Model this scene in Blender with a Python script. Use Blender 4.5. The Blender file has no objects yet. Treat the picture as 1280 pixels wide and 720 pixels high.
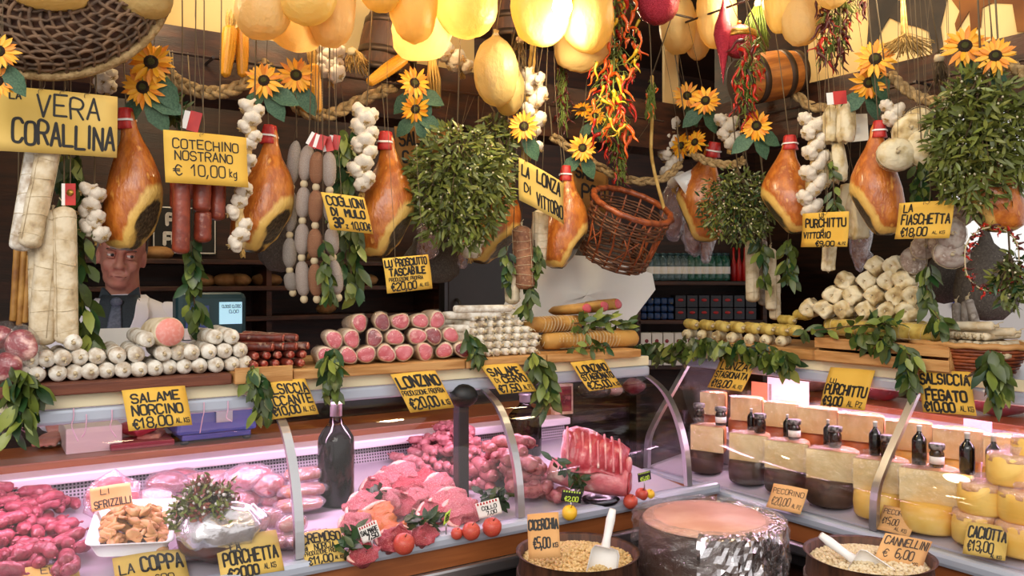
import bpy, math, random
from mathutils import Vector as V, Matrix, noise
R = random.Random(7)
PI = math.pi
sc = bpy.context.scene
COL = sc.collection

# ------------------------------------------------------------------ camera, world, lights
F, CX, HY, CZ = 1040.0, 640.0, 350.0, 1.55     # focal length in px (1280 wide), horizon row, eye height
cam = bpy.data.cameras.new('camera')
cam.sensor_width = 36.0
cam.lens = 36.0 * F / 1280.0
cam.shift_y = -(360.0 - HY) / 1280.0
cam.clip_start = 0.05
camo = bpy.data.objects.new('camera', cam)
camo.location = (0, 0, CZ)
camo.rotation_euler = (PI / 2, 0, 0)
COL.objects.link(camo)
sc.camera = camo

w = bpy.data.worlds.new('world'); sc.world = w
w.use_nodes = True
w.node_tree.nodes['Background'].inputs['Color'].default_value = (1.0, 0.96, 0.92, 1)
w.node_tree.nodes['Background'].inputs['Strength'].default_value = 0.8

def area(name, loc, target, sx, sy, power, col):
    l = bpy.data.lights.new(name, 'AREA'); l.shape = 'RECTANGLE'; l.size = sx; l.size_y = sy
    l.energy = power; l.color = col
    o = bpy.data.objects.new(name, l); COL.objects.link(o)
    o.location = loc
    o.rotation_euler = (V(target) - V(loc)).to_track_quat('-Z', 'Y').to_euler()
    return o
# daylight of the open street behind and above the viewer
area('street_daylight', (-0.6, -1.6, 3.3), (0.1, 2.6, 1.3), 3.6, 1.6, 84, (1.0, 0.95, 0.88))
sc.view_settings.view_transform = 'Standard'
sc.view_settings.look = 'None'
sc.view_settings.gamma = 1.0
sc.view_settings.use_curve_mapping = False
sc.view_settings.exposure = 0.42
try:
    sc.cycles.max_bounces = 8; sc.cycles.transparent_max_bounces = 16
    sc.cycles.caustics_reflective = False; sc.cycles.caustics_refractive = False
    sc.cycles.sample_clamp_indirect = 4.0
except Exception:
    pass

# ------------------------------------------------------------------ places
# left counter: line of its shelf's front edge OL + uL*s, depth d goes behind it; right counter likewise (t, e)
OL, uL, nL = V((-1.041, 1.871, 0)), V((.8385, .545, 0)), V((.545, -.8385, 0))
OR, uR, nR = V((1.0096, 2.5, 0)), V((.545, -.8385, 0)), V((-.8385, -.545, 0))
def L(s, d, z): return OL + uL * s - nL * d + V((0, 0, z))
def Rt(t, e, z): return OR + uR * t - nR * e + V((0, 0, z))
def P(px, py, Y): return V(((px - CX) / F * Y, Y, CZ - (py - HY) / F * Y))
def _line(o, u, px):
    r = (px - CX) / F
    return (r * o.y - o.x) / (u.x - r * u.y)
def sL(px, d): return _line(OL - nL * d, uL, px)
def tR(px, e): return _line(OR - nR * e, uR, px)
def PL(px, py, d): return P(px, py, (OL - nL * d + uL * sL(px, d)).y)
def PR(px, py, e): return P(px, py, (OR - nR * e + uR * tR(px, e)).y)
def deckz(d): return .875 + (d + .19) * .094
def _deck(px, py, o, n, h, k, d0, z0):
    r, q = (px - CX) / F, -(py - HY) / F          # point = Y*(r,1,q)
    # CZ+qY = z0+h+(d-d0)*k ; d = -((rY-ox)nx+(Y-oy)ny)
    a = -(r * n.x + n.y); b = o.x * n.x + o.y * n.y
    Y = (z0 + h + (b - d0) * k - CZ) / (q - a * k)
    return P(px, py, Y)
def DL(px, py, h=0): return _deck(px, py, OL, nL, h, .094, -.19, .875)
def DR(px, py, h=0): return _deck(px, py, OR, nR, h, .16, -.11, .853)
def deckzR(e): return .853 + (e + .11) * .16

# ------------------------------------------------------------------ mesh tools
class M:
    def __init__(s): s.v = []; s.f = []; s.m = []; s.k = 0
    def add(s, vs, fs, k=None):
        b = len(s.v); s.v.extend(V(p) for p in vs)
        for f in fs: s.f.append(tuple(b + i for i in f)); s.m.append(s.k if k is None else k)
        return s
    def merge(s, o, mw=None, k=None):
        b = len(s.v)
        s.v.extend((mw @ p) if mw is not None else p.copy() for p in o.v)
        for f, m in zip(o.f, o.m): s.f.append(tuple(b + i for i in f)); s.m.append(m if k is None else k)
        return s
    def box(s, c, size, mw=None):
        x, y, z = size[0] / 2, size[1] / 2, size[2] / 2
        vs = [V((i * x, j * y, k * z)) + V(c) for i in (-1, 1) for j in (-1, 1) for k in (-1, 1)]
        if mw is not None: vs = [mw @ p for p in vs]
        return s.add(vs, [(0, 1, 3, 2), (4, 6, 7, 5), (0, 4, 5, 1), (2, 3, 7, 6), (0, 2, 6, 4), (1, 5, 7, 3)])
    def hexa(s, a, b):                       # two quads -> closed prism
        vs = list(a) + list(b)
        return s.add(vs, [(3, 2, 1, 0), (4, 5, 6, 7)] + [(i, (i + 1) % 4, 4 + (i + 1) % 4, 4 + i) for i in range(4)])
    def tube(s, pts, r, seg=8, cap=True, flat=1.0, closed=False):
        pts = [V(p) for p in pts]; n = len(pts)
        rs = r if isinstance(r, (list, tuple)) else [r] * n
        t0 = (pts[1] - pts[0]).normalized()
        up = V((0, 0, 1)) if abs(t0.z) < .9 else V((1, 0, 0))
        x = t0.cross(up).normalized()
        b = len(s.v)
        for i, p in enumerate(pts):
            if closed: t = pts[(i + 1) % n] - pts[i - 1]
            else: t = pts[min(i + 1, n - 1)] - pts[max(i - 1, 0)]
            if t.length < 1e-9: t = t0
            t = t.normalized()
            x = (x - t * x.dot(t))
            x = x.normalized() if x.length > 1e-6 else t.orthogonal().normalized()
            y = t.cross(x)
            for j in range(seg):
                a = 2 * PI * j / seg
                s.v.append(p + x * (math.cos(a) * rs[i]) + y * (math.sin(a) * rs[i] * flat))
        for i in range(n if closed else n - 1):
            i2 = (i + 1) % n
            for j in range(seg):
                j2 = (j + 1) % seg
                s.f.append((b + i * seg + j, b + i * seg + j2, b + i2 * seg + j2, b + i2 * seg + j)); s.m.append(s.k)
        if cap and not closed:
            s.f.append(tuple(b + j for j in reversed(range(seg)))); s.m.append(s.k)
            s.f.append(tuple(b + (n - 1) * seg + j for j in range(seg))); s.m.append(s.k)
        return s
    def lathe(s, prof, seg=20, mod=None, mw=None, ks=None):
        b = len(s.v)
        for i, (r, z) in enumerate(prof):
            for j in range(seg):
                a = 2 * PI * j / seg
                rr = r * (mod(a, z, r) if mod else 1)
                p = V((math.cos(a) * rr, math.sin(a) * rr, z))
                s.v.append(mw @ p if mw is not None else p)
        for i in range(len(prof) - 1):
            for j in range(seg):
                j2 = (j + 1) % seg
                s.f.append((b + i * seg + j, b + i * seg + j2, b + (i + 1) * seg + j2, b + (i + 1) * seg + j))
                s.m.append(ks[i] if ks else s.k)
        if prof[0][0] > 1e-5: s.f.append(tuple(b + j for j in reversed(range(seg)))); s.m.append(ks[0] if ks else s.k)
        if prof[-1][0] > 1e-5: s.f.append(tuple(b + (len(prof) - 1) * seg + j for j in range(seg))); s.m.append(ks[-1] if ks else s.k)
        return s
    def ell(s, c, r, seg=14, rings=9, mw=None):
        prof = [(max(math.sin(PI * i / rings), 1e-6), -math.cos(PI * i / rings)) for i in range(rings + 1)]
        A = Matrix.Translation(V(c)) @ (mw.to_4x4() if mw is not None else Matrix()) @ Matrix.Diagonal((r[0], r[1], r[2], 1))
        return s.lathe(prof, seg, mw=A)
    def warp(s, amp, scale, off=0.0):
        for p in s.v:
            q = p * scale + V((off, off * 1.7, off * .3))
            p += V((noise.noise(q), noise.noise(q + V((31, 0, 0))), noise.noise(q + V((0, 57, 0))))) * amp
        return s
    def mesh(s, name, mats, smooth=True, off=None):
        me = bpy.data.meshes.new(name)
        me.from_pydata([tuple(p - off) if off is not None else tuple(p) for p in s.v], [], s.f)
        for m in (mats if isinstance(mats, (list, tuple)) else [mats]): me.materials.append(m)
        me.polygons.foreach_set('material_index', s.m)
        if smooth: me.polygons.foreach_set('use_smooth', [True] * len(s.f))
        me.update()
        return me

def link(name, me, parent=None, mw=None):
    o = bpy.data.objects.new(name, me); COL.objects.link(o)
    if parent is not None: o.parent = parent
    if mw is not None: o.matrix_local = mw
    return o
def tag(o, label=None, cat=None, group=None, kind=None):
    if label: o['label'] = label
    if cat: o['category'] = cat
    if group: o['group'] = group
    if kind: o['kind'] = kind
    return o
def empty(name, loc, label, cat, group=None, mw=None):
    o = bpy.data.objects.new(name, None); COL.objects.link(o); o.empty_display_size = .02
    o.matrix_world = mw if mw is not None else Matrix.Translation(V(loc))
    return tag(o, label, cat, group)
def wpart(root, name, m, mats, smooth=True):                          # world-coordinate mesh under any root
    inv = root.matrix_world.inverted()
    for i, p in enumerate(m.v): m.v[i] = inv @ p
    return link(name, m.mesh(name, mats, smooth), root)
def part(name, m, mats, root, smooth=True, bevel=0, label=None):     # m in world coordinates, root an Empty with a location only
    o = link(name, m.mesh(name, mats, smooth, V(root.location)), root)
    if bevel: bev(o, bevel)
    if label: o['label'] = label
    return o
def bev(o, w, seg=2):
    b = o.modifiers.new('bevel', 'BEVEL'); b.width = w; b.segments = seg; b.limit_method = 'ANGLE'; b.angle_limit = .6
    o.modifiers.new('wn', 'WEIGHTED_NORMAL').keep_sharp = True
def solid(name, m, mats, label, cat, group=None, smooth=True, bevel=0):  # one-mesh thing, m in world coordinates
    c = sum(m.v, V()) / len(m.v)
    c.z = min(p.z for p in m.v)
    o = link(name, m.mesh(name, mats, smooth, c)); o.matrix_world = Matrix.Translation(c)
    if bevel: bev(o, bevel)
    return tag(o, label, cat, group)
def put(name, proto, mw, label, cat, group=None):
    """A thing from a prototype [(part, mesh, [sub-parts])...] (or one mesh) placed by a matrix."""
    if not isinstance(proto, list):
        o = link(name, proto); o.matrix_world = mw
        return tag(o, label, cat, group)
    root = empty(name, None, label, cat, group, mw)
    def rec(pr, par):
        for it in pr:
            c = link(it[0], it[1], par)
            if len(it) > 2 and it[2]:
                if isinstance(it[2], Matrix): c.matrix_local = it[2]
                else: rec(it[2], c)
            if len(it) > 3 and it[3]: c['label'] = it[3]
    rec(proto, root)
    return root
def struct(name, m, mats, smooth=False):
    return tag(link(name, m.mesh(name, mats, smooth)), kind='structure')
def axes(loc, z, x=None, scale=1.0, roll=0.0):
    """Matrix at loc whose local z runs along z."""
    z = V(z).normalized()
    x = V(x) if x is not None else (V((1, 0, 0)) if abs(z.x) < .9 else V((0, 0, 1)))
    x = (x - z * x.dot(z)).normalized(); y = z.cross(x)
    m = Matrix((x, y, z)).transposed().to_4x4()
    if roll: m = m @ Matrix.Rotation(roll, 4, 'Z')
    sx = scale if isinstance(scale, (tuple, list)) else (scale,) * 3
    m = m @ Matrix.Diagonal((*sx, 1)); m.translation = V(loc)
    return m
ORD = ['first', 'second', 'third', 'fourth', 'fifth', 'sixth', 'seventh', 'eighth', 'ninth', 'tenth', 'eleventh', 'twelfth',
       'thirteenth', 'fourteenth', 'fifteenth', 'sixteenth', 'seventeenth', 'eighteenth', 'nineteenth', 'twentieth']
def smoothpath(pts, n=6):
    pts = [V(p) for p in pts]; out = []
    for i in range(len(pts) - 1):
        p0, p1, p2, p3 = pts[max(i - 1, 0)], pts[i], pts[i + 1], pts[min(i + 2, len(pts) - 1)]
        for k in range(n):
            t = k / n
            out.append(.5 * ((2 * p1) + (p2 - p0) * t + (2 * p0 - 5 * p1 + 4 * p2 - p3) * t * t + (3 * p1 - p0 - 3 * p2 + p3) * t ** 3))
    out.append(pts[-1]); return out

# ------------------------------------------------------------------ materials
def hx(h):
    def f(c): return c / 12.92 if c <= .04045 else ((c + .055) / 1.055) ** 2.4
    return tuple(f(int(h[i:i + 2], 16) / 255) for i in (0, 2, 4)) + (1,)
def mat(name, c1, c2=None, scale=20, rough=.5, bump=0, bscale=60, metal=0, lo=.4, hi=.6, kind='noise', c3=None, stretch=None,
        trans=0, sss=0, coat=0, spec=.5, emis=0, detail=4, alpha=1, rand=True):
    m = bpy.data.materials.new(name); m.use_nodes = True
    nt = m.node_tree; N, K = nt.nodes, nt.links
    b = N['Principled BSDF']
    b.inputs['Base Color'].default_value = hx(c1); b.inputs['Roughness'].default_value = rough
    b.inputs['Metallic'].default_value = metal; b.inputs['Specular IOR Level'].default_value = spec
    b.inputs['Transmission Weight'].default_value = trans
    b.inputs['Coat Weight'].default_value = coat; b.inputs['Coat Roughness'].default_value = .15
    if sss: b.inputs['Subsurface Weight'].default_value = sss; b.inputs['Subsurface Radius'].default_value = (.02, .008, .004); b.inputs['Subsurface Scale'].default_value = .5
    if emis: b.inputs['Emission Color'].default_value = hx(c1); b.inputs['Emission Strength'].default_value = emis
    if c2 or bump:
        tc = N.new('ShaderNodeTexCoord'); mp = N.new('ShaderNodeMapping')
        if stretch: mp.inputs['Scale'].default_value = stretch
        if rand:
            oi = N.new('ShaderNodeObjectInfo'); ml = N.new('ShaderNodeVectorMath'); ml.operation = 'SCALE'
            ml.inputs[0].default_value = (7, 13, 5); K.new(oi.outputs['Random'], ml.inputs['Scale'])
            ad = N.new('ShaderNodeVectorMath'); K.new(tc.outputs['Object'], ad.inputs[0]); K.new(ml.outputs[0], ad.inputs[1])
            K.new(ad.outputs[0], mp.inputs[0])
        else: K.new(tc.outputs['Object'], mp.inputs[0])
    if c2:
        if kind == 'voronoi':
            t = N.new('ShaderNodeTexVoronoi'); t.inputs['Scale'].default_value = scale; o = t.outputs['Distance']
        elif kind == 'wave':
            t = N.new('ShaderNodeTexWave'); t.inputs['Scale'].default_value = scale; t.inputs['Distortion'].default_value = 4; t.inputs['Detail'].default_value = detail; o = t.outputs['Fac']
        else:
            t = N.new('ShaderNodeTexNoise'); t.inputs['Scale'].default_value = scale; t.inputs['Detail'].default_value = detail; o = t.outputs['Fac']
        K.new(mp.outputs[0], t.inputs['Vector'])
        r = N.new('ShaderNodeValToRGB'); K.new(o, r.inputs[0])
        r.color_ramp.elements[0].position = lo; r.color_ramp.elements[0].color = hx(c1)
        r.color_ramp.elements[1].position = hi; r.color_ramp.elements[1].color = hx(c2)
        if c3: e = r.color_ramp.elements.new(min(1, hi + .12)); e.color = hx(c3)
        K.new(r.outputs[0], b.inputs['Base Color'])
    if bump:
        t2 = N.new('ShaderNodeTexNoise'); t2.inputs['Scale'].default_value = bscale; t2.inputs['Detail'].default_value = 3
        K.new(mp.outputs[0], t2.inputs['Vector'])
        bp = N.new('ShaderNodeBump'); bp.inputs['Strength'].default_value = min(bump, 1); bp.inputs['Distance'].default_value = .004 * max(1, bump)
        K.new(t2.outputs['Fac'], bp.inputs['Height']); K.new(bp.outputs[0], b.inputs['Normal'])
    return m
def film(name, col='ffffff', clear=.8, rough=.05, bump=0, bscale=30, gloss=.8):
    """Thin clear sheet: light goes straight through, the surface glints."""
    m = bpy.data.materials.new(name); m.use_nodes = True
    nt = m.node_tree; N, K = nt.nodes, nt.links
    N.remove(N['Principled BSDF']); out = N['Material Output']
    tr = N.new('ShaderNodeBsdfTransparent'); tr.inputs[0].default_value = hx(col)
    b = N.new('ShaderNodeBsdfPrincipled'); b.inputs['Base Color'].default_value = hx(col); b.inputs['Roughness'].default_value = rough
    b.inputs['Specular IOR Level'].default_value = .8
    gl = N.new('ShaderNodeBsdfGlossy'); gl.inputs['Roughness'].default_value = rough
    m2 = N.new('ShaderNodeMixShader'); m2.inputs[0].default_value = gloss; K.new(b.outputs[0], m2.inputs[1]); K.new(gl.outputs[0], m2.inputs[2])
    mx = N.new('ShaderNodeMixShader')
    lw = N.new('ShaderNodeLayerWeight'); lw.inputs['Blend'].default_value = .25
    ma = N.new('ShaderNodeMath'); ma.operation = 'MULTIPLY_ADD'; ma.inputs[1].default_value = .38; ma.inputs[2].default_value = 1 - clear; ma.use_clamp = True
    K.new(lw.outputs['Facing'], ma.inputs[0]); K.new(ma.outputs[0], mx.inputs[0])
    K.new(tr.outputs[0], mx.inputs[1]); K.new(m2.outputs[0], mx.inputs[2]); K.new(mx.outputs[0], out.inputs[0])
    if bump:
        tc = N.new('ShaderNodeTexCoord'); t2 = N.new('ShaderNodeTexNoise'); t2.inputs['Scale'].default_value = bscale; t2.inputs['Detail'].default_value = 4
        K.new(tc.outputs['Object'], t2.inputs['Vector']); bp = N.new('ShaderNodeBump'); bp.inputs['Strength'].default_value = bump; bp.inputs['Distance'].default_value = .02
        K.new(t2.outputs['Fac'], bp.inputs['Height']); K.new(bp.outputs[0], b.inputs['Normal']); K.new(bp.outputs[0], lw.inputs['Normal']); K.new(bp.outputs[0], gl.inputs['Normal'])
    return m
def glass(name):
    m = bpy.data.materials.new(name); m.use_nodes = True
    nt = m.node_tree; N, K = nt.nodes, nt.links
    N.remove(N['Principled BSDF']); out = N['Material Output']
    tr = N.new('ShaderNodeBsdfTransparent'); tr.inputs[0].default_value = (.98, .98, .98, 1)
    g = N.new('ShaderNodeBsdfGlossy'); g.inputs['Roughness'].default_value = .01
    lw = N.new('ShaderNodeLayerWeight'); lw.inputs['Blend'].default_value = .5
    pw = N.new('ShaderNodeMath'); pw.operation = 'POWER'; pw.inputs[1].default_value = 5; K.new(lw.outputs['Facing'], pw.inputs[0])
    fr = N.new('ShaderNodeMath'); fr.operation = 'MULTIPLY_ADD'; fr.inputs[1].default_value = .7; fr.inputs[2].default_value = .03; K.new(pw.outputs[0], fr.inputs[0])
    mx = N.new('ShaderNodeMixShader'); K.new(fr.outputs[0], mx.inputs[0]); K.new(tr.outputs[0], mx.inputs[1]); K.new(g.outputs[0], mx.inputs[2])
    K.new(mx.outputs[0], out.inputs[0])
    return m
def paper_light(name, col):
    """Thin dry membrane that light shines through."""
    m = mat(name, col, bump=1.2, bscale=5, rough=.4)
    nt = m.node_tree; N, K = nt.nodes, nt.links
    b = N['Principled BSDF']; out = N['Material Output']
    t = N.new('ShaderNodeBsdfTranslucent'); t.inputs[0].default_value = hx(col)
    mx = N.new('ShaderNodeMixShader'); mx.inputs[0].default_value = .55
    K.new(b.outputs[0], mx.inputs[1]); K.new(t.outputs[0], mx.inputs[2]); K.new(mx.outputs[0], out.inputs[0])
    return m

m_card = mat('card_ochre', 'e0b348', 'd6a63c', 6, .75, rand=True)
m_card2 = mat('card_pale', 'd9b765', 'cba850', 6, .75)
m_card3 = mat('card_pinkish', 'e0ac72', 'd39c60', 6, .75)
m_card4 = mat('card_brown', '96692f', '84581f', 8, .8)
m_ink = mat('marker_ink', '120d0a', rough=.6)
m_inkr = mat('marker_ink_faded', '4a3a30', rough=.7)
m_white = mat('white_paint', 'f2eeee', rough=.4)
m_paper = mat('white_paper', 'eceae4', rough=.8)
m_steel = mat('brushed_steel', 'c9c9cd', rough=.28, metal=.95)
m_steelp = mat('painted_steel', 'b9c0cf', rough=.35, metal=.3)
m_dsteel = mat('dark_steel', '4a4648', rough=.4, metal=.7)
m_black = mat('black_rubber', '0c0b0b', rough=.5)
m_woodd = mat('dark_wood', '3a1c0e', '24110a', 3, .55, bump=.3, bscale=30, stretch=(1, 1, 12), rand=False)
m_woodb = mat('beam_wood', '4a2614', '2c150b', 4, .5, bump=.3, bscale=25, stretch=(2, 2, 10), rand=False)
m_woodp = mat('pale_board', 'c4935a', 'a8743c', 5, .6, bump=.2, bscale=30, stretch=(1.5, 1.5, 14))
m_woodm = mat('red_board', '6e3a24', '5a2c1a', 5, .6, bump=.2, bscale=30, stretch=(1.5, 1.5, 14))
m_woodw = mat('counter_wood', '9a5a30', '8a4e28', 4, .35, bump=.1, stretch=(1, 1, 12), rand=False)
m_woodbar = mat('barrel_wood', 'b9722c', '8f5220', 8, .5, bump=.3, bscale=40, stretch=(6, 6, 1))
m_wooddb = mat('dark_barrel_wood', '5c3824', '3c2214', 8, .6, bump=.3, bscale=40, stretch=(6, 6, 1))
m_hoop = mat('iron_hoop', '4a3a30', rough=.5, metal=.6)
m_cream = mat('cream_wall', 'e3c38a', 'd6b375', 2, .85, rand=False)
m_wick = mat('wicker_dark', '6b4226', '4c2a16', 30, .6, bump=.4, bscale=90)
m_wickr = mat('wicker_red', '9a4c22', '6a2f14', 30, .45, bump=.4, bscale=90)
m_wickg = mat('wicker_grey', '75583f', '4e3b2c', 40, .7, bump=.4, bscale=90)
m_rope = mat('rope', 'b39668', '8f7348', 60, .85, bump=.8, bscale=180, rand=False)
m_string = mat('string', 'c0ae8c', rough=.8)
m_cord = mat('hanging_cord', '6b5a42', rough=.8)
m_hook = mat('wire_hook', 'c4c0bc', rough=.25, metal=1)
m_glass = glass('pane_glass')
m_film = film('clear_wrap', clear=.92, rough=.1, bump=.8, bscale=40)
m_filmp = film('cloudy_wrap', 'fbeef8', clear=.76, rough=.15, bump=.9, bscale=35, gloss=.55)
m_leaf = mat('bay_leaf', '48561f', '364418', 14, .42, c3='66762e')
m_leafd = mat('dark_leaf', '2a4a22', '1d3818', 14, .4)
m_leafy = mat('yellow_leaf', '828a3a', '66742e', 14, .4)
m_mist = mat('mistletoe_leaf', '787a34', '5a6226', 12, .45)
m_mistd = mat('mistletoe_leaf_dark', '464e1e', '5a6226', 12, .5)
m_twig = mat('twig', '5e4a2a', '44341e', 30, .8)
m_berry = mat('berry', 'd9cfa8', rough=.4)
m_petal = mat('petal_yellow', 'f8b828', 'f0a018', 60, .5)
m_petalo = mat('petal_orange', 'ee981c', 'e07c10', 60, .5)
m_seed = mat('flower_disc', '2c1b10', '4a3318', 200, .9, bump=1, bscale=300)
m_seedg = mat('flower_disc_centre', '6a6a28', '4c4a1c', 200, .9, bump=1, bscale=300)
m_stalk = mat('flower_stalk', '7c9a4a', rough=.5)
m_silk = mat('artificial_leaf', '4a6a4c', '34533a', 12, .6)
m_corn = mat('corn_kernels', 'e0a028', 'c98214', 60, .4)
m_husk = mat('corn_husk', 'cda860', 'a9853f', 20, .8)
m_garlic = mat('garlic_skin', 'e6dccc', 'd2c2aa', 16, .5, c3='ac929c', lo=.42, hi=.66, bump=.3, bscale=40)
m_garlics = mat('garlic_stem', 'c2a570', 'a08050', 40, .9)
m_blad = paper_light('bladder_skin', 'f7da82')
m_bladp = paper_light('bladder_skin_pale', 'f2d490')
m_bladg = paper_light('bladder_skin_olive', 'd2b878')
m_red = mat('red_plastic', 'b01818', rough=.35)
m_redp = mat('red_paper', 'a81a18', 'c02a20', 20, .5)
m_glit = mat('red_glitter', '8a0c1c', 'd84458', 400, .25, metal=.6, kind='voronoi', lo=.2, hi=.6, bump=1, bscale=500)
m_gold = mat('gold_braid', 'b98a3a', '8a6424', 200, .35, metal=.7)
m_chr = mat('chili_red', 'c02812', 'a01a0c', 20, .3)
m_cho = mat('chili_orange', 'e0641c', 'd84a12', 20, .3)
m_chy = mat('chili_yellow', 'd9b02c', 'c4a020', 20, .35)
m_chd = mat('chili_dry', '5c140c', '3e0e0a', 20, .35)
m_chg = mat('chili_stem', '6a7a2c', rough=.5)
m_sal = mat('salami_mould', 'e2ddd2', 'b7a793', 40, .85, c3='8d7660', lo=.42, hi=.62, bump=.7, bscale=70)
m_cor = mat('corallina_skin', 'd6c7ab', 'c0ab88', 30, .85, c3='978164', lo=.42, hi=.6, bump=.9, bscale=60)
m_coral = mat('grey_salami', 'a39a92', '7e726a', 40, .8, c3='b8b0a8', bump=.6, bscale=80)
m_mula = mat('mule_salami', 'b0a49a', '8a7468', 50, .75, c3='d5cdc6', bump=.6, bscale=80)
m_mulb = mat('mule_salami_brown', '9a6a4a', '7a4c34', 50, .7, c3='b8926e', bump=.6, bscale=80)
m_purch = mat('purchittu_skin', 'dccfae', 'bfa878', 26, .8, c3='8a7048', lo=.42, hi=.58, bump=1.6, bscale=45)
m_yel = mat('yellow_sausage', 'cbb15c', 'b2933e', 30, .6, c3='8e702e', bump=.4, bscale=60)
m_cote = mat('cotechino_skin', '8c3c26', '6e2a1c', 30, .35, c3='b06a4e', bump=.4, bscale=70)
m_dry = mat('dry_sausage', '6a2416', '4a1a12', 40, .45, c3='a07a66', bump=.7, bscale=80)
m_drye = mat('dry_sausage_cut', '8c2a1c', 'c4846c', 150, .4, kind='noise', lo=.45, hi=.7)
m_mort = mat('mortadella_cut', 'd98478', 'e0a096', 120, .5, lo=.45, hi=.7)
m_lonz = mat('loin_cut', 'd4606a', 'c04450', 30, .35, c3='e8a8a2', lo=.35, hi=.6)
m_lonzd = mat('loin_cut_dark', '9c2a38', '7c1c2c', 30, .35, c3='d48a86', lo=.35, hi=.65)
m_lonzr = mat('loin_fat_rim', 'e6cdb4', 'd0ab88', 30, .5)
m_netted = mat('bound_loin', 'b98a44', '94642a', 16, .6, c3='7a4a20', bump=.5, bscale=40)
m_ham = mat('ham_skin', 'c9772a', 'a4531b', 7, .34, c3='dd9a46', lo=.36, hi=.6, bump=.5, bscale=24, coat=.25)
m_hamf = mat('ham_fat', 'dcb05a', 'c08f3c', 20, .45)
m_hamd = mat('ham_mould', '33291f', '4c3e2e', 40, .9, c3='6a5840', bump=1, bscale=90)
m_hamg = mat('ham_grey', '5c544c', '443c36', 12, .7, c3='7c746c', bump=.6, bscale=40)
m_meat = mat('fresh_meat', 'a8323e', 'bc4a54', 26, .3, c3='e6b0ac', lo=.42, hi=.56, bump=.9, bscale=50, detail=6)
m_meatp = mat('pink_meat', 'c2606a', 'd07e82', 22, .3, c3='eec8c0', lo=.42, hi=.58, bump=.9, bscale=50, detail=6)
m_meatf = mat('meat_fat', 'ecc4b4', 'e0a49a', 14, .38, bump=.3, sss=.1)
m_meato = mat('marinated_meat', 'd0762e', 'c05a34', 20, .35, c3='e0a860', bump=.4)
m_saus = mat('fresh_sausage', 'a84c5c', '86303f', 45, .36, c3='c98088', lo=.38, hi=.6, bump=.9, bscale=80)
m_sausp = mat('pale_sausage', 'c07e84', 'a4585f', 45, .36, c3='dcaaa8', lo=.38, hi=.6, bump=.9, bscale=80)
m_sausb = mat('brown_sausage', 'ae686a', '884448', 55, .4, c3='d09a94', lo=.4, hi=.66, bump=.5, bscale=60)
m_crem = mat('cremoso_sausage', 'c87c5e', 'b8684e', 30, .4)
m_crack = mat('crackling', 'c99a62', 'b07a44', 30, .55, c3='dcb98a', bump=.6, bscale=60)
m_chew = mat('cheese_paste', 'edd29c', 'e2bf80', 12, .5, bump=.25, bscale=40)
m_cher = mat('cheese_rind', 'c98a4e', 'b4723c', 20, .55)
m_chero = mat('cheese_rind_orange', 'c46a34', 'a8562a', 20, .5)
m_cherd = mat('cheese_rind_dark', '4c3426', '382418', 20, .6, c3='6a4c38', bump=.6, bscale=50)
m_chey = mat('caciotta_rind', 'f0c86c', 'e8b450', 12, .4, sss=.1)
m_bot = mat('bottle_glass_dark', '0c0806', rough=.05, spec=.7)
m_wine = mat('bottle_glass_wine', '0c0405', rough=.07, spec=.4)
m_caps = mat('capsule_silver', 'd4d0d4', rough=.3, metal=.6)
m_label = mat('jar_lid_dark', '201c1c', '8a8684', 120, .4)
m_labelw = mat('label_white', 'e8e2dc', rough=.6)
m_jar = mat('jar_contents', '1c1412', '3a2218', 80, .08)
m_skin = mat('skin', 'c48d7a', 'b87868', 14, .5, sss=.15, rand=False)
m_hair = mat('grey_hair', '8a847e', '5c5650', 60, .6)
m_coat = mat('white_coat', 'e6e4ee', rough=.8)
m_shirt = mat('dark_shirt', '2f3a42', '28323a', 200, .8)
m_tie = mat('grey_tie', '5c6478', '4a5264', 120, .6)
m_eye = mat('eye_white', 'd8d0cc', rough=.2)
m_iris = mat('iris', '1c120c', rough=.15)
m_lip = mat('lip', '8e4c46', rough=.5)
m_bean = mat('dry_beans', 'dcc088', 'c9a468', 60, .55)
m_beanw = mat('white_beans', 'e4d2b0', 'd4bc92', 60, .55)
m_foil = mat('foil', 'd8d4d8', rough=.18, metal=1, bump=1, bscale=22)
m_scoop = mat('white_scoop', 'efece8', rough=.35)
m_tray = mat('white_tray', 'f0eef2', rough=.35)
m_blue = mat('blue_scale_body', '4a5c9c', '43548f', 4, .4)
m_teal = mat('teal_terminal', '28484e', rough=.4)
m_lcd = mat('lcd', 'a9d6e8', rough=.3, emis=.55)
m_green = mat('green_tag', 'b8d44a', rough=.5)
m_fruit = mat('red_fruit', 'c8503e', 'b03a34', 14, .4, c3='dc8a4c', lo=.4, hi=.58)
m_fruity = mat('lemon', 'e8b830', rough=.4)
m_floor = mat('floor_tiles', '6a5a50', '58483e', 4, .5, rand=False)
m_choc = mat('black_board', '141312', '1e1c1b', 10, .7)
m_water = mat('water_bottle', '8fb4bc', rough=.06, trans=.75)
m_waterg = mat('water_bottle_green', '4f9a86', rough=.06, trans=.7)
m_bluepk = mat('blue_packet', '1c3a6a', '14284c', 30, .35, c3='c8a63c', hi=.66)
m_dkpk = mat('dark_box', '14141e', '1c1c2a', 20, .4)
m_fuzz = mat('dried_grass', 'd0a862', 'a98444', 60, .9)
m_fabric = mat('mural_dark', '2c2622', '4a3c30', 6, .8, rand=False)
m_muralb = mat('mural_brown', '8a5420', '6a3c14', 6, .8, rand=False)
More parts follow.
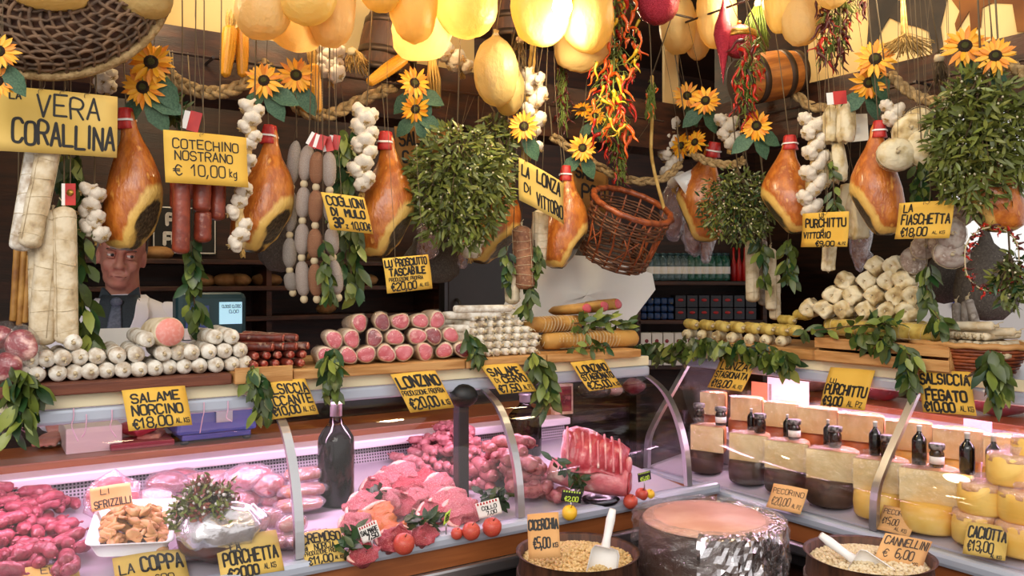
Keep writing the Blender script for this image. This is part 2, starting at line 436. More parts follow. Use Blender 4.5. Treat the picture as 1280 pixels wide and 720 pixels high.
# ------------------------------------------------------------------ the setting
def slab(fr, a0, a1, d0, d1, z0, z1):      # block in a counter's frame
    m = M()
    return m.hexa([fr(a0, d0, z0), fr(a1, d0, z0), fr(a1, d1, z0), fr(a0, d1, z0)],
                  [fr(a0, d0, z1), fr(a1, d0, z1), fr(a1, d1, z1), fr(a0, d1, z1)])
struct('floor', M().add([(-5, -3, 0), (7, -3, 0), (7, 9, 0), (-5, 9, 0)], [(0, 1, 2, 3)]), m_floor)
struct('wall_back', slab(L, -1.3, 5.0, 2.0, 2.1, 0, 2.95), m_woodd)
struct('wall_left', slab(L, -1.3, -1.2, .2, 2.0, 0, 2.95), m_woodd)
struct('wall_right', slab(Rt, -4.2, -1.19, 2.6, 2.7, 0, 2.95), m_woodd)
struct('ceiling', M().add([L(-1.3, -.25, 2.95), L(1.8, -.25, 2.95), Rt(1.6, -.25, 2.95), Rt(1.6, 2.7, 2.95), Rt(-4.2, 2.7, 2.95), L(-1.3, 2.1, 2.95)],
                          [(0, 1, 2, 3, 4, 5)]), m_woodd)
struct('wall_upper_left', slab(L, -1.3, 1.36, .43, .47, 2.2, 2.95), m_cream)
struct('wall_upper_right', slab(Rt, -.47, 1.6, .43, .47, 2.2, 2.95), m_cream)
def beam(name, fr, a0, a1): struct(name, slab(fr, a0, a1, .27, .42, 2.06, 2.245), m_woodb)
beam('trim_1', L, -1.3, 2.4); beam('trim_2', Rt, -1.1, 1.6)
def rail(name, fr, a0, a1, d, z):
    struct(name, M().tube([fr(a0, d, z), fr(a1, d, z)], .004, 8), m_woodd)
rail('trim_3', L, -1.3, 2.05, .04, 2.5); rail('trim_4', L, -1.3, 2.05, .19, 2.15)
rail('trim_5', Rt, -.75, 1.6, .0, 2.5); rail('trim_6', Rt, -1.0, 1.6, .2, 2.15)
rail('trim_7', L, -1.3, 2.05, -.1, 2.62); rail('trim_8', Rt, -.75, 1.6, -.1, 2.62)
for i, (fr, a) in enumerate(((L, -.9), (L, .4), (L, 1.7), (Rt, .1), (Rt, 1.2))):        # brackets that carry the rails
    m = M()
    r0 = .04 if fr is L else .0
    m.tube([fr(a, r0, 2.95), fr(a, r0, 2.5)], .005, 6); m.tube([fr(a, .28, 2.15), fr(a, .18, 2.15)], .005, 6)
    m.tube([fr(a, -.1, 2.95), fr(a, -.1, 2.62)], .005, 6)
    struct('trim_%d' % (9 + i), m, m_dsteel)
# cream square column in the corner
q = P(838, 100, 3.35)
struct('trim_15', M().box((q.x, q.y, 2.5), (.055, .055, .95)), m_cream)
struct('trim_16', slab(Rt, -1.1, -.47, .6, .64, 2.2, 2.95), m_woodd)

# ------------------------------------------------------------------ display counters
m_deck = mat('deck_enamel', 'b9b2be', rough=.3)
m_ledge = mat('ledge_enamel', 'f6f0f6', rough=.25)
m_fasc = mat('cream_fascia', 'e8dcb8', rough=.4)
def m_perf_make():
    m = mat('perforated_panel', 'a9a3ad', rough=.4, metal=.3)
    nt = m.node_tree; N, K = nt.nodes, nt.links; b = N['Principled BSDF']
    tc = N.new('ShaderNodeTexCoord'); sx = N.new('ShaderNodeVectorMath'); sx.operation = 'SCALE'; sx.inputs['Scale'].default_value = 105
    K.new(tc.outputs['UV'], sx.inputs[0])
    fr = N.new('ShaderNodeVectorMath'); fr.operation = 'FRACTION'; K.new(sx.outputs[0], fr.inputs[0])
    sp = N.new('ShaderNodeSeparateXYZ'); K.new(fr.outputs[0], sp.inputs[0])
    a = N.new('ShaderNodeMath'); a.operation = 'GREATER_THAN'; a.inputs[1].default_value = .42; K.new(sp.outputs[0], a.inputs[0])
    c = N.new('ShaderNodeMath'); c.operation = 'GREATER_THAN'; c.inputs[1].default_value = .42; K.new(sp.outputs[1], c.inputs[0])
    mu = N.new('ShaderNodeMath'); mu.operation = 'MULTIPLY'; K.new(a.outputs[0], mu.inputs[0]); K.new(c.outputs[0], mu.inputs[1])
    mx = N.new('ShaderNodeMix'); mx.data_type = 'RGBA'; mx.inputs[6].default_value = hx('b4adb8'); mx.inputs[7].default_value = hx('3a363c')
    K.new(mu.outputs[0], mx.inputs[0]); K.new(mx.outputs[2], b.inputs['Base Color'])
    return m
m_perf = m_perf_make()
m_tube = mat('lit_tube', 'ffc4e8', emis=5)

def panel_uv(o, w_, h_):
    uv = o.data.uv_layers.new(name='UVMap')
    for i, c in enumerate([(0, 0), (w_, 0), (w_, h_), (0, h_)]): uv.data[i].uv = c
def tubelight(name, a, b, power, col, root):
    """A pink fluorescent tube and the light it gives."""
    l = bpy.data.lights.new(name, 'AREA'); l.shape = 'RECTANGLE'; l.size = (b - a).length; l.size_y = .03; l.energy = power; l.color = col
    o = bpy.data.objects.new(name, l); COL.objects.link(o)
    x = (b - a).normalized(); z = V((0, 0, 1)); y = z.cross(x)
    o.matrix_world = Matrix.Translation((a + b) / 2 - V((0, 0, .012))) @ Matrix((x, y, z)).transposed().to_4x4()
    return o

def counter(fr, a0, a1, prof, ribs, label, front, root_at, shelf, dk, end_at, power, top_end, dz=0):
    root = empty('display_counter', root_at, label, 'display counter')
    f0, = front
    part('cabinet', slab(fr, a0, top_end, f0 + .05, .80, 0, .79 + dz), m_woodd, root, False)
    part('wood_band', slab(fr, a0, top_end, f0 + .005, .2, .792 + dz, .846 + dz), m_woodw, root, False)
    part('lower_rail', slab(fr, a0, top_end, f0 - .005, f0 + .05, .752 + dz, .790 + dz), m_steel, root, False, .008)
    part('black_strip', slab(fr, a0, top_end, f0 + .01, f0 + .06, .715 + dz, .75 + dz), m_black, root, False, .004)
    part('bumper_rail', slab(fr, a0, top_end, f0 - .015, f0 + .03, .848 + dz, .886 + dz), m_steelp, root, False, .012)
    zb = dk(.47)
    part('deck', M().hexa([fr(a0, f0 + .03, .80 + dz), fr(a1, f0 + .03, .80 + dz), fr(a1, .48, .80 + dz), fr(a0, .48, .80 + dz)],
                          [fr(a0, f0 + .03, dk(f0 + .03)), fr(a1, f0 + .03, dk(f0 + .03)), fr(a1, .48, zb), fr(a0, .48, zb)]), m_deck, root, False)
    pm = M().add([fr(a0, .47, zb - .002), fr(a1, .47, zb - .002), fr(a1, .485, shelf - .012), fr(a0, .485, shelf - .012)], [(0, 1, 2, 3)])
    po = part('perforated_panel', pm, m_perf, root, False)
    panel_uv(po, a1 - a0, shelf - .01 - zb)
    part('ledge', slab(fr, a0, a1, .44, .535, shelf - .014, shelf + .014), m_ledge, root, False, .006)
    part('rear_cabinet', slab(fr, a0, a1, .485, .76, .80, shelf - .014), m_woodd, root, False)
    part('worktop', slab(fr, a0, a1, .53, .80, shelf - .01, shelf + .036), m_woodw, root, False, .004)
    # upper shelf
    s0 = prof[0][0]
    part('upper_shelf', slab(fr, a0, a1, s0 - .01, s0 + .40, 1.262, 1.290), m_steelp, root, False, .004)
    part('cream_fascia', slab(fr, a0, a1, s0 - .022, s0 - .008, 1.258, 1.290), m_fasc, root, False, .003)
    part('steel_fascia', slab(fr, a0, a1, s0 - .028, s0 + .03, 1.222, 1.257), m_steelp, root, False, .008)
    part('lamp_tube', M().tube([fr(a0 + .05, s0 + .09, 1.244), fr(a1 - .04, s0 + .09, 1.244)], .011, 10), m_tube, root, label='lit pink lamp tube under the shelf')
    tubelight('counter_tube_light', fr(a0 + .05, s0 + .09, 1.238), fr(a1 - .05, s0 + .09, 1.238), power, (1.0, .62, .84), root)
    pr = smoothpath([fr(0, d, z) for d, z in prof], 5)
    def at(a, lift=0): return [p + (fr(a, 0, 0) - fr(0, 0, 0)) + (fr(0, -lift, 0) - fr(0, 0, 0)) for p in pr]
    for a in ribs:
        m = M()
        A, B = at(a - .011, .004), at(a + .011, .004); A2, B2 = at(a - .011, -.012), at(a + .011, -.012)
        n = len(A); vs = A + B + B2 + A2; fs = []
        for i in range(n - 1):
            for k in range(4):
                k2 = (k + 1) % 4
                fs.append((k * n + i, k2 * n + i, k2 * n + i + 1, k * n + i + 1))
        fs += [(0, n, 2 * n, 3 * n), (n - 1, 4 * n - 1, 3 * n - 1, 2 * n - 1)]
        m.add(vs, fs); part('glass_arm', m, m_steel, root, False)
    cuts = ([a0] if end_at > a0 + .1 else []) + ribs
    for i in range(len(cuts) - 1):
        g0, g1 = cuts[i] + .013, cuts[i + 1] - .013
        A, B = at(g0), at(g1); A2, B2 = at(g0, -.005), at(g1, -.005); n = len(A)
        m = M()
        for S, T in ((A, B), (B2, A2), (A2, A), (B, B2)):
            m.add(S + T, [(j, j + 1, n + j + 1, n + j) for j in range(n - 1)])
        m.add([A[0], B[0], B2[0], A2[0]], [(0, 1, 2, 3)]); m.add([A[-1], B[-1], B2[-1], A2[-1]], [(3, 2, 1, 0)])
        part('front_glass', m, m_glass, root)
    # glass cheek at the corner end
    m = M(); A = at(end_at); A2 = [p + (fr(.006, 0, 0) - fr(0, 0, 0)) for p in A]
    bk = [fr(end_at, .42, 1.235), fr(end_at, .42, dk(.42))]
    bk2 = [p + (fr(.006, 0, 0) - fr(0, 0, 0)) for p in bk]
    lo, hi = A + bk[::-1], A2 + bk2[::-1]; n = len(lo)
    m.add(lo + hi, [tuple(range(n)), tuple(reversed(range(n, 2 * n)))] + [(i, (i + 1) % n, n + (i + 1) % n, n + i) for i in range(n)])
    part('end_glass', m, m_glass, root, False)
    return root
PROFL = [(.02, 1.235), (-.085, 1.185), (-.15, 1.105), (-.19, 1.0), (-.203, .888)]
PROFR = [(.10, 1.235), (.015, 1.13), (-.066, 1.03), (-.106, .96), (-.114, .856)]
cl = counter(L, -.75, 1.80, PROFL, [-.124, .508, 1.140, 1.789], 'long glass-fronted meat counter with curved panes and pink lamps', (-.21,),
             L(.6, .3, 0), 1.005, deckz, 1.789, 9, 1.915)
cr = counter(Rt, -.78, 1.1, PROFR, [-.765, .159, 1.08], 'glass-fronted cheese counter with slanted panes, turning the corner', (-.12,),
             Rt(.2, .4, 0), 1.06, deckzR, -.765, 9, 1.1, -.032)
q = DL(580, 628)
dd = -((q - OL).x * nL.x + (q - OL).y * nL.y); ss = (q - OL).x * uL.x + (q - OL).y * uL.y
part('inner_post', slab(L, ss - .018, ss + .018, dd, dd + .036, deckz(dd) - .01, 1.262), m_dsteel, cl, False, .004)
part('post_clamp', M().ell(L(ss - .01, dd - .01, 1.21), (.045, .03, .035), 12, 8), m_black, cl)
# loading boards on the shelves
def board(fr, a0, a1, d0, d1, z0, z1, m_, label, name='serving_board', lip=0):
    root = empty(name, fr((a0 + a1) / 2, (d0 + d1) / 2, z0), label, 'board')
    part('plank', slab(fr, a0, a1, d0, d1, z0, z1), m_, root, False, .003)
    if lip:
        part('front_lath', slab(fr, a0, a1, d0 - .011, d0 - .0005, z0, z0 + lip), m_, root, False, .002)
    return root
ZS = 1.318
board(L, -.55, .395, -.03, .36, 1.2915, ZS, m_woodm, 'dark reddish board under the white salami stack')
board(L, .40, .545, -.03, .36, 1.2915, ZS + .002, m_woodp, 'pale board under the dry red sausages', lip=.04)
board(L, .55, 1.06, -.03, .36, 1.2915, ZS, m_woodp, 'pale board under the pink bagged loins')
board(L, 1.065, 1.35, -.03, .36, 1.2915, ZS, m_woodp, 'pale board under the thin white salami pile')
board(L, 1.355, 1.74, -.03, .36, 1.2915, ZS, m_woodp, 'pale board under the netted brown loins')
def crate(fr, a0, a1, d0, d1, z0, z1, label, slats=2):
    root = empty('wooden_crate', fr((a0 + a1) / 2, (d0 + d1) / 2, z0), label, 'crate')
    part('bottom', slab(fr, a0, a1, d0, d1, z0, z0 + .008), m_woodp, root, False)
    h = (z1 - z0) / slats
    for i in range(slats):
        part('front_slat', slab(fr, a0, a1, d0 - .009, d0 - .0005, z0 + i * h + .004, z0 + (i + 1) * h - .004), m_woodp, root, False, .002)
    part('side', slab(fr, a0, a0 + .009, d0 + .0005, d1, z0 + .0085, z1), m_woodp, root, False, .002)
    part('side', slab(fr, a1 - .009, a1, d0 + .0005, d1, z0 + .0085, z1), m_woodp, root, False, .002)
    part('back_slat', slab(fr, a0, a1, d1 + .0005, d1 + .009, z0 + .004, z1 - .004), m_woodp, root, False, .002)
    part('tray_board', slab(fr, a0 + .01, a1 - .01, d0 + .001, d1 - .001, z1 - .014, z1 - .006), m_woodp, root, False)
ZRa, ZRb = 1.325, 1.372
board(Rt, -.72, -.16, .06, .42, 1.2915, ZRa, m_woodp, 'pale board under the yellow sausage rows on the cheese counter')
crate(Rt, -.15, .285, .05, .42, 1.2915, ZRb, 'shallow pale wooden crate carrying the pyramid of pale salami', 2)
crate(Rt, .49, 1.0, .05, .42, 1.2915, ZRb - .01, 'slatted wooden crate behind the basket at the counter end', 3)

# ------------------------------------------------------------------ shop behind the counters
def shelfset():
    zs = [1.36, 1.50, 1.62]
    root = empty('wall_shelf', L(1.0, 1.86, 1.3), 'dark wooden wall shelves behind the man holding pale loaves', 'shelf')
    for z in zs:
        part('shelf_board', slab(L, .2, 1.9, 1.72, 1.99, z, z + .022), m_woodb, root, False, .003)
    for s_ in (.2, 1.02, 1.9):
        part('upright', slab(L, s_ - .012, s_ + .012, 1.74, 1.985, 1.19, 1.617), m_woodb, root, False)
    part('back_panel', slab(L, .2, 1.9, 1.988, 1.996, 1.19, 1.64), m_woodd, root, False)
shelfset()
lo = M().lathe([(0, -.028), (.03, -.027), (.05, -.016), (.058, 0), (.05, .018), (.03, .029), (0, .032)], 16).warp(.006, 14).mesh('loaf', mat('bread_crust', 'b98a54', '8e5e30', 14, .7, bump=.4))
for i, (px, z) in enumerate([(196, 1.642), (285, 1.522), (300, 1.522), (333, 1.522), (372, 1.642), (408, 1.382), (455, 1.522), (250, 1.522), (520, 1.642)]):
    q = PL(px, 350, 1.84); q.z = z + .027
    put('bread_loaf', lo, axes(q, (0, 0, 1), scale=(1.3, .9, .95), roll=i), 'small pale bread loaf on the dark wall shelf', 'bread', 'loaves on the wall shelf')
# cold-room door
root = empty('cold_room_door', PL(600, 400, 1.5), 'dark brown cold room door panel with steel edge', 'door')
s0, s1 = sL(560, 1.6), sL(648, 1.6)
part('door_panel', slab(L, s0, s1 + .25, 1.6, 1.66, .0, 1.82), mat('brown_panel', '2a1a16', '22140f', 3, .4), root, False, .006)
part('edge_strip', slab(L, s0 - .02, s0 - .001, 1.6, 1.66, .0, 1.82), m_dsteel, root, False)
part('handle', M().tube([L(s0 + .05, 1.595, 1.45), L(s0 + .05, 1.56, 1.43), L(s0 + .05, 1.56, 1.3), L(s0 + .05, 1.595, 1.28)], .008, 8), m_dsteel, root)
# drinks shelves, far right of the shop
YB = 5.2
def zpx(py, Y): return CZ - (py - HY) / F * Y
root = empty('drinks_shelf', P(868, 470, YB), 'dark drinks shelves full of water bottles and boxes', 'shelf')
x0, x1 = P(796, 0, YB).x, P(952, 0, YB).x
for py in (354, 402, 458):
    part('shelf_board', M().box(((x0 + x1) / 2, YB + .1, zpx(py, YB)), (x1 - x0, .34, .025)), m_woodb, root, False, .003)
for x in (x0, x1):
    part('upright', M().box((x, YB + .1, .95), (.025, .34, 1.9)), m_woodb, root, False)
part('back_panel', M().box(((x0 + x1) / 2, YB + .28, .95), (x1 - x0, .015, 1.9)), m_woodd, root, False)
bw = M().lathe([(.001, 0), (.03, .002), (.033, .01), (.033, .05), (.031, .055), (.033, .06), (.033, .10), (.030, .125), (.016, .15), (.013, .155), (.013, .165), (.001, .166)], 14)
bc = M().lathe([(.0145, .160), (.0145, .176), (.001, .177)], 12).mesh('cap', m_teal)
bl = M().lathe([(.0336, .045), (.0336, .09)], 14)
bl.f = bl.f[:-2]; bl.m = bl.m[:-2]
bl = bl.mesh('paper_label', m_labelw)
pb = [[('body', bw.mesh('body', m)), ('cap', bc), ('paper_label', bl)] for m in (m_water, m_waterg)]
px = 806
k = 0
for i in range(13):
    px = 803 + i * 8.6
    if px > 912: break
    for row in range(2):
        q = P(px + row * 3, 352, YB + .02 + row * .075); q.z = zpx(354, YB) + .0135
        gr = i >= 7
        put('water_bottle', pb[gr], Matrix.Translation(q), ('green-tinted' if gr else 'clear') + ' water bottle with white label on the drinks shelf', 'bottle', ('green' if gr else 'clear') + ' water bottles')
for i in range(4):
    q = P(917 + i * 7, 352, YB + .05)
    q.z = zpx(354, YB) + .0135
    m = M().lathe([(.016, 0), (.019, .004), (.019, .1), (.016, .11), (.007, .15), (.007, .21), (.0001, .212)], 12)
    put('red_drink_bottle', m.mesh('bottle', m_red), Matrix.Translation(q), 'slim red drink bottle beside the water bottles', 'bottle', 'slim red bottles')
def pack(c, sx, sy, sz, m_, name, label, cat, group, puff=.0):
    m = M().box((0, 0, sz / 2), (sx, sy, sz))
    o = put(name, m.mesh(name, m_, False), Matrix.Translation(c), label, cat, group)
    bev(o, min(sx, sz) * (.3 if puff else .05), 3)
for i in range(5):
    for j in range(3):
        q = P(803 + i * 8.4, 400, YB + .02 + .0 * j); q.z = zpx(402, YB) + .0135 + j * .046
        pack(q, .04, .12, .044, m_bluepk, 'snack_packet', 'blue packet with yellow print stacked on the lower drinks shelf', 'packet', 'blue packets on the lower shelf', 1)
for i in range(7):
    for j in range(2):
        q = P(848 + i * 14.5, 400, YB + .02); q.z = zpx(402, YB) + .0135 + j * .077
        root = empty('drink_box', q, 'dark navy box with small red badge on the lower drinks shelf', 'box', 'dark boxes on the lower shelf')
        part('carton', M().box((q.x, q.y, q.z + .038), (.066, .14, .075)), m_dkpk, root, False, .003)
        e = M().ell((q.x, q.y - .071, q.z + .045), (.018, .002, .009), 12, 6)
        part('badge', e, m_red, root)
for i in range(7):
    q = P(806 + i * 14, 456, YB - .02); q.z = zpx(458, YB) + .0135
    root = empty('carton', q, 'white carton with red spots on the bottom drinks shelf', 'carton', 'red-spotted cartons')
    part('box', M().box((q.x, q.y, q.z + .1), (.064, .1, .2)), m_labelw, root, False, .003)
    for z in (.04, .09, .15):
        part('red_spot', M().ell((q.x + R.uniform(-.012, .012), q.y - .051, q.z + z), (.012, .002, .012), 10, 6), m_lonzd, root)

# ------------------------------------------------------------------ lettering
G = {'A': '00 26 40;12 32', 'B': '00 06 26 35 34 23 03;23 32 31 20 00', 'C': '45 36 16 05 01 10 30 41', 'D': '00 06 26 44 42 20 00',
     'E': '40 00 06 46;03 33', 'F': '00 06 46;03 33', 'G': '45 36 16 05 01 10 30 41 43 23', 'H': '00 06;40 46;03 43', 'I': '20 26', 'i': '20 24;25.4 25.6',
     'J': '36 31 20 10 01', 'K': '00 06;46 03 40', 'L': '06 00 40', 'M': '00 06 23 46 40', 'N': '00 06 40 46', 'O': '16 05 01 10 30 41 45 36 16',
     'P': '00 06 36 45 44 33 03', 'Q': '16 05 01 10 30 41 45 36 16;22 40', 'R': '00 06 36 45 44 33 03;23 40', 'S': '45 36 16 05 04 13 33 42 41 30 10 01',
     'T': '20 26;06 46', 'U': '06 01 10 30 41 46', 'V': '06 20 46', 'W': '06 10 23 30 46', 'X': '00 46;06 40', 'Y': '06 23 46;23 20', 'Z': '06 46 00 40',
     '0': '16 05 01 10 30 41 45 36 16', '1': '04 26 20', '2': '05 16 36 45 44 00 40', '3': '05 16 36 45 44 33 13;33 42 41 30 10 01', '4': '30 36 02 42',
     '5': '46 06 03 33 42 41 30 00', '6': '36 16 04 01 10 30 41 42 33 13 02', '7': '06 46 10', '8': '13 04 05 16 36 45 44 33 13 02 01 10 30 41 42 33',
     '9': '43 13 04 05 16 36 45 42 30 10', '€': '45 36 26 14 12 20 30 41;03.6 33.6;02.5 32.5', ',': '21 1-1', '.': '20 20.5', 'e': '02 42 43 34 14 03 01 10 40',
     'd': '46 40;42 33 13 02 01 10 30 41', 'l': '26 20', 'g': '43 33 13 02 01 10 30 41;44 4-1 3-2 1-2', 'k': '06 00;34 02 30', 'z': '04 44 00 40', '-': '13 33',
     'n': '04 00;03 14 34 43 40', 'u': '04 01 10 30 41;44 40', 'm': '04 00;03 14 23 20;23 34 43 40', 'o': '14 03 01 10 30 41 43 34 14', 'p': '04 0-2;03 14 34 43 41 30 10 01', "'": '26 25'}
def _pt(tok):
    neg = tok[1] == '-'
    return float(tok[0]) / 4, float(tok[1:]) / 6
def glyphs(m, text, x0, x1, yt, yb, th, toW, slant=0.0, rise=0.0):
    """Marker strokes for text in the box x0..x1, yt (top) .. yb (bottom), all in card units; toW(x, y) -> point."""
    adv = {'I': .5, 'i': .5, '1': .75, ',': .45, '.': .45, "'": .4, ' ': .6, 'l': .4}
    tot = sum(adv.get(ch, 1) for ch in text)
    cw = (x1 - x0) / tot; x = x0; h = yb - yt
    for ch in text:
        a = adv.get(ch, 1) * cw
        jy = R.uniform(-.05, .05) * h; js = R.uniform(-.05, .05)
        for st in (G.get(ch, '') or '').split(';'):
            pts = [_pt(k) for k in st.split()] if st else []
            if len(pts) < 2: continue
            w_ = cw * .74
            off = (a - w_) / 2
            W = [toW(x + off + (gx + js * gy) * w_ + slant * gy * h, yb - gy * h * (.96 + js) + jy + rise * (x - x0)) for gx, gy in pts]
            # rounded, slightly smoothed stroke
            if len(W) > 4: W = smoothpath(W, 3)
            ribbon(m, W, th, toW)
        x += a
def ribbon(m, W, th, toW):
    n = toW.n
    for i in range(len(W) - 1):
        d = W[i + 1] - W[i]
        if d.length < 1e-7: continue
        s_ = n.cross(d.normalized()) * th / 2
        k = len(m.v)
        m.add([W[i] - s_, W[i + 1] - s_, W[i + 1] + s_, W[i] + s_], [(0, 1, 2, 3)])
    a0 = toW.ex.normalized() * th / 2; a1 = n.cross(a0)
    for p in W:
        m.add([p + a0 * math.cos(k * PI / 3) + a1 * math.sin(k * PI / 3) for k in range(6)], [(0, 1, 2, 3, 4, 5)])
def sign(label, tl, tr, bl, lines, card=None, hook=None, name='price_sign', ink=None, rest=None, curl=.006, group=None, cat='sign', stake=None, stripe=None):
    """A hand-lettered card: corners are points, lines (text, x0, x1, ytop, ybottom, stroke width)."""
    card = card or m_card
    ex, ey = tr - tl, bl - tl
    n = ex.cross(ey).normalized()
    if n.dot(V((0, 0, CZ)) - tl) < 0: n = -n
    cen = tl + ex * .5 + ey
    root = empty(name, cen, label, cat, group)
    def bend(x, y): return n * (curl * (math.sin(PI * min(max(x, 0), 1)) + .5 * math.sin(PI * min(max(y, 0), 1)) * (1 if len(label) % 2 else -1)))
    m = M(); nx, ny = 8, 6; vs = []
    for j in range(ny + 1):
        for i in range(nx + 1):
            x, y = i / nx, j / ny
            vs.append(tl + ex * x + ey * y + bend(x, y))
    b = len(vs)
    vs += [p - n * .0012 for p in vs]
    fs = []
    for j in range(ny):
        for i in range(nx):
            a = j * (nx + 1) + i
            fs.append((a, a + nx + 1, a + nx + 2, a + 1)); fs.append((b + a, b + a + 1, b + a + nx + 2, b + a + nx + 1))
    rim = [i for i in range(nx + 1)] + [(j + 1) * (nx + 1) + nx for j in range(ny)] + [ny * (nx + 1) + nx - 1 - i for i in range(nx)] + [(ny - 1 - j) * (nx + 1) for j in range(ny - 1)]
    for i in range(len(rim)):
        fs.append((rim[i], rim[(i + 1) % len(rim)], b + rim[(i + 1) % len(rim)], b + rim[i]))
    part('card', m.add(vs, fs), card, root)
    def toW(x, y): return tl + ex * x + ey * y + bend(x, y) + n * .0009
    toW.n = n; toW.ex = ex
    if lines:
        lm = M()
        for ln in lines:
            glyphs(lm, ln[0], ln[1], ln[2], ln[3], ln[4], ln[5] * ey.length, toW, *(ln[6:]))
        part('lettering', lm, ink or m_ink, root, False)
    if stripe:
        sm = M()
        for k in range(7):
            x = .06 + k * .13
            sm.add([toW(x, .02), toW(x + .07, .02), toW(x + .07, .17), toW(x, .17)], [(0, 1, 2, 3)])
        part('stripe', sm, stripe, root, False)
    if hook:
        for hx0 in hook:
            top = hx0[1]; p = tl + ex * hx0[0] + ey * .02 + bend(hx0[0], .02)
            side = ex.normalized() * .012
            pts = smoothpath([p + n * .003 + ey * .06, p + n * .004, p - ey.normalized() * .03 + side, p + (top - p) * .5 - side * .5, top - V((0, 0, .02)) + side, top + V((0, 0, .012)), top - side - V((0, 0, .006))], 4)
            lg = (top - p).length > .2
            part('hanging_thread' if lg else 'wire_hook', M().tube(pts, .0007 if lg else .0014, 6), m_cord if lg else m_hook, root)
    if stake:
        p = tl + ex * .5 + ey
        part('stake', M().tube([p - ey * .2 - n * .003, p + stake], .002, 6), m_steel, root)
    return root
# ------------------------------------------------------------------ food shapes
def log(Len, r, m_, wob=.08, seed=0, seg=16, ends=.6, twist=True, name='body', strings=0, m_end=None, string_mat=None):
    """A sausage-like log along -z, front end at z=0."""
    prof = []; n = 9
    e = r * ends
    for i in range(5):
        a = PI / 2 * i / 4
        prof.append((max(1e-5, r * math.sin(a)), -e * (1 - math.cos(a))))
    for i in range(1, n): prof.append((r * (1 + wob * .4 * math.sin(i * 2.1 + seed)), -e - (Len - 2 * e) * i / n))
    for i in range(5):
        a = PI / 2 * i / 4
        prof.append((max(1e-5, r * math.cos(a)), -Len + e - e * math.sin(a)))
    m = M().lathe(prof, seg); m.warp(r * wob, 1.1 / r * .8, seed * 3.1)
    pr = [(name, m.mesh(name, m_))]
    if twist:
        k = M().lathe([(1e-5, .011), (.005, .010), (.003, .004), (.004, -.001), (.007, -.004)], 8)
        k.tube([(0, 0, .004), (.006, .003, .012), (.009, -.003, .02)], .0012, 5)
        pr.append(('tied_end', k.mesh('tied_end', m_string)))
    if strings:
        k = M()
        for i in range(strings):
            z = -Len * (i + .6) / (strings + .2)
            k.tube([(math.cos(a) * r * 1.03, math.sin(a) * r * 1.02, z + .006 * math.sin(a + i)) for a in [2 * PI * j / 14 for j in range(14)]], .0007, 5, closed=True)
        for a in (.4, 2.5, 4.6):
            k.tube([(math.cos(a) * r * 1.04, math.sin(a) * r * 1.04, -Len * t) for t in (.06, .3, .6, .94)], .0007, 5)
        pr.append(('string', k.mesh('string', string_mat or m_string)))
    return pr
def cut_log(Len, r, m_body, m_cut, seed=0, rim=m_lonzr):
    """A log of cured meat whose cut face looks forward."""
    md = lambda a, z, q: 1 + .10 * math.sin(2 * a + seed) + .06 * math.sin(3 * a + seed * 2)
    m = M().lathe([(r * .9, -.001), (r, -.008), (r * 1.02, -Len * .5), (r * .9, -Len * .88), (r * .4, -Len), (1e-5, -Len)], 20, md)
    f = M().lathe([(1e-5, .0015), (r * .5, .0015), (r * .82, .0006), (r * .86, -.0008)], 20, md)
    w_ = M().lathe([(1e-5, .005), (r * .6, .006), (r * 1.02, .002), (r * 1.1, -.012), (r * 1.09, -Len * .6), (r * .85, -Len)], 20,
                   lambda a, z, q: md(a, z, q) * (1 + .025 * math.sin(7 * a + 30 * z + seed)))
    w_.warp(.0025, 60, seed)
    return [('fat_layer', m.mesh('fat_layer', rim)), ('cut_face', f.mesh('cut_face', m_cut)), ('clear_wrap', w_.mesh('clear_wrap', m_film))]
toL = nL.normalized()
def logs(protos, items, fr, zf, name, cat, group, lab, d0=.0, jit=.05):
    """items: (px, height above board, label, scale)."""
    for i, (px, z, lb, s_) in enumerate(items):
        a = sL(px, d0) if fr is L else tR(px, d0)
        q = fr(a, d0 + R.uniform(-.006, .012), z)
        n = nL if fr is L else nR
        ax = n + V((R.uniform(-jit, jit), R.uniform(-jit, jit), R.uniform(-jit, jit) * .4))
        put(name, protos[i % len(protos)], axes(q, ax, x=(0, 0, 1), scale=s_, roll=R.uniform(-.5, .5) + (PI if i % 2 else 0)), lb, cat, group)

# white mould salami stack
protS = [log(.20, .0192, m_sal, .06, i, strings=0) for i in range(4)]
rowb = [30, 46, 73, 94, 114, 135.5, 155, 175, 195, 214, 233, 251, 271, 292, 309]
rowm = [40, 58, 79, 100.5, 123, 148, 171, 205, 224, 241, 262, 282, 302]
rowt = [92, 186, 273, 291]
items = [(px, ZS + .0195, 'white mould-covered salami, %s from the left in the bottom row of its stack' % ORD[i], 1) for i, px in enumerate(rowb)]
items += [(px, ZS + .0195 + .0345, 'white mould-covered salami, %s from the left in the middle row of its stack' % ORD[i], 1.0) for i, px in enumerate(rowm)]
items += [(px, ZS + .0195 + .069, 'white mould-covered salami lying on top of the stack, ' + t, 1.0) for px, t in
          zip(rowt, ('below the hanging corallina', 'against the pink mortadella', 'under the terminal screen', 'nearest the red sausages'))]
logs(protS, items, L, 0, 'white_salami', 'salami', 'white salami stack', '')
# mortadella-like large salami with a pink cut face
m = M().lathe([(.034, 0), (.036, -.006), (.0365, -.12), (.03, -.15), (1e-5, -.16)], 24)
f = M().lathe([(1e-5, .0016), (.033, .0012), (.0338, -.001)], 24)
a = sL(211, .015)
put('cut_mortadella', [('casing', m.mesh('casing', m_cor)), ('cut_face', f.mesh('cut_face', m_mort), None, 'pink cut face')],
    axes(L(a, .0, ZS + .0195 + .0345 + .0192 + .033), nL + V((.12, 0, .05)), x=(0, 0, 1)), 'large sausage with round pink cut face on the white salami stack', 'sausage')
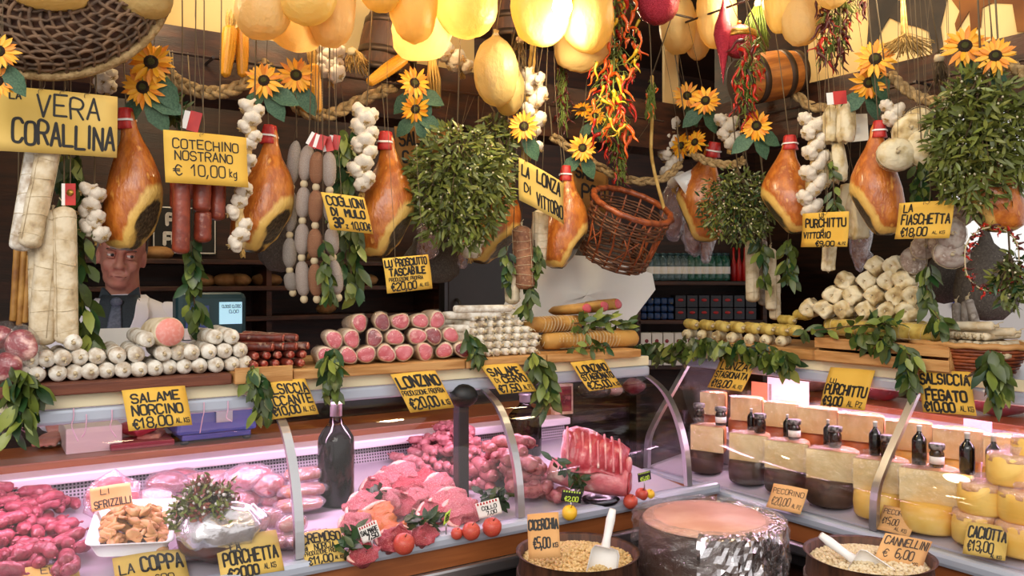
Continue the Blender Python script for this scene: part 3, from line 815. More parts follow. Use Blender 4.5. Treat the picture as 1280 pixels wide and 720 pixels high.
# bagged ham pieces, far left
m_marb = mat('marbled_ham', '7c1c28', '98303a', 30, .35, c3='e4b4a8', lo=.42, hi=.56, detail=3)
def bag(c, r, seed, lab):
    root = empty('bagged_ham', c, lab, 'ham', 'bagged ham pieces')
    q = M().ell(c, (r, r * .6, r * .9), 14, 10).warp(r * .3, 18, seed)
    part('ham_piece', q, m_marb, root)
    q = M().ell(c, (r * 1.22, r * .85, r * 1.12), 18, 12).warp(r * .35, 26, seed + 1)
    part('clear_wrap', q, m_film, root)
bag(L(sL(3, .1), .12, 1.415), .034, 1, 'bagged ham piece topmost at the far edge of the left stack')
bag(L(sL(27, .03), .01, 1.405), .034, 2, 'bagged dark red ham piece beside the hanging white salami')
bag(L(sL(8, -.0), -.0, 1.36), .036, 3, 'bagged marbled ham piece above the leaf bunch at the far left')
# dry red sausages
protD = [log(.15, .0115, m_dry, .08, i, m_end=None, twist=False, seg=12) for i in range(3)]
f = M().lathe([(1e-5, .0012), (.009, .0008), (.0102, -.002)], 12).mesh('cut_face', m_drye)
protD = [p + [('cut_face', f)] for p in protD]
k = 0
for row, (px0, n, z) in enumerate([(318, 5, 0), (322, 5, 1), (334, 4, 2), (350, 2, 3)]):
    for i in range(n):
        px = px0 + i * 14.5
        a = sL(px, .0)
        q = L(a + (.02 if row > 1 else 0), R.uniform(-.012, .012) + row * .008, ZS + .0145 + z * .0215)
        ax = uL * .8 + nL * .6 if row >= 2 else nL + uL * .1
        put('dry_red_sausage', protD[k % 3], axes(q, ax + V((0, 0, R.uniform(-.05, .05))), x=(0, 0, 1), roll=R.uniform(0, 6)),
            'thin dry red sausage, %s from the left in the %s row of its heap' % (ORD[i], ('bottom', 'second', 'third', 'top')[row]), 'sausage', 'dry red sausages')
        k += 1
# pink bagged loins
cent = [(408, 436), (436, 446), (458, 447), (483, 443), (505, 442), (532, 441), (555.5, 441), (579, 438),
        (418, 418), (440, 429), (468, 425), (494, 422.5), (522, 422.5), (542, 424), (564, 420.5), (450, 406), (478, 402), (501, 401), (526, 402), (547, 400)]
pos = ['beside the leaf bunch'] + ['%s from the left in the bottom row' % ORD[i] for i in range(1, 8)] + ['topmost at the left end'] + \
      ['%s from the left in the middle row' % ORD[i] for i in range(1, 7)] + ['%s from the left in the top row' % ORD[i] for i in range(5)]
protP = [cut_log(.15, .0255, m_lonzr, (m_lonz, m_lonz, m_lonzd, m_lonz, m_lonz)[i], i) for i in range(5)]
rows = [0] * 8 + [1] * 7 + [2] * 5
for i, (px, py) in enumerate(cent):
    d = -.005 + rows[i] * .022
    q = PL(px, py, d)
    q.z = ZS + .027 + rows[i] * .043
    ax = nL * .35 + V((-q.x, -q.y, 0)).normalized() + uL * R.uniform(-.2, .25) + V((0, 0, R.uniform(-.02, .12)))
    put('bagged_pork_loin', protP[(i * 3 + i // 4) % 5], axes(q, ax, x=(0, 0, 1), scale=R.uniform(.92, 1.02), roll=R.uniform(0, 6)),
        'bagged pink pork loin with cut face showing, ' + pos[i], 'cured meat', 'bagged pork loins')
# thin white salami pile
protW = [log(.2, .0115, m_sal, .07, i + 9, seg=12) for i in range(3)]
k = 0
for row, n in enumerate([8, 8, 8, 7, 6, 5]):
    for i in range(n):
        px = 590 + row * 3 + i * 11.4
        if row < 2: px = 588 + (row % 2) * 5 + i * 11.2
        a = sL(px, .01); q = L(a, .0 + row * .012, ZS + .0125 + row * .0208)
        put('thin_white_salami', protW[k % 3], axes(q, nL + uL * .2 + V((R.uniform(-.05, .05), 0, 0)), x=(0, 0, 1), roll=R.uniform(0, 6)),
            'thin white salami, %s from the left in the %s row of its pile' % (ORD[i], ('bottom', 'second', 'third', 'fourth', 'fifth', 'sixth')[row]), 'salami', 'thin white salami pile')
        k += 1
for i, (px, z, t) in enumerate([(640, 6.4, 'uppermost'), (628, 5.5, 'under the uppermost one'), (602, 3.55, 'at the left shoulder of the pile'), (597, 2.6, 'low at the left flank of the pile')]):
    q = L(sL(px, .05), .05 + .01 * i, ZS + .0125 + z * .0205)
    put('thin_white_salami', protW[i % 3], axes(q, uL + nL * .1, x=(0, 0, 1)), 'thin white salami lying crosswise on the pile, ' + t, 'salami', 'thin white salami pile')
# netted brown loins
def netted(a, b, r, lab, seed, slices=0):
    a, b = V(a), V(b); Ln = (b - a).length
    pr = log(Ln, r, m_netted, .1, seed, seg=18, twist=False)
    k = M()
    for i in range(int(Ln / .013)):
        z = -.012 - i * .013
        rr = r * 1.03 * math.sin(math.acos(max(-1, min(1, 1 - 2 * (-z) / Ln)))) ** .35
        k.tube([(math.cos(t) * rr, math.sin(t) * rr, z + .003 * math.sin(2 * t)) for t in [2 * PI * j / 16 for j in range(16)]], .0012, 5, closed=True)
    pr.append(('string', k.mesh('string', m_string)))
    put('netted_loin', pr, axes(a, a - b, x=(0, 0, 1)), lab, 'cured meat', 'netted brown loins')
netted(L(sL(796, .05), .05, ZS + .031), L(sL(676, .09), .09, ZS + .031), .029, 'long string-netted brown loin at the bottom of its pile', 1)
netted(L(sL(725, .1), .1, ZS + .086), L(sL(657, .09), .09, ZS + .086), .027, 'short string-netted brown loin above the long one', 2)
netted(L(sL(786, .17), .17, ZS + .031), L(sL(690, .19), .19, ZS + .031), .028, 'string-netted brown loin hidden behind the long one', 5)
for i, (px, py, t) in enumerate([(734, 384, 'largest'), (756, 379, 'middle'), (773, 377, 'smallest')]):
    q = L(sL(px, .06 + .05 * i), .06 + .05 * i, ZS + .138 + .004 * i)
    put('sliced_pork_cheek', cut_log(.15, .022, m_lonzr, m_lonz, i + 2, rim=m_netted)[:2], axes(q, uL * .35 + nL * 1.0 + V((0, 0, .1)), x=uL, scale=(1.35, .85, 1)),
        'brown cured cheek with pink cut end atop the netted loins, ' + t, 'cured meat', 'cured cheeks')

# ------------------------------------------------------------------ right counter shelf
protY = [log(.085, .0165, m_yel, .12, i + 3, seg=14, twist=True) for i in range(3)]
yrow = [(864, 'first'), (884, 'second'), (903, 'third'), (922, 'fourth'), (941, 'fifth'), (959, 'sixth'), (977, 'seventh'), (993, 'eighth')]
for i, (px, t) in enumerate(yrow):
    q = Rt(tR(px + 6, .10), .10, ZRa + .020 + .034)
    put('yellow_sausage', protY[i % 3], axes(q, uR * 1.0 + nR * .5, x=(0, 0, 1), scale=1.22), 'plump yellow sausage, %s from the left in the upper row' % t, 'sausage', 'yellow sausage rows')
protG = [log(.09, .0165, m_purch, .16, i + 5, seg=14) for i in range(3)]
for i, px in enumerate([857, 876, 894, 913, 935, 955, 975]):
    q = Rt(tR(px, .075), .075, ZRa + .0175)
    put('gnarled_sausage', protG[i % 3], axes(q, nR + uR * .5, x=(0, 0, 1), scale=1.15, roll=i), 'gnarled brown-and-white sausage, %s from the left in the lower row' % ORD[i], 'sausage', 'gnarled sausage row')
for i, (px, z) in enumerate([(992, .085), (1012, .105)]):
    q = Rt(tR(px, .16), .16, ZRa + z)
    put('yellow_sausage', protY[i], axes(q, uR + nR * .4, x=(0, 0, 1), scale=1.05), 'plump yellow sausage leaning on the salami pyramid, ' + ('lower one', 'upper one')[i], 'sausage', 'yellow sausage rows')
# pyramid of purchittu: knobbly short salami standing nose forward
def knob(seed):
    md = lambda a, z, r: .93 / (abs(math.cos(a)) ** 5 + abs(math.sin(a)) ** 5) ** .2 + .04 * math.sin(5 * a + seed)
    m = M().lathe([(1e-5, .022), (.010, .023), (.018, .026), (.0225, .022), (.0245, .008), (.024, -.01), (.023, -.05), (.015, -.075), (1e-5, -.08)], 28, md)
    m.warp(.008, 50, seed * 4.4)
    k = M().tube([(0, 0, .02), (.003, .002, .030), (-.002, .004, .034)], .0018, 6)
    return [('body', m.mesh('body', m_purch)), ('tied_end', k.mesh('tied_end', m_string))]
protK = [knob(i) for i in range(4)]
ZP = ZRb + .06
big = log(.36, .026, m_yel, .07, 4, seg=20, strings=12)
put('large_yellow_salami', big, axes(Rt(tR(1176, .09), .09, ZRb + .028), uR, x=(0, 0, 1)), 'long yellow string-bound salami lying in front below the pyramid', 'salami', 'long yellow salami')
put('large_yellow_salami', big, axes(Rt(tR(1165, .15), .15, ZRb + .028), uR, x=(0, 0, 1)), 'long yellow salami lying behind the front one below the pyramid', 'salami', 'long yellow salami')
put('large_yellow_salami', big, axes(Rt(tR(1160, .215), .215, ZRb + .028), uR, x=(0, 0, 1)), 'long yellow salami hidden third below the pyramid', 'salami', 'long yellow salami')
prow = [([1012, 1032, 1056, 1083, 1110, 1135], 0, 'bottom'), ([1043, 1067, 1094, 1121, 1143], 1, 'second'), ([1057, 1084, 1110, 1130], 2, 'third'), ([1095, 1117], 3, 'top')]
for pxs, r_, nm in prow:
    for i, px in enumerate(pxs):
        d = .12 + r_ * .012
        qq = Rt(tR(px, d), d, ZP + .024 + r_ * .0455)
        put('knobbly_salami', protK[(i + r_) % 4], axes(qq, nR * .5 + V((-.35, -.8, 0)) + V((R.uniform(-.1, .1), 0, .05)), x=(0, 0, 1), scale=1.17, roll=R.uniform(-.3, .3) + PI / 4),
            'short knobbly pale salami, %s from the left in the %s row of the pyramid' % (ORD[i], nm), 'salami', 'pyramid of knobbly salami')
# basket with thin salami
def wickerbowl(c, rx, ry, h, mat_, root, rows=7):
    n = 22
    for i in range(rows):
        t = i / (rows - 1); k = .74 + .26 * t
        m = M().tube([V(c) + V((math.cos(a) * rx * k, math.sin(a) * ry * k, h * t + .002 * math.sin(a * n + i * PI))) for a in [2 * PI * j / 66 for j in range(66)]], .0058, 6, closed=True)
        yield m
c = Rt(tR(1206, .13), .15, ZRb - .075)
yaw = math.atan2(uR.y, uR.x)
root = empty('bread_basket', c, 'shallow woven basket holding thin pale salami on the cheese counter', 'basket')
rx, ry, h = .155, .10, .066
def bp(a, k, z):
    x, y = math.cos(a) * rx * k, math.sin(a) * ry * k
    return c + uR * x + V((-uR.y, uR.x, 0)) * y + V((0, 0, z))
wm = M()
for i in range(8):
    t = i / 7; k = .76 + .24 * t
    wm.tube([bp(2 * PI * j / 72, k + .012 * math.sin(j * PI / 3 + i * PI), h * t + .004) for j in range(72)], .0055, 6, closed=True)
wm.lathe([(1e-5, 0), (1, 0), (1, .006), (1e-5, .006)], 30, mw=Matrix.Translation(c) @ Matrix.Rotation(yaw, 4, 'Z') @ Matrix.Diagonal((rx * .76, ry * .76, 1, 1)))
part('woven_side', wm, m_wickr, root)
part('rim', M().tube([bp(2 * PI * j / 48, 1.03, h + .008 + .002 * math.sin(j * 2)) for j in range(48)], .0085, 8, closed=True), m_woodp, root, label='pale wrapped rim')
protT = [log(.17, .0105, m_cor, .08, i + 20, seg=12) for i in range(3)]
for i in range(22):
    lay = i // 8; a = (i % 8 - 3.5) * .026 + R.uniform(-.004, .004)
    qq = c + uR * (a * (1 - .15 * lay) + .03) + V((-uR.y, uR.x, 0)) * (-.055 + .01 * lay) + V((0, 0, .052 + lay * .0225))
    put('thin_pale_salami', protT[i % 3], axes(qq, nR + uR * R.uniform(-.25, .25), x=(0, 0, 1)), 'thin pale salami heaped in the woven basket', 'salami', 'thin salami in the basket')
for i, (z, a) in enumerate([(.128, .08), (.112, .12)]):
    qq = c + uR * a + V((-uR.y, uR.x, 0)) * (-.02 + .035 * i) + V((0, 0, z))
    put('thin_pale_salami', protT[i], axes(qq, uR + V((0, 0, .04)), x=(0, 0, 1), scale=1.15), 'thin pale salami lying crosswise on the basket heap, ' + ('upper', 'rear')[i], 'salami', 'thin salami in the basket')
for i, (px, py0, py1) in enumerate([(1203, 378, 414), (1212, 376, 416), (1228, 374, 412)]):
    a0, b0 = PR(px - 6, py1, .3), PR(px + (-2, 2, -12)[i] - 6, py0, .3)
    put('upright_salami', log((b0 - a0).length + .06, .013, m_coral, .06, i), axes(b0, b0 - a0), 'grey thin salami standing upright behind the basket, %s of three' % ('leftmost', 'middle', 'rightmost')[i], 'salami', 'upright grey salami')
# ------------------------------------------------------------------ things that hang from the rails
RAIL = {'L0': (L, .04, 2.5), 'L1': (L, .19, 2.15), 'R0': (Rt, .0, 2.5), 'R1': (Rt, .2, 2.15), 'L2': (L, -.1, 2.62), 'R2': (Rt, -.1, 2.62)}
def railpt(p, side, hi=None):
    o, u, n = (OL, uL, nL) if side == 'L' else (OR, uR, nR)
    a = (p - o).x * u.x + (p - o).y * u.y
    d = -((p - o).x * n.x + (p - o).y * n.y)
    k = 2 if hi else (0 if d < .11 else 1)
    fr, dd, z = RAIL[side + str(k)]
    return fr(a, dd, z)
def cord(root, top, side, r=.0008, hi=None, m_=None, name='string'):
    q = railpt(V(top), side, hi)
    q.z += .005
    wpart(root, name, M().tube([V(top), V(top) * .5 + q * .5 + V((.002, 0, 0)), q], r, 6), m_ or m_cord)
def PP(side, px, py, d): return PL(px, py, d) if side == 'L' else PR(px, py, d)

# hams ---------------------------------------------------------------
def hammesh(flip, seed):
    W = [(0, .20), (.05, .26), (.12, .25), (.22, .38), (.34, .66), (.46, .88), (.58, 1.0), (.70, 1.02), (.80, .98), (.90, .86), (.97, .6), (1.0, .25)]
    m = M(); seg = 36; rows = 44; vs = []
    for i in range(rows + 1):
        t = i / rows
        for k in range(len(W) - 1):
            if W[k][0] <= t <= W[k + 1][0]:
                f = (t - W[k][0]) / (W[k + 1][0] - W[k][0]); wv = W[k][1] + (W[k + 1][1] - W[k][1]) * f; break
        cx = .22 * math.sin(PI * min(1, t * 1.1)) * .6 * flip - .1 * flip * t
        for j in range(seg):
            a = 2 * PI * j / seg
            vs.append(V((cx + math.cos(a) * wv * .5, math.sin(a) * wv * .42 * (.75 if math.sin(a) > 0 else 1), -t)))
    for v in vs:
        q = V((v.x * 3, v.y * 3, v.z * 3 + seed * 5))
        v += V((noise.noise(q), noise.noise(q + V((9, 0, 0))), 0)) * .035
    n = V((.60 * flip, -.16, -.78)).normalized(); p0 = V((.25 * flip, 0, -.84))
    dist = [(v - p0).dot(n) for v in vs]
    for i, v in enumerate(vs):
        if dist[i] > 0: vs[i] = v - n * dist[i] * .9 + V((noise.noise(v * 9), noise.noise(v * 9 + V((5, 0, 0))), noise.noise(v * 9 + V((0, 5, 0))))) * .012
    fs = [(i * seg + j, i * seg + (j + 1) % seg, (i + 1) * seg + (j + 1) % seg, (i + 1) * seg + j) for i in range(rows) for j in range(seg)]
    fs += [tuple(reversed(range(seg))), tuple(rows * seg + j for j in range(seg))]
    m.v = vs; m.f = fs; m.m = [0] * len(fs)
    me = m.mesh('meat', [m_hamz])
    at = me.attributes.new('cut_depth', 'FLOAT', 'POINT')
    at.data.foreach_set('value', [max(dist[i], (-vs[i].z - .965) * 2.2) for i in range(len(vs))])
    return me
def ham_zones():
    # skin, the fat along the trimmed edge, the mould-dark trimmed face: zones of the meat itself
    m = mat('ham_zoned', 'c9772a', 'a4531b', 7, .34, c3='dd9a46', lo=.36, hi=.6, bump=.5, bscale=24, coat=.25)
    nt = m.node_tree; N, K = nt.nodes, nt.links; b = N['Principled BSDF']
    skin = b.inputs['Base Color'].links[0].from_socket
    at = N.new('ShaderNodeAttribute'); at.attribute_name = 'cut_depth'
    tc = N.new('ShaderNodeTexCoord'); nz = N.new('ShaderNodeTexNoise'); nz.inputs['Scale'].default_value = 7; nz.inputs['Detail'].default_value = 5; K.new(tc.outputs['Object'], nz.inputs['Vector'])
    ad = N.new('ShaderNodeMath'); ad.operation = 'MULTIPLY_ADD'; ad.inputs[1].default_value = .10; K.new(nz.outputs['Fac'], ad.inputs[0]); K.new(at.outputs['Fac'], ad.inputs[2])
    def step(lo, hi):
        r = N.new('ShaderNodeMapRange'); r.inputs['From Min'].default_value = lo; r.inputs['From Max'].default_value = hi; K.new(ad.outputs[0], r.inputs['Value']); return r.outputs[0]
    m1 = N.new('ShaderNodeMix'); m1.data_type = 'RGBA'; K.new(step(-.03, .0), m1.inputs[0]); K.new(skin, m1.inputs[6]); m1.inputs[7].default_value = hx('dcb25e')
    n2 = N.new('ShaderNodeTexNoise'); n2.inputs['Scale'].default_value = 30; n2.inputs['Detail'].default_value = 6; K.new(tc.outputs['Object'], n2.inputs['Vector'])
    r2 = N.new('ShaderNodeValToRGB'); r2.color_ramp.elements[0].color = hx('2a221a'); r2.color_ramp.elements[1].color = hx('6e5c42'); r2.color_ramp.elements[0].position = .4; r2.color_ramp.elements[1].position = .7; K.new(n2.outputs['Fac'], r2.inputs[0])
    m2 = N.new('ShaderNodeMix'); m2.data_type = 'RGBA'; K.new(step(.09, .115), m2.inputs[0]); K.new(m1.outputs[2], m2.inputs[6]); K.new(r2.outputs[0], m2.inputs[7])
    K.new(m2.outputs[2], b.inputs['Base Color'])
    return m
m_hamz = ham_zones()
HAM = {(f, s_): hammesh(f, s_) for f in (1, -1) for s_ in (0, 1)}
band = M().lathe([(.16, -.13), (.14, -.09), (.135, -.04), (.12, 0), (.11, .02)], 18, lambda a, z, r: 1 + .08 * math.sin(5 * a)).mesh('paper_band', m_redp)
bandw = M().lathe([(.163, -.075), (.16, -.06)], 18, lambda a, z, r: 1.0 + .08 * math.sin(5 * a))
bandw.f = bandw.f[:-2]; bandw.m = bandw.m[:-2]
bandw = bandw.mesh('white_stripe', m_labelw)
def ham(side, top, bot, wpx, d, flip, lab, seed=0, red=True):
    a, b = PP(side, *top, d), PP(side, *bot, d)
    Ln = (b - a).length; W = wpx / F * a.y
    z = (a - b).normalized()
    mw = axes(a, z, x=V((1, 0, 0)) if side == 'L' else V((.9, -.35, 0)), scale=(W, W, Ln))
    pr = [('meat', HAM[(flip, seed)])]
    if red: pr.append(('paper_band', band, [('white_stripe', bandw)], 'red paper band with white print'))
    r = put('hanging_ham', pr, mw, lab, 'ham', 'hanging cured hams')
    cord(r, a - z * .02, side, .0016)
    return r
ham('L', (157, 139), (168, 312), 72, .13, 1, 'cured ham hanging beside the big corallina sign, above the man')
ham('L', (337, 160), (322, 316), 70, .15, 1, 'cured ham hanging between garlic string and grey mule salami', 1)
ham('L', (482, 168), (478, 322), 70, .16, 1, 'cured ham hanging beside the mistletoe bunch and garlic', 0)
ham('L', (632, 210), (604, 330), 62, .22, 1, 'cured ham half hidden behind the mistletoe bunch', 1, False)
ham('L', (708, 210), (702, 336), 55, .14, 1, 'cured ham hanging beside the lonza card and wicker basket', 1)
ham('R', (893, 180), (870, 300), 62, .2, -1, 'cured ham behind the dark bushy bunch and rope', 0)
ham('R', (987, 172), (990, 292), 64, .1, -1, 'cured ham hanging beside the garlic string at the purchittu card', 1)
ham('R', (1099, 154), (1098, 294), 62, .08, -1, 'cured ham hanging between purchittu strings and flask-shaped salami', 0)
ham('R', (1252, 170), (1237, 290), 72, .1, -1, 'cured ham hanging below the largest mistletoe bunch at the far right', 1, False)
# dark cured shoulders in the second row
def dark(side, c, rpx, d, lab, seed, ry=1.25):
    q = PP(side, *c, d); r = rpx / F * q.y
    m = M().lathe([(.12, 1.2), (.22, .9), (.55, .62), (.9, .2), (1.0, -.25), (.9, -.62), (.5, -.92), (1e-5, -1)], 22, lambda a, z, k: 1 + .06 * math.sin(3 * a + seed))
    m.warp(.07, 2.2, seed)
    o = put('dark_cured_shoulder', [('meat', m.mesh('meat', m_hamg))], axes(q, (0, 0, 1), scale=(r, r * .6, r * ry)), lab, 'cured meat', 'dark cured shoulders')
    cord(o, q + V((0, 0, r * ry * 1.18)), side)
dark('L', (352, 300), 32, .42, 'dark grey cured shoulder hanging behind the mule salami', 1)
dark('L', (548, 322), 26, .4, 'dark grey cured shoulder behind the tascabile card', 2)
dark('R', (1232, 350), 42, .55, 'large dark grey cured shoulder by the bright street opening', 3)
dark('R', (1180, 345), 28, .6, 'dark grey cured shoulder behind the flat round salami', 4)
dark('L', (750, 300), 40, .5, 'dark cured shoulder behind the wicker basket', 6)
dark('L', (520, 330), 22, .62, 'small dark cured shoulder left of the mistletoe bunch', 8)

# hanging salami --------------------------------------------------------
def hanglog(side, top, bot, wpx, d, m_, lab, name='hanging_salami', cat='salami', group=None, strings=6, seed=0, wob=.07, corded=True):
    a, b = PP(side, *top, d), PP(side, *bot, d)
    r = wpx / 2 / F * a.y
    o = put(name, log((b - a).length, r, m_, wob, seed, strings=strings), axes(a, a - b, roll=seed), lab, cat, group)
    if corded: cord(o, a + V((0, 0, .015)), side, .0016)
    return o
g = 'long corallina salami'
hanglog('L', (52, 150), (24, 314), 24, .06, m_sal, 'long white corallina hanging outermost below the big card', group=g, seed=1, name='corallina_salami')
hanglog('L', (66, 160), (36, 310), 27, .03, m_cor, 'long cream corallina overlapping the outermost white one', group=g, seed=2, name='corallina_salami')
hanglog('L', (66, 262), (52, 432), 31, .06, m_cor, 'long cream corallina, lower pair, on the salami stack side', group=g, seed=3, name='corallina_salami')
hanglog('L', (80, 258), (83, 430), 27, .04, m_cor, 'long cream corallina with red tag, nearest the leaf garland', group=g, seed=4, name='corallina_salami')
hanglog('L', (48, 280), (50, 420), 24, .1, m_cor, 'long cream corallina half hidden behind the lower pair', group=g, seed=5, name='corallina_salami')
q = PL(88, 243, .02)
root = empty('red_tag', q, 'small red and white paper tag tied above the lower corallina', 'tag')
part('card', M().box(q, (.024, .0015, .05), None), m_redp, root, False)
part('white_edge', M().box(q - V((.016, 0, 0)), (.008, .0015, .05)), m_labelw, root, False)
part('emblem', M().lathe([(1e-5, 0), (.008, 0), (.008, .0015), (1e-5, .0015)], 14, mw=axes(q - V((0, .0008, -.004)), (0, -1, 0))), m_gold, root)
cord(root, q + V((0, 0, .025)), 'L', .0012)
for i, (px, a, b) in enumerate([(18, 300, 402), (26, 310, 408), (33, 318, 404)]):
    hanglog('L', (px + 4, a), (px - 2, b), 8, .26, m_netted, 'brown stick-like sausage hanging behind the corallinas, %s of three' % ('leftmost', 'middle', 'rightmost')[i], 'stick_sausage', 'sausage', 'brown stick sausages', 0, i)
g = 'red cotechino sausages'
for i, (px, a, b, w_, d, t) in enumerate([(226, 205, 318, 21, .04, 'longest, in front'), (252, 200, 266, 22, .06, 'upper short one in the middle'), (253, 262, 304, 21, .07, 'lower short one in the middle'),
                                     (272, 205, 276, 19, .08, 'nearest the garlic string'), (221, 190, 262, 17, .12, 'behind the longest one'), (240, 196, 250, 18, .13, 'rear one under the card')]):
    hanglog('L', (px + 1, a), (px, b), w_, d, m_cote, 'red cotechino sausage hanging under its yellow card, ' + t, 'cotechino_sausage', 'sausage', g, 0, i, .05, corded=(i != 2))
g = 'strings of grey mule salami'
def chain(side, pts, wpx, d, m_, lab, seed):
    root = None; ms = [log(1, .5, m_, .06, seed + k, seg=14, strings=2, ends=.8, twist=False) for k in range(2)]
    top = PP(side, pts[0][0], pts[0][1], d)
    root = empty('salami_string', top, lab, 'salami', g)
    for i in range(len(pts) - 1):
        a, b = PP(side, *pts[i], d), PP(side, *pts[i + 1], d)
        r = wpx / F * a.y
        gap = .12
        a2, b2 = a + (b - a) * gap * .5, b - (b - a) * gap * .5
        Ln = (b2 - a2).length
        mw = axes(a2, a - b, scale=(r, r, Ln), roll=i * 1.3)
        body = link('link', ms[i % 2][0][1], root); body.matrix_local = Matrix.Translation(-top) @ mw
        st = link('string', ms[i % 2][1][1], body)
        part('knot', M().ell(b, (r * .28, r * .28, r * .3), 8, 6), m_string, root)
    cord(root, top, side, .0016)
chain('L', [(371, 172), (364, 234), (362, 294), (362, 338), (366, 366)], 17, .16, m_coral, 'string of grey mule salami, rearmost and darkest', 1)
chain('L', [(386, 178), (380, 230), (378, 276), (377, 322), (380, 374)], 18, .09, m_mula, 'string of pale grey mule salami, second from the ham', 2)
chain('L', [(397, 186), (395, 234), (394, 282), (393, 326), (396, 374)], 18, .06, m_mulb, 'string of brownish mule salami in the middle of the bundle', 3)
chain('L', [(411, 186), (412, 238), (414, 282), (416, 322), (423, 372)], 18, .045, m_mula, 'string of mule salami hanging behind the coglioni card', 4)
def redtag(side, px, py, d, lab, w_=.026, h=.05, white=True, tilt=.2):
    q = PP(side, px, py, d)
    root = empty('paper_tag', q, lab, 'tag', 'red and white paper tags')
    m3 = Matrix.Rotation(tilt, 4, 'Y')
    mm = M().box((0, 0, 0), (w_, .0015, h)); mm.v = [q + m3 @ p for p in mm.v]
    part('red_card', mm, m_redp, root, False)
    if white:
        mm = M().box((-w_ * .75, .001, 0), (w_ * .5, .0015, h * .9)); mm.v = [q + m3 @ p for p in mm.v]
        part('white_card', mm, m_labelw, root, False)
    cord(root, q + V((0, 0, h / 2)), side)
for i, (px, py, t) in enumerate([(402, 178, .3), (411, 180, -.2), (420, 178, .15), (394, 176, .5)]):
    redtag('L', px, py, .03 + .004 * i, 'red and white paper tag on the mule salami strings, %s from the ham' % ORD[3 if i == 2 else (1, 2, 0, 0)[i]], .02, .04, True, t)
redtag('R', 1050, 122, .0, 'red and white paper tag above the hanging purchittu', .04, .04, True, -.1)
redtag('L', 243, 152, .05, 'red paper tag above the cotechino card', .03, .05, True, .25)
hanglog('L', (652, 282), (656, 362), 25, .07, m_mulb, 'netted lonza hanging under the lonza card, larger one', 'hanging_lonza', 'cured meat', 'hanging lonza', 7, 1, .1)
hanglog('L', (676, 262), (672, 330), 21, .09, m_cor, 'netted lonza hanging under the lonza card, paler one', 'hanging_lonza', 'cured meat', 'hanging lonza', 6, 2, .1)
hanglog('L', (640, 335), (641, 380), 19, .10, m_cor, 'small lonza hanging lowest beside the leaves', 'hanging_lonza', 'cured meat', 'hanging lonza', 4, 3, .12)
for i, (px, a, b, w_) in enumerate([(940, 300, 378, 17), (963, 310, 388, 14), (968, 342, 400, 14), (953, 300, 382, 12)]):
    hanglog('R', (px, a), (px + 1, b), w_, .25 + .03 * i, (m_cor, m_cor, m_cor, m_coral)[i], 'pale long salami hanging below the dark bushy bunch, %s' % ('outermost', 'middle', 'lowest', 'greyest')[i], group='long salami at the bushy bunch', seed=i, strings=4)
# knobbly purchittu on strings
for i, (px, a, b, w_) in enumerate([(1039, 140, 192, 24), (1058, 136, 192, 23), (1049, 186, 242, 24), (1030, 196, 246, 22), (1036, 306, 350, 26), (1060, 240, 300, 20), (1072, 250, 316, 20)]):
    q = PR(px, (a + b) / 2, .06 + .02 * (i > 1) + (.1 if i in (5, 6) else 0)); s_ = (b - a) / F * q.y / .116
    o = put('knobbly_salami', protK[i % 4], axes(q, (R.uniform(-.1, .1), 0, -1), scale=(s_ * .85, s_ * .85, s_), roll=i), 'knobbly pale salami hanging by the purchittu card, ' +
        ('upper one at the garlic', 'upper one at the ham', 'second tier, under the upper pair', 'second tier, against the garlic', 'below the card at the pyramid', 'behind the card', 'grey-shaded, behind the card towards the ham')[i], 'salami', 'hanging knobbly salami')
    cord(o, q + V((0, 0, .05 * s_)), 'R')
# flat round salami
fl = [log(.055, .04, m_purch, .12, i, ends=.5, seg=18, strings=2) for i in range(2)]
fl2 = [log(.055, .04, m_mula, .1, i + 4, ends=.5, seg=18, strings=2) for i in range(2)]
for i, (px, py, r, lo) in enumerate([(1122, 190, 20, 0), (1139, 160, 20, 0), (1158, 184, 22, 0), (1172, 168, 18, 0), (1148, 148, 16, 0), (1190, 292, 18, 1), (1190, 318, 18, 1), (1157, 308, 15, 1), (1143, 325, 15, 1), (1198, 268, 15, 1), (1180, 300, 15, 1)]):
    d = (0, .06, .05, .10, .11, .03, .04, .10, .14, .15, .11)[i]
    q = PR(px, py, d); s_ = r / F * q.y / .04
    o = put('flat_round_salami', (fl2 if lo else fl)[i % 2], axes(q, V((-q.x * .3, -1, R.uniform(-.1, .3))), x=(0, 0, 1), scale=(s_, s_ * 1.15, s_), roll=i), ('greyish' if lo else 'cream') + ' flat round salami hanging %s the fiaschetta card, %s' % ('below' if lo else 'above',
        ('leftmost', 'upper middle', 'lower middle', 'nearest the mistletoe', 'topmost', 'at the card edge', 'lowest', 'left middle', 'lower left', 'upper right', 'inner right')[i]), 'salami', 'flat round salami')
    cord(o, q + V((0, 0, r / F * q.y * .9)), 'R')
# pale vacuum packs in the second row
for i, (px, py, w_, h) in enumerate([(842, 262, 32, 70), (868, 288, 28, 60), (575, 318, 16, 26), (1075, 300, 26, 70), (536, 300, 30, 50), (883, 290, 20, 70)]):
    side = 'L' if px < 700 else 'R'; d = .32 + .02 * (i % 3)
    q = PP(side, px, py, d); k = q.y / F
    root = empty('wrapped_salami', q, 'plastic-wrapped greyish salami hanging in the second row, ' + ('behind the basket', 'beside the cane and basket', 'below the mistletoe', 'behind the purchittu card', 'behind the tascabile card', 'behind the bushy bunch')[i], 'salami', 'wrapped salami in the second row')
    mm = M().ell(q, (w_ * k * .42, w_ * k * .3, h * k * .5), 14, 10).warp(.008, 14, i)
    part('meat', mm, m_mulb, root)
    mm = M().ell(q, (w_ * k * .52, w_ * k * .4, h * k * .58), 16, 12).warp(.018, 24, i + 2)
    part('clear_wrap', mm, m_filmp, root)
    cord(root, q + V((0, 0, h * k * .55)), side)

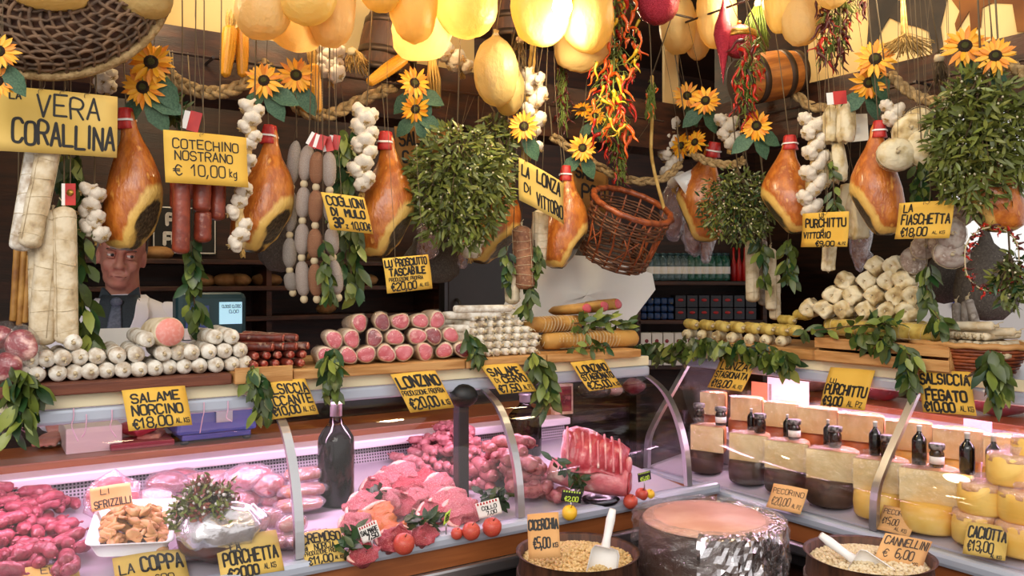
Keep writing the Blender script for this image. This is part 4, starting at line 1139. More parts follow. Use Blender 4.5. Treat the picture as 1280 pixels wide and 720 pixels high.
# garlic -------------------------------------------------------------------
def bulbmesh(seed):
    md = lambda a, z, r: 1 + (.24 * abs(math.cos(3.5 * a + seed)) ** .7 - .08) * (1 if z < .6 else .3)
    m = M().lathe([(.12, -.52), (.35, -.55), (.8, -.35), (1.0, 0), (.92, .35), (.6, .7), (.3, .95), (.18, 1.25), (.14, 1.6)], 28, md)
    m.k = 1; rr = random.Random(seed)
    for i in range(16): m.tube([(rr.uniform(-.1, .1), rr.uniform(-.1, .1), -.45), (rr.uniform(-.42, .42), rr.uniform(-.42, .42), -rr.uniform(.62, .85))], .05, 4)
    return m.warp(.05, 2, seed).mesh('bulb', [m_garlic, m_garlics])
BULB = [bulbmesh(i) for i in range(3)]
def braid(side, pts, rpx, d, lab, n=None, spread=1.0, dz=.0):
    W = smoothpath([PP(side, *p, d) for p in pts], 6)
    r = rpx / F * W[0].y
    root = empty('garlic_braid', W[0], lab, 'garlic', 'garlic braids')
    part('braided_stems', M().tube(W, [r * .7 * (1 + .3 * math.sin(i * 1.7)) for i in range(len(W))], 8), m_garlics, root)
    tot = sum((W[i + 1] - W[i]).length for i in range(len(W) - 1))
    n = int((n or max(4, int(tot / (r * 1.05)))) * 1.25)
    for i in range(n):
        t = (i + .5) / n * (len(W) - 1.001); k = int(t); p = W[k].lerp(W[k + 1], t - k)
        sd = (-1, 1, .2)[i % 3]
        off = V((sd * r * .95 * spread, -r * .75 + R.uniform(-.2, .2) * r, R.uniform(-.2, .2) * r))
        o = link('bulb', BULB[i % 3], root)
        o.matrix_local = Matrix.Translation(-W[0]) @ axes(p + off, V((-sd * .8, .5, .6 + R.uniform(-.3, .3))), scale=r * R.uniform(.95, 1.25), roll=i)
    m = M()
    for i in range(26):
        a = R.uniform(0, 2 * PI)
        m.tube([W[-1], W[-1] + V((math.cos(a) * r * .4, math.sin(a) * r * .4, -r * R.uniform(.7, 1.5)))], .0012, 4)
    part('root_fringe', m, m_fuzz, root)
    cord(root, W[0], side, .002)
braid('L', [(118, 235), (116, 270), (122, 294)], 9, .09, 'garlic braid hanging between corallina leaves and the first ham', 7)
braid('L', [(132, 92), (134, 112)], 8, .2, 'small garlic bunch behind the sunflowers above the first ham', 4)
braid('L', [(318, 132), (312, 180), (300, 240), (303, 310)], 8.5, .07, 'long garlic braid hanging between cotechino and the second ham', 13)
braid('L', [(458, 140), (456, 180), (452, 236)], 9.5, .1, 'garlic braid hanging against the third ham', 10)
braid('L', [(412, 64), (414, 96)], 10, .16, 'garlic bunch hanging above the mule salami near the corn', 7)
braid('L', [(548, 62), (578, 86)], 9, .17, 'purple-tinged garlic bunch beside the olive bladder', 7)
braid('L', [(664, 92), (668, 130), (662, 190)], 9, .09, 'garlic braid hanging along the bamboo pole', 9)
braid('R', [(834, 150), (836, 190), (842, 232)], 8, .12, 'golden garlic braid hanging behind the cane beside the basket', 10)
braid('R', [(1012, 150), (1018, 200), (1008, 268)], 9.5, .05, 'garlic braid hanging between ham and purchittu', 12)
braid('R', [(906, 150), (912, 182)], 8, .14, 'grey garlic bunch hanging above the dark bushy bunch', 5)
braid('R', [(1112, 132), (1118, 158)], 8, .1, 'small garlic bunch hanging above the flat round salami', 4)
braid('L', [(596, 300), (588, 318)], 8, .2, 'small garlic bunch at the bottom of the mistletoe', 4)

# bay leaves, mistletoe ------------------------------------------------------
def leaf(m, p, d, up, Ln, Wd, curl=.2, fold=.25):
    d = d.normalized(); s_ = d.cross(up)
    if s_.length < 1e-4: s_ = d.orthogonal()
    s_.normalize(); n = s_.cross(d)
    b = len(m.v); st = [(0, .05), (.25, .75), (.55, 1.0), (.8, .62), (1, .03)]
    for t, k in st:
        c = p + d * (t * Ln) - n * (curl * Ln * t * t)
        m.v += [c - s_ * (Wd * k / 2) + n * (fold * Wd * k / 2), c, c + s_ * (Wd * k / 2) + n * (fold * Wd * k / 2)]
    for i in range(4):
        for j in range(2):
            a = b + i * 3 + j
            m.f.append((a, a + 1, a + 4, a + 3)); m.m.append(m.k)
def rv(): return V((R.gauss(0, 1), R.gauss(0, 1), R.gauss(0, 1))).normalized()
def leafbunch(pts, n, Ln, lab, spread=.35, mats=None, group='bay leaf bunches', cordside=None, name='bay_leaf_bunch', down=.7, front=.5):
    W = smoothpath(pts, 5); n = int(n * 1.7); Ln *= .8
    root = empty(name, W[0], lab, 'leaves', group)
    mats = mats or [m_leaf, m_leafy, m_leafd]
    m = M()
    for i in range(n):
        t = R.random() * (len(W) - 1.001); k = int(t); p = W[k].lerp(W[k + 1], t - k)
        d = rv() * .75 + V((0, -front * .4, -down)) + (W[min(k + 1, len(W) - 1)] - W[k]).normalized() * .4
        m.k = 0 if R.random() < .6 else (1 if R.random() < .5 else 2)
        leaf(m, p + rv() * spread * Ln * .4, d, rv() + V((0, -1.4, .4)), Ln * R.uniform(.75, 1.2), Ln * R.uniform(.38, .5), R.uniform(-.1, .4))
    part('foliage', m, mats, root)
    part('stem', M().tube(W, .0022, 6), m_twig, root)
    if cordside: cord(root, W[0], cordside)
    return root
lb = leafbunch
lb([PL(86, 190, .12), PL(95, 250, .12), PL(98, 330, .1), PL(108, 425, .08)], 60, .075, 'long bay leaf garland hanging beside the corallinas', .9, cordside='L')
lb([PL(240, 300, .1), PL(240, 340, .1), PL(245, 402, .1)], 30, .065, 'bay leaf sprig hanging below the red cotechino', .6, cordside='L')
lb([PL(432, 160, .14), PL(430, 230, .14), PL(436, 290, .12), PL(440, 362, .1)], 60, .075, 'bay leaf garland hanging between mule salami and the third ham', .9, cordside='L')
lb([PL(404, 300, .02), PL(408, 340, .02), PL(412, 368, .02)], 16, .06, 'bay leaf sprig in front of the mule salami strings', .4, cordside='L')
lb([PL(633, 305, .08), PL(634, 335, .08), PL(632, 350, .08)], 14, .06, 'small bay leaf sprig left of the hanging lonza', .4, cordside='L')
lb([PL(668, 300, .06), PL(668, 340, .06), PL(658, 386, .06)], 24, .065, 'bay leaf sprig trailing right of the hanging lonza', .5, cordside='L')
lb([PR(952, 295, .2), PR(953, 352, .2)], 16, .075, 'bay leaf sprig hanging between the pale long salami', .5, cordside='R')
lb([PR(985, 300, .14), PR(984, 345, .14)], 22, .07, 'bay leaf sprig hanging below the ham left of the purchittu card', .6, cordside='R')
lb([PR(1040, 200, .05), PR(1044, 262, .04)], 14, .05, 'bay leaf sprig on the hanging purchittu above their card', .5, cordside='R')
lb([PR(1152, 200, .05), PR(1148, 250, .05)], 26, .06, 'bay leaf sprig above the fiaschetta card', .7, cordside='R')
lb([PR(1158, 330, .07), PR(1160, 372, .06), PR(1178, 405, .05)], 24, .07, 'bay leaf sprig trailing below the flat round salami', .5, cordside='R')
lb([PL(20, 468, -.03), PL(32, 485, -.045), PL(25, 530, -.05)], 46, .075, 'bay leaf bunch tied at the far left shelf edge', .9)
lb([PL(316, 462, -.04), PL(324, 480, -.05), PL(330, 512, -.05)], 34, .065, 'bay leaf bunch on the shelf edge beside the piccante card', .7)
lb([PL(414, 438, -.04), PL(416, 462, -.05), PL(412, 482, -.05)], 46, .062, 'bay leaf bunch on the shelf edge above the front wine bottle', .9)
lb([PL(582, 415, -.03), PL(592, 430, -.04), PL(597, 446, -.04)], 18, .06, 'small bay leaf bunch between pink loins and white salami pile', .6)
lb([PL(662, 446, -.04), PL(676, 462, -.05), PL(688, 500, -.05)], 46, .075, 'bay leaf bunch on the shelf edge between cervo and stagionato cards', .9)
lb([PL(718, 404, .07), PL(760, 402, .07), PL(785, 410, .08)], 34, .06, 'bay leaf spray lying among the netted brown loins', .6, down=.1)
lb([PL(700, 436, -.03), PL(760, 432, -.03)], 10, .055, 'loose bay leaves lying under the netted loins', .4, down=.1)
lb([PR(792, 436, .05), PR(826, 436, .05), PR(860, 430, .03), PR(905, 430, .02), PR(950, 436, .02), PR(985, 450, .02)], 130, .08, 'long bay leaf garland draped along the cheese counter shelf', .9)
lb([PR(1002, 415, .03), PR(1060, 408, .03), PR(1118, 404, .03)], 26, .06, 'bay leaf spray laid across the long yellow salami', .5, down=.1)
lb([PR(1070, 418, .03), PR(1112, 426, .03), PR(1136, 444, .02), PR(1137, 478, .02)], 44, .068, 'bay leaf bunch hanging in front of the wooden crate', .7)
lb([PR(1236, 440, .0), PR(1242, 466, .0), PR(1245, 496, .0)], 30, .08, 'bay leaf bunch hanging beside the fegato card', .7)
def mistle(side, c, rx, ry, d, lab, n, Ln, mats, name='mistletoe_bunch', berry=True, hi=None):
    C = PP(side, *c, d); k = C.y / F; rx *= k; ry *= k
    top = C + V((0, 0, ry))
    root = empty(name, top, lab, 'mistletoe')
    m = M(); tw = M(); be = M()
    for i in range(46):
        e = rv(); e = V((e.x * rx * .9, e.y * rx * .55, e.z * ry * .9))
        tw.tube(smoothpath([top, top.lerp(C, .5) + e * .3, C + e], 3), [.003, .0028, .0026, .0022, .002, .0016, .0012], 5)
    for i in range(n):
        e = rv() * (R.random() ** .4)
        p = C + V((e.x * rx, e.y * rx * .6, e.z * ry))
        m.k = 0 if R.random() < .55 else (1 if R.random() < .7 else 2)
        leaf(m, p, rv() * .8 + V((e.x * .7, e.y * .5 - .2, e.z * .4 - .45)), rv() + V((0, -1, .3)), Ln * R.uniform(.7, 1.2), Ln * R.uniform(.22, .34), R.uniform(-.2, .3))
        if berry and i % 9 == 0: be.ell(p + rv() * .008, (.0035,) * 3, 6, 4)
    part('foliage', m, mats, root); part('branches', tw, m_twig, root)
    if berry: part('berries', be, m_berry, root)['kind'] = 'stuff'
    cord(root, top, side, .0025, hi)
mm3 = [m_mist, m_mistd, m_leafy]
mistle('L', (572, 232), 68, 78, .06, 'large olive-green mistletoe bunch hanging in the middle left', 2300, .036, mm3)
mistle('L', (618, 200), 30, 60, .12, 'smaller mistletoe bunch behind the lonza card', 500, .034, mm3)
mistle('R', (1226, 176), 66, 92, .04, 'largest mistletoe bunch, hanging at the far right', 2600, .036, mm3)
mistle('R', (922, 258), 50, 48, .08, 'dark green bushy bunch hanging beside the ham', 1500, .026, [m_mistd, m_mist, m_leafd])
mistle('L', (216, 136), 16, 16, .14, 'small dark mistletoe tuft above the cotechino card', 160, .03, [m_mistd, m_leafd, m_mist])
mistle('R', (1262, 350), 24, 34, .1, 'small mistletoe bunch beside the dried chili ring', 220, .034, [m_mistd, m_leafd, m_mist])
# ------------------------------------------------------------------ rope swags
def swag(pts, r, lab, strands=3):
    W = smoothpath(pts, 10); root = empty('rope_garland', W[0], lab, 'rope', 'braided rope garlands')
    for k in range(strands):
        Q = []
        for i, p in enumerate(W):
            a = i * .55 + 2 * PI * k / strands
            t = (W[min(i + 1, len(W) - 1)] - W[max(i - 1, 0)]).normalized(); x = t.cross(V((0, 1, 0))).normalized()
            Q.append(p + x * math.sin(a) * r * 1.4 + V((0, -1, 0)) * math.sin(2 * a) * r * .8)
        part('strand', M().tube(Q, r, 7), m_rope, root)
    cord(root, W[0], 'L' if pts[0].x < .55 else 'R', .0025); cord(root, W[-1], 'L' if pts[0].x < .55 else 'R', .0025)
def lp(l, d, side='L'): return [PP(side, x, y, d) for x, y in l]
swag(lp([(210, 92), (228, 106), (262, 116), (300, 108), (335, 78)], .2), .0085, 'braided rope garland swagging above the cotechino card')
swag(lp([(355, 112), (378, 138), (412, 143), (450, 126), (492, 108)], .2), .0085, 'braided rope garland swagging above the mule salami')
swag(lp([(690, 170), (735, 200), (782, 224), (826, 224), (850, 205)], .17), .0075, 'braided rope garland swagging behind the wicker basket')
swag(lp([(862, 190), (885, 202), (915, 206), (930, 200)], .1, 'R'), .0075, 'braided rope garland above the dark bushy bunch')
swag(lp([(988, 108), (1012, 132), (1050, 132), (1080, 116)], .2, 'R'), .0080, 'braided rope garland behind the red and white tag')
swag(lp([(1112, 92), (1128, 108), (1150, 122), (1178, 128)], .16, 'R'), .0080, 'braided rope garland between sunflowers and the largest mistletoe')
swag(lp([(1262, 80), (1285, 96), (1300, 110)], .16, 'R'), .0080, 'braided rope garland at the far right edge')
swag(lp([(105, 85), (135, 78), (165, 65)], .14), .0070, 'twisted rope under the big grey wicker basket', 2)

# sunflowers ---------------------------------------------------------------
def flowermesh():
    pr = []; m = M(); m.k = 0
    for ring, (n, r0, Ln, lift) in enumerate([(15, .26, .78, .10), (14, .24, .66, .22)]):
        for i in range(n):
            a = 2 * PI * (i + .5 * ring + R.uniform(-.2, .2)) / n
            d = V((math.cos(a), math.sin(a), lift + R.uniform(-.25, .15)))
            m.k = 0 if (i + ring) % 3 else 1
            leaf(m, V((math.cos(a) * r0, math.sin(a) * r0, .05)), d, V((0, 0, 1)), Ln * R.uniform(.85, 1.12), .23, R.uniform(-.05, .3), .3)
    pr.append(('petals', m.mesh('petals', [m_petal, m_petalo])))
    m = M().lathe([(.31, .02), (.31, .08), (.26, .13), (.15, .145)], 22).warp(.012, 20)
    pr.append(('seed_disc', m.mesh('seed_disc', m_seed), [('disc_centre', M().lathe([(.17, .145), (.12, .165), (1e-5, .16)], 16).mesh('disc_centre', m_seedg))]))
    c = M()
    for i in range(10):
        a = 2 * PI * i / 10
        leaf(c, V((math.cos(a) * .15, math.sin(a) * .15, -.02)), V((math.cos(a), math.sin(a), -.15)), V((0, 0, 1)), .4, .2)
    c.tube([(0, 0, 0), (0, .0, -.18), (.05, -.5, -.35), (.05, -1.0, -.4)], .05, 7)
    pr.append(('stalk', c.mesh('stalk', m_stalk)))
    return pr
FL = [flowermesh() for i in range(3)]
def flower(side, px, py, r, d, lab, lean=(0, 0), leaves=0):
    q = PP(side, px, py, d); s_ = r / F * q.y / 1.0
    ax = V((-q.x * .35 + lean[0], -1, lean[1]))
    o = put('sunflower', FL[int(px) % 3], axes(q, ax, x=(1, 0, 0), scale=s_, roll=px * .37), lab, 'flower', 'artificial sunflowers')
    m = M()
    for i in range(leaves):
        a = -PI / 2 + (-1 if i % 2 else 1) * (.5 + .35 * i)
        leaf(m, q + V((0, .02, -.02)), V((math.cos(a), .1, math.sin(a))), V((0, -1, .3)), s_ * 1.9, s_ * 1.05, .15)
    if leaves: wpart(o, 'green_leaves', m, m_silk)
    cord(o, q + V((0, .015, .01)), side, .0008)
for a in [('L', -2, 64, 24, -.15, 'yellow sunflower at the far left edge above the big card, upper one', (.1, .1), 2), ('L', -4, 101, 23, -.13, 'yellow sunflower at the far left edge above the big card, lower one', (.2, 0), 0),
          ('L', 189, 78, 28, .06, 'yellow sunflower beside the grey wicker basket, upper of the pair', (0, .1), 2), ('L', 179, 109, 26, .08, 'yellow sunflower beside the big corallina card, lower of the pair', (-.2, -.1), 3),
          ('L', 330, 101, 23, .08, 'sunflower on the rope garland, darker orange, beside the corn', (-.1, .1), 3), ('L', 370, 94, 23, .09, 'sunflower overlapping the hanging corn cobs above the mule salami', (.1, 0), 2),
          ('L', 518, 104, 21, .1, 'sunflower above the brown card, upper of the leaning pair', (.4, .1), 3), ('L', 519, 136, 19, .11, 'sunflower above the brown card, lower of the leaning pair', (.3, -.5), 3),
          ('L', 655, 158, 20, .04, 'sunflower on the bamboo pole above the lonza card', (0, 0), 1), ('L', 728, 185, 18, .08, 'sunflower above the wicker basket, lowest of the three there', (.1, 0), 2),
          ('L', 744, 145, 14, .18, 'small sunflower in shade beside the hot chilies, right one', (.2, .4), 2), ('L', 728, 137, 13, .2, 'small sunflower in shade beside the hot chilies, left one', (0, .6), 0),
          ('R', 859, 120, 18, .1, 'sunflower near the cream column, left of the pair', (.1, .1), 1), ('R', 882, 126, 19, .08, 'sunflower near the cream column, right of the pair', (-.1, .1), 2),
          ('R', 852, 182, 16, .1, 'half-turned sunflower beside the golden garlic, left one', (-.8, 0), 0), ('R', 869, 178, 16, .1, 'half-turned sunflower beside the golden garlic, right one', (-.6, .3), 0),
          ('R', 946, 157, 20, .04, 'sunflower under the hanging wooden keg', (-.3, -.2), 3),
          ('R', 1094, 74, 25, .06, 'sunflower above the ham and rope, upper of the pair', (0, .2), 1), ('R', 1086, 103, 22, .08, 'sunflower above the ham and rope, lower of the pair', (.1, -.3), 3),
          ('R', 1206, 58, 27, .03, 'sunflower above the largest mistletoe, left of the pair', (0, .2), 1), ('R', 1244, 70, 24, .03, 'sunflower above the largest mistletoe, right of the pair', (0, .1), 1)]:
    flower(*a)

# corn ------------------------------------------------------------------------
def cornmesh():
    m = M(); rows, seg = 64, 72
    for i in range(rows + 1):
        t = i / rows; r = .5 * (.62 + .38 * math.sin(PI * min(1, t * .75 + .25))) * (1 if t < .93 else max(.05, math.cos((t - .93) / .07 * PI / 2)))
        if t < .05: r *= .6 + t * 8
        for j in range(seg):
            a = 2 * PI * j / seg
            b = abs(math.sin(a * 7)) ** .6 * abs(math.sin(t * PI * 20 + (int(a * 7 / PI) % 2) * 1.5)) ** .6
            m.v.append(V((math.cos(a) * r * (.9 + .12 * b), math.sin(a) * r * (.9 + .12 * b), -t)))
    for i in range(rows):
        for j in range(seg):
            m.f.append((i * seg + j, i * seg + (j + 1) % seg, (i + 1) * seg + (j + 1) % seg, (i + 1) * seg + j)); m.m.append(0)
    h = M()
    for i in range(9):
        a = 2 * PI * i / 9
        leaf(h, V((math.cos(a) * .2, math.sin(a) * .2, -.02)), V((math.cos(a) * .45, math.sin(a) * .45, .5)), V((math.cos(a), math.sin(a), 0)), .35, .35, .3)
    return [('kernels', m.mesh('kernels', m_corn)), ('husk', h.mesh('husk', m_husk))]
CORN = cornmesh()
def corn(top, bot, wpx, d, lab, side='L'):
    a, b = PP(side, *top, d), PP(side, *bot, d); W = wpx / F * a.y; Ln = (b - a).length
    o = put('corn_cob', CORN, axes(a, a - b, scale=(W, W, Ln)), lab, 'corn', 'hanging corn cobs')
    cord(o, a + V((0, 0, .002)), side)
corn((288, 33), (281, 97), 19, .16, 'yellow corn cob hanging left of a pair above the cotechino card')
corn((302, 34), (303, 97), 17, .18, 'yellow corn cob hanging right of a pair above the cotechino card')
corn((378, 92), (382, 141), 16, .14, 'yellow corn cob under the sunflower, left of the pair')
corn((391, 80), (398, 142), 16, .13, 'yellow corn cob beside the sunflower, right of the pair')
corn((507, 71), (459, 105), 17, .12, 'yellow corn cob lying aslant on the rope above the beam')
a, b = PL(540, 74, .13), PL(545, 134, .13)
m = M()
for i in range(12): 
    an = 2 * PI * i / 12
    m.tube([a + V((math.cos(an) * .008, math.sin(an) * .008, 0)), a.lerp(b, .4) + V((math.cos(an) * .019, math.sin(an) * .019, 0)), b + V((math.cos(an) * .012, math.sin(an) * .012, 0))], .007, 6, flat=.5)
o = solid('dried_husk', m, m_husk, 'dried brown corn husk hanging beside the purple garlic', 'corn'); cord(o, a, 'L')

# bladders and the lamp that lights them -----------------------------------------
def blad(side, c, rx, ry, d, lab, m_=None, seed=0, neck=True):
    q = PP(side, *c, d); k = q.y / F
    m = M().lathe([(1e-5, -1), (.2, -.985), (.4, -.93), (.6, -.83), (.78, -.67), (.9, -.48), (.98, -.22), (1, .05), (.97, .28), (.88, .5), (.72, .7), (.5, .86), (.3, .95), (.2, 1.0), (.1, 1.1), (.14, 1.2), (.02, 1.22)], 40,
                  lambda a, z, r: 1 + .03 * math.sin(3 * a + seed) + .015 * math.sin(9 * a + z * 2 + seed))
    m.warp(.09, 1.5, seed * 2.3); m.warp(.03, 4, seed)
    n = M().lathe([(.12, 1.02), (.15, 1.06), (.12, 1.1)], 12)
    o = put('dried_bladder', [('skin', m.mesh('skin', m_ or m_blad)), ('neck_tie', n.mesh('neck_tie', m_string))], axes(q, (0, 0, 1), scale=(rx * k, rx * k * .8, ry * k), roll=seed * 1.3), lab, 'bladder', 'dried yellow bladders')
    cord(o, q + V((0, 0, ry * k * 1.15)), side, .002, True)
    return q
B = [('L', 62, -12, 40, 25, -.12, 'pale bladder at the top edge above the grey basket', m_bladp), ('L', 178, -10, 34, 32, -.1, 'pale bladder at the top edge right of the grey basket', m_bladp),
     ('L', 328, 10, 32, 38, -.05, 'large yellow bladder, leftmost of the cluster above the corn', m_bladp), ('L', 372, 20, 34, 42, .02, 'yellow bladder hanging lowest behind its cluster above the corn', m_bladp),
     ('L', 412, 8, 32, 48, -.06, 'yellow bladder on the garlic side of the cluster above the corn', m_bladp), ('L', 385, -6, 30, 36, -.13, 'yellow bladder in front of the cluster above the corn', m_blad),
     ('L', 516, 0, 32, 50, -.08, 'long yellow bladder hanging above the sunflower pair', m_blad), ('L', 528, 36, 32, 40, -.0, 'yellow pointed bladder hanging lowest above the sunflower pair', m_bladp),
     ('L', 583, 4, 36, 42, -.1, 'round bright yellow bladder beside the dark hanging barrel', m_blad), ('L', 478, -18, 28, 30, -.1, 'yellow bladder at the top edge between two clusters', m_blad),
     ('L', 620, 90, 27, 42, .0, 'olive wrinkled bladder hanging beside the bamboo pole, front one', m_bladg), ('L', 636, 112, 22, 32, .06, 'olive wrinkled bladder hanging behind the front olive one', m_bladg),
     ('L', 676, 12, 31, 44, -.1, 'glowing yellow bladder at the lit lamp, left one', m_blad), ('L', 734, 16, 34, 48, -.12, 'glowing yellow bladder at the lit lamp, right one', m_blad), ('L', 728, 44, 33, 46, -.0, 'orange-tinted bladder hanging below the lit pair', m_bladp),
     ('R', 848, 30, 25, 36, .02, 'round cream bladder beside the red glitter ball', m_bladp), ('R', 872, 46, 18, 28, .1, 'small cream bladder behind the round one', m_bladp), ('R', 896, 16, 24, 44, .06, 'cream bladder behind the red spindle ornament', m_bladp),
     ('R', 975, 2, 24, 38, -.02, 'yellow bladder at the top edge above the wooden keg', m_blad), ('R', 1002, 24, 24, 32, .0, 'white-lit bladder hanging beside the dark red chilies', m_bladp), ('R', 1040, -16, 24, 26, -.04, 'pale bladder at the top edge above the dark red chilies', m_bladp)]
for i, (sd, px, py, rx, ry, d, lab, mm) in enumerate(B): blad(sd, (px, py), rx * (1.22 if sd == 'L' and mm is not m_bladg else 1.06), ry * 1.04, d, lab, mm, i)
def bulb(side, c, d, power, lab, at=None):
    q = at if at is not None else PP(side, *c, d); root = empty('hanging_lamp', q, lab, 'lamp')
    part('bulb', M().lathe([(1e-5, -.035), (.02, -.028), (.03, -.005), (.026, .018), (.014, .04), (.013, .05)], 16, mw=Matrix.Translation(q)), mat('lit_bulb', 'ffd890', emis=14), root)
    part('socket', M().lathe([(.016, .048), (.018, .05), (.018, .085), (.006, .095)], 14, mw=Matrix.Translation(q)), m_black, root)
    if at is not None: part('flex', M().tube([q + V((0, 0, .09)), V((q.x, q.y, 2.949))], .003, 6), m_black, root)
    else: cord(root, q + V((0, 0, .09)), side, .003, True, m_black, 'flex')
    l = bpy.data.lights.new('lamp_light', 'POINT'); l.energy = power; l.color = (1, .82, .52); l.shadow_soft_size = .05
    o = bpy.data.objects.new('lamp_light', l); COL.objects.link(o); o.location = q - V((0, .0, .08))
bulb('L', (703, 8), -.19, 10, 'lit lamp bulb hanging between the two glowing bladders')
bulb('L', (548, -30), -.02, 5, 'lit lamp bulb behind the long bladder, above the frame edge')
bulb('L', (396, -45), .03, 5, 'lit lamp bulb over the bladder cluster above the corn')
bulb('R', (930, -30), .03, 5, 'lit lamp bulb above the wooden keg')
bulb('R', (1130, -60), .08, 3, 'lit lamp bulb above the painted animal panel')
bulb('L', (215, -60), .1, 1.5, 'lit lamp bulb above the pale panel at the upper left')

bulb('L', None, 0, 14, 'added fill bulb, out of view, high in the shop behind the counters', L(2.3, 1.25, 2.78))  # unseen bulb, added to warm and brighten the dark interior
bulb('L', None, 0, 16, 'added fill bulb, out of view, high over the wall shelves', L(.6, 1.25, 2.7))  # second added bulb, hidden by the upper wall; lifts the shelf background
# chilies -----------------------------------------------------------------------
def chilimesh(seed, m_):
    rr = random.Random(seed); c = rr.uniform(.3, 1.0); Q = []; rad = []
    for i in range(9):
        t = i / 8; Q.append((math.sin(t * 2.2) * c * .35 + .12 * math.sin(t * 7 + seed), .1 * math.sin(t * 5 + seed), -t)); rad.append(.10 * (1 - t) ** .6 * (1 + .15 * math.sin(t * 9)) + .008)
    m = M().tube(Q, rad, 7); k = len(m.f)
    m.k = 1; m.tube([(0, 0, -.01), (0, 0, .05), (.03, .02, .3)], [.085, .04, .02], 6)
    return m.mesh('chili', [m_, m_chg])
CH = {c: [chilimesh(i, m_) for i in range(3)] for c, m_ in (('r', m_chr), ('o', m_cho), ('y', m_chy), ('d', m_chd))}
def chilies(side, c0, c1, wpx, d, n, cols, Ln, lab, taper=.5, hi=None):
    a, b = PP(side, *c0, d), PP(side, *c1, d); k = a.y / F
    root = empty('chili_bunch', a, lab, 'chili peppers')
    part('stem_cord', M().tube(smoothpath([a, a.lerp(b, .5) + V((.004, 0, 0)), b], 4), .003, 6), m_chg, root)
    for i in range(n):
        t = (i + .5) / n; ww = wpx * k * (1 - (1 - taper) * t)
        p = a.lerp(b, t) + V((R.uniform(-.5, .5) * ww, R.uniform(-.35, .25) * ww, R.uniform(-.02, .02)))
        o = link('chili', CH[R.choice(cols)][i % 3], root)
        L_ = Ln * R.uniform(.6, 1.15)
        o.matrix_local = Matrix.Translation(-a) @ axes(p, V((R.gauss(0, .5), R.gauss(0, .5), 1)), scale=(L_ * .85, L_ * .85, L_), roll=R.uniform(0, 6))
    cord(root, a, side, .002, hi)
    m = M()
    for i in range(130):
        t = R.random(); ww = wpx * k * (1 - (1 - taper) * t); p = a.lerp(b, t)
        q = p + V((R.uniform(-.5, .5) * ww, R.uniform(-.35, .25) * ww, R.uniform(-.05, .03)))
        m.tube([p, p.lerp(q, .6) + V((0, 0, .02)), q], .0012, 4)
    part('dry_stalks', m, m_chg, root)
chilies('L', (768, 0), (764, 168), 78, -.06, 98, 'rrooooyy', .07, 'big bunch of red, orange and yellow chilies beside the lit bladders', .55, True)
chilies('R', (1052, -6), (1036, 74), 62, .02, 70, 'dddr', .055, 'bunch of dark dried chilies hanging before the cream panel', .5, True)
chilies('R', (940, 55), (930, 142), 44, -.03, 36, 'rrrd', .06, 'red chili bunch hanging across the wooden keg', .6, True)
chilies('L', (703, 66), (704, 158), 16, .14, 36, 'ddd', .04, 'narrow string of dark dried chilies in the shaded corner', .9)
chilies('L', (768, 150), (776, 222), 34, .12, 40, 'dddr', .05, 'dark dried chili bunch hanging above the wicker basket', .4)
chilies('L', (815, 112), (812, 140), 14, .02, 8, 'oo', .045, 'few orange chilies hanging at the cane beside the cream column', 1)
c = PR(1240, 330, .06); k = c.y / F
root = empty('chili_ring', c + V((0, 0, 0)), 'ring of dried red chilies hanging by the bright opening', 'chili peppers')
Q = [c + V((math.cos(a) * 34 * k, 0, math.sin(a) * 34 * k + (12 * k if math.sin(a) > 0 else 0))) for a in [2 * PI * i / 30 for i in range(30)]]
part('thread', M().tube(Q, .002, 5, closed=True), m_string, root)
for i in range(60):
    o = link('dried_chili', CH['d' if i % 2 else 'r'][i % 3], root)
    o.matrix_local = Matrix.Translation(-root.matrix_world.translation) @ axes(Q[i // 2] + rv() * .004, rv(), scale=(.035, .035, .022))
cord(root, c + V((0, 0, 46 * k)), 'R')
# red glitter ornaments
def ornament(side, c, prof, rpx, d, lab, trim=None, name='red_ornament'):
    q = PP(side, *c, d); r = rpx / F * q.y
    root = empty(name, q, lab, 'ornament', 'red glitter ornaments')
    part('ball', M().lathe([(a * r, b * r) for a, b in prof], 28, mw=Matrix.Translation(q)), m_glit, root)
    if trim: part('gold_trim', M().lathe([(a * r, b * r) for a, b in trim], 28, mw=Matrix.Translation(q)), m_gold, root)
    part('cap', M().lathe([(.12 * r, prof[-1][1] * r - .002), (.12 * r, prof[-1][1] * r + .012), (.001, prof[-1][1] * r + .014)], 12, mw=Matrix.Translation(q)), m_gold, root)
    cord(root, q + V((0, 0, prof[-1][1] * r + .01)), side, .0015, True)
ball = [(1e-5, -1), (.38, -.92), (.72, -.7), (.94, -.35), (1, 0), (.94, .35), (.72, .7), (.38, .92), (.1, 1.0)]
ornament('L', (822, 4), ball, 27, -.08, 'big red glitter ball with gold band at the top edge', [(1.0, .02), (1.05, .06), (1.05, .16), (.98, .2)])
ornament('L', (753, -10), ball, 18, -.14, 'small red glitter ball partly cut by the top edge')
ornament('R', (924, 52), ball, 21, .03, 'red glitter ball with gold braid behind the red spindle', [(.98, .15), (1.05, .2), (1.0, .55), (.86, .52)])
ornament('R', (904, 52), [(1e-5, -4.6), (.15, -3.2), (.45, -1.6), (.8, -.2), (1, .8), (.85, 1.8), (.5, 2.8), (.2, 3.8), (.06, 4.4)], 12, -.03, 'long red glitter spindle ornament hanging beside the keg')

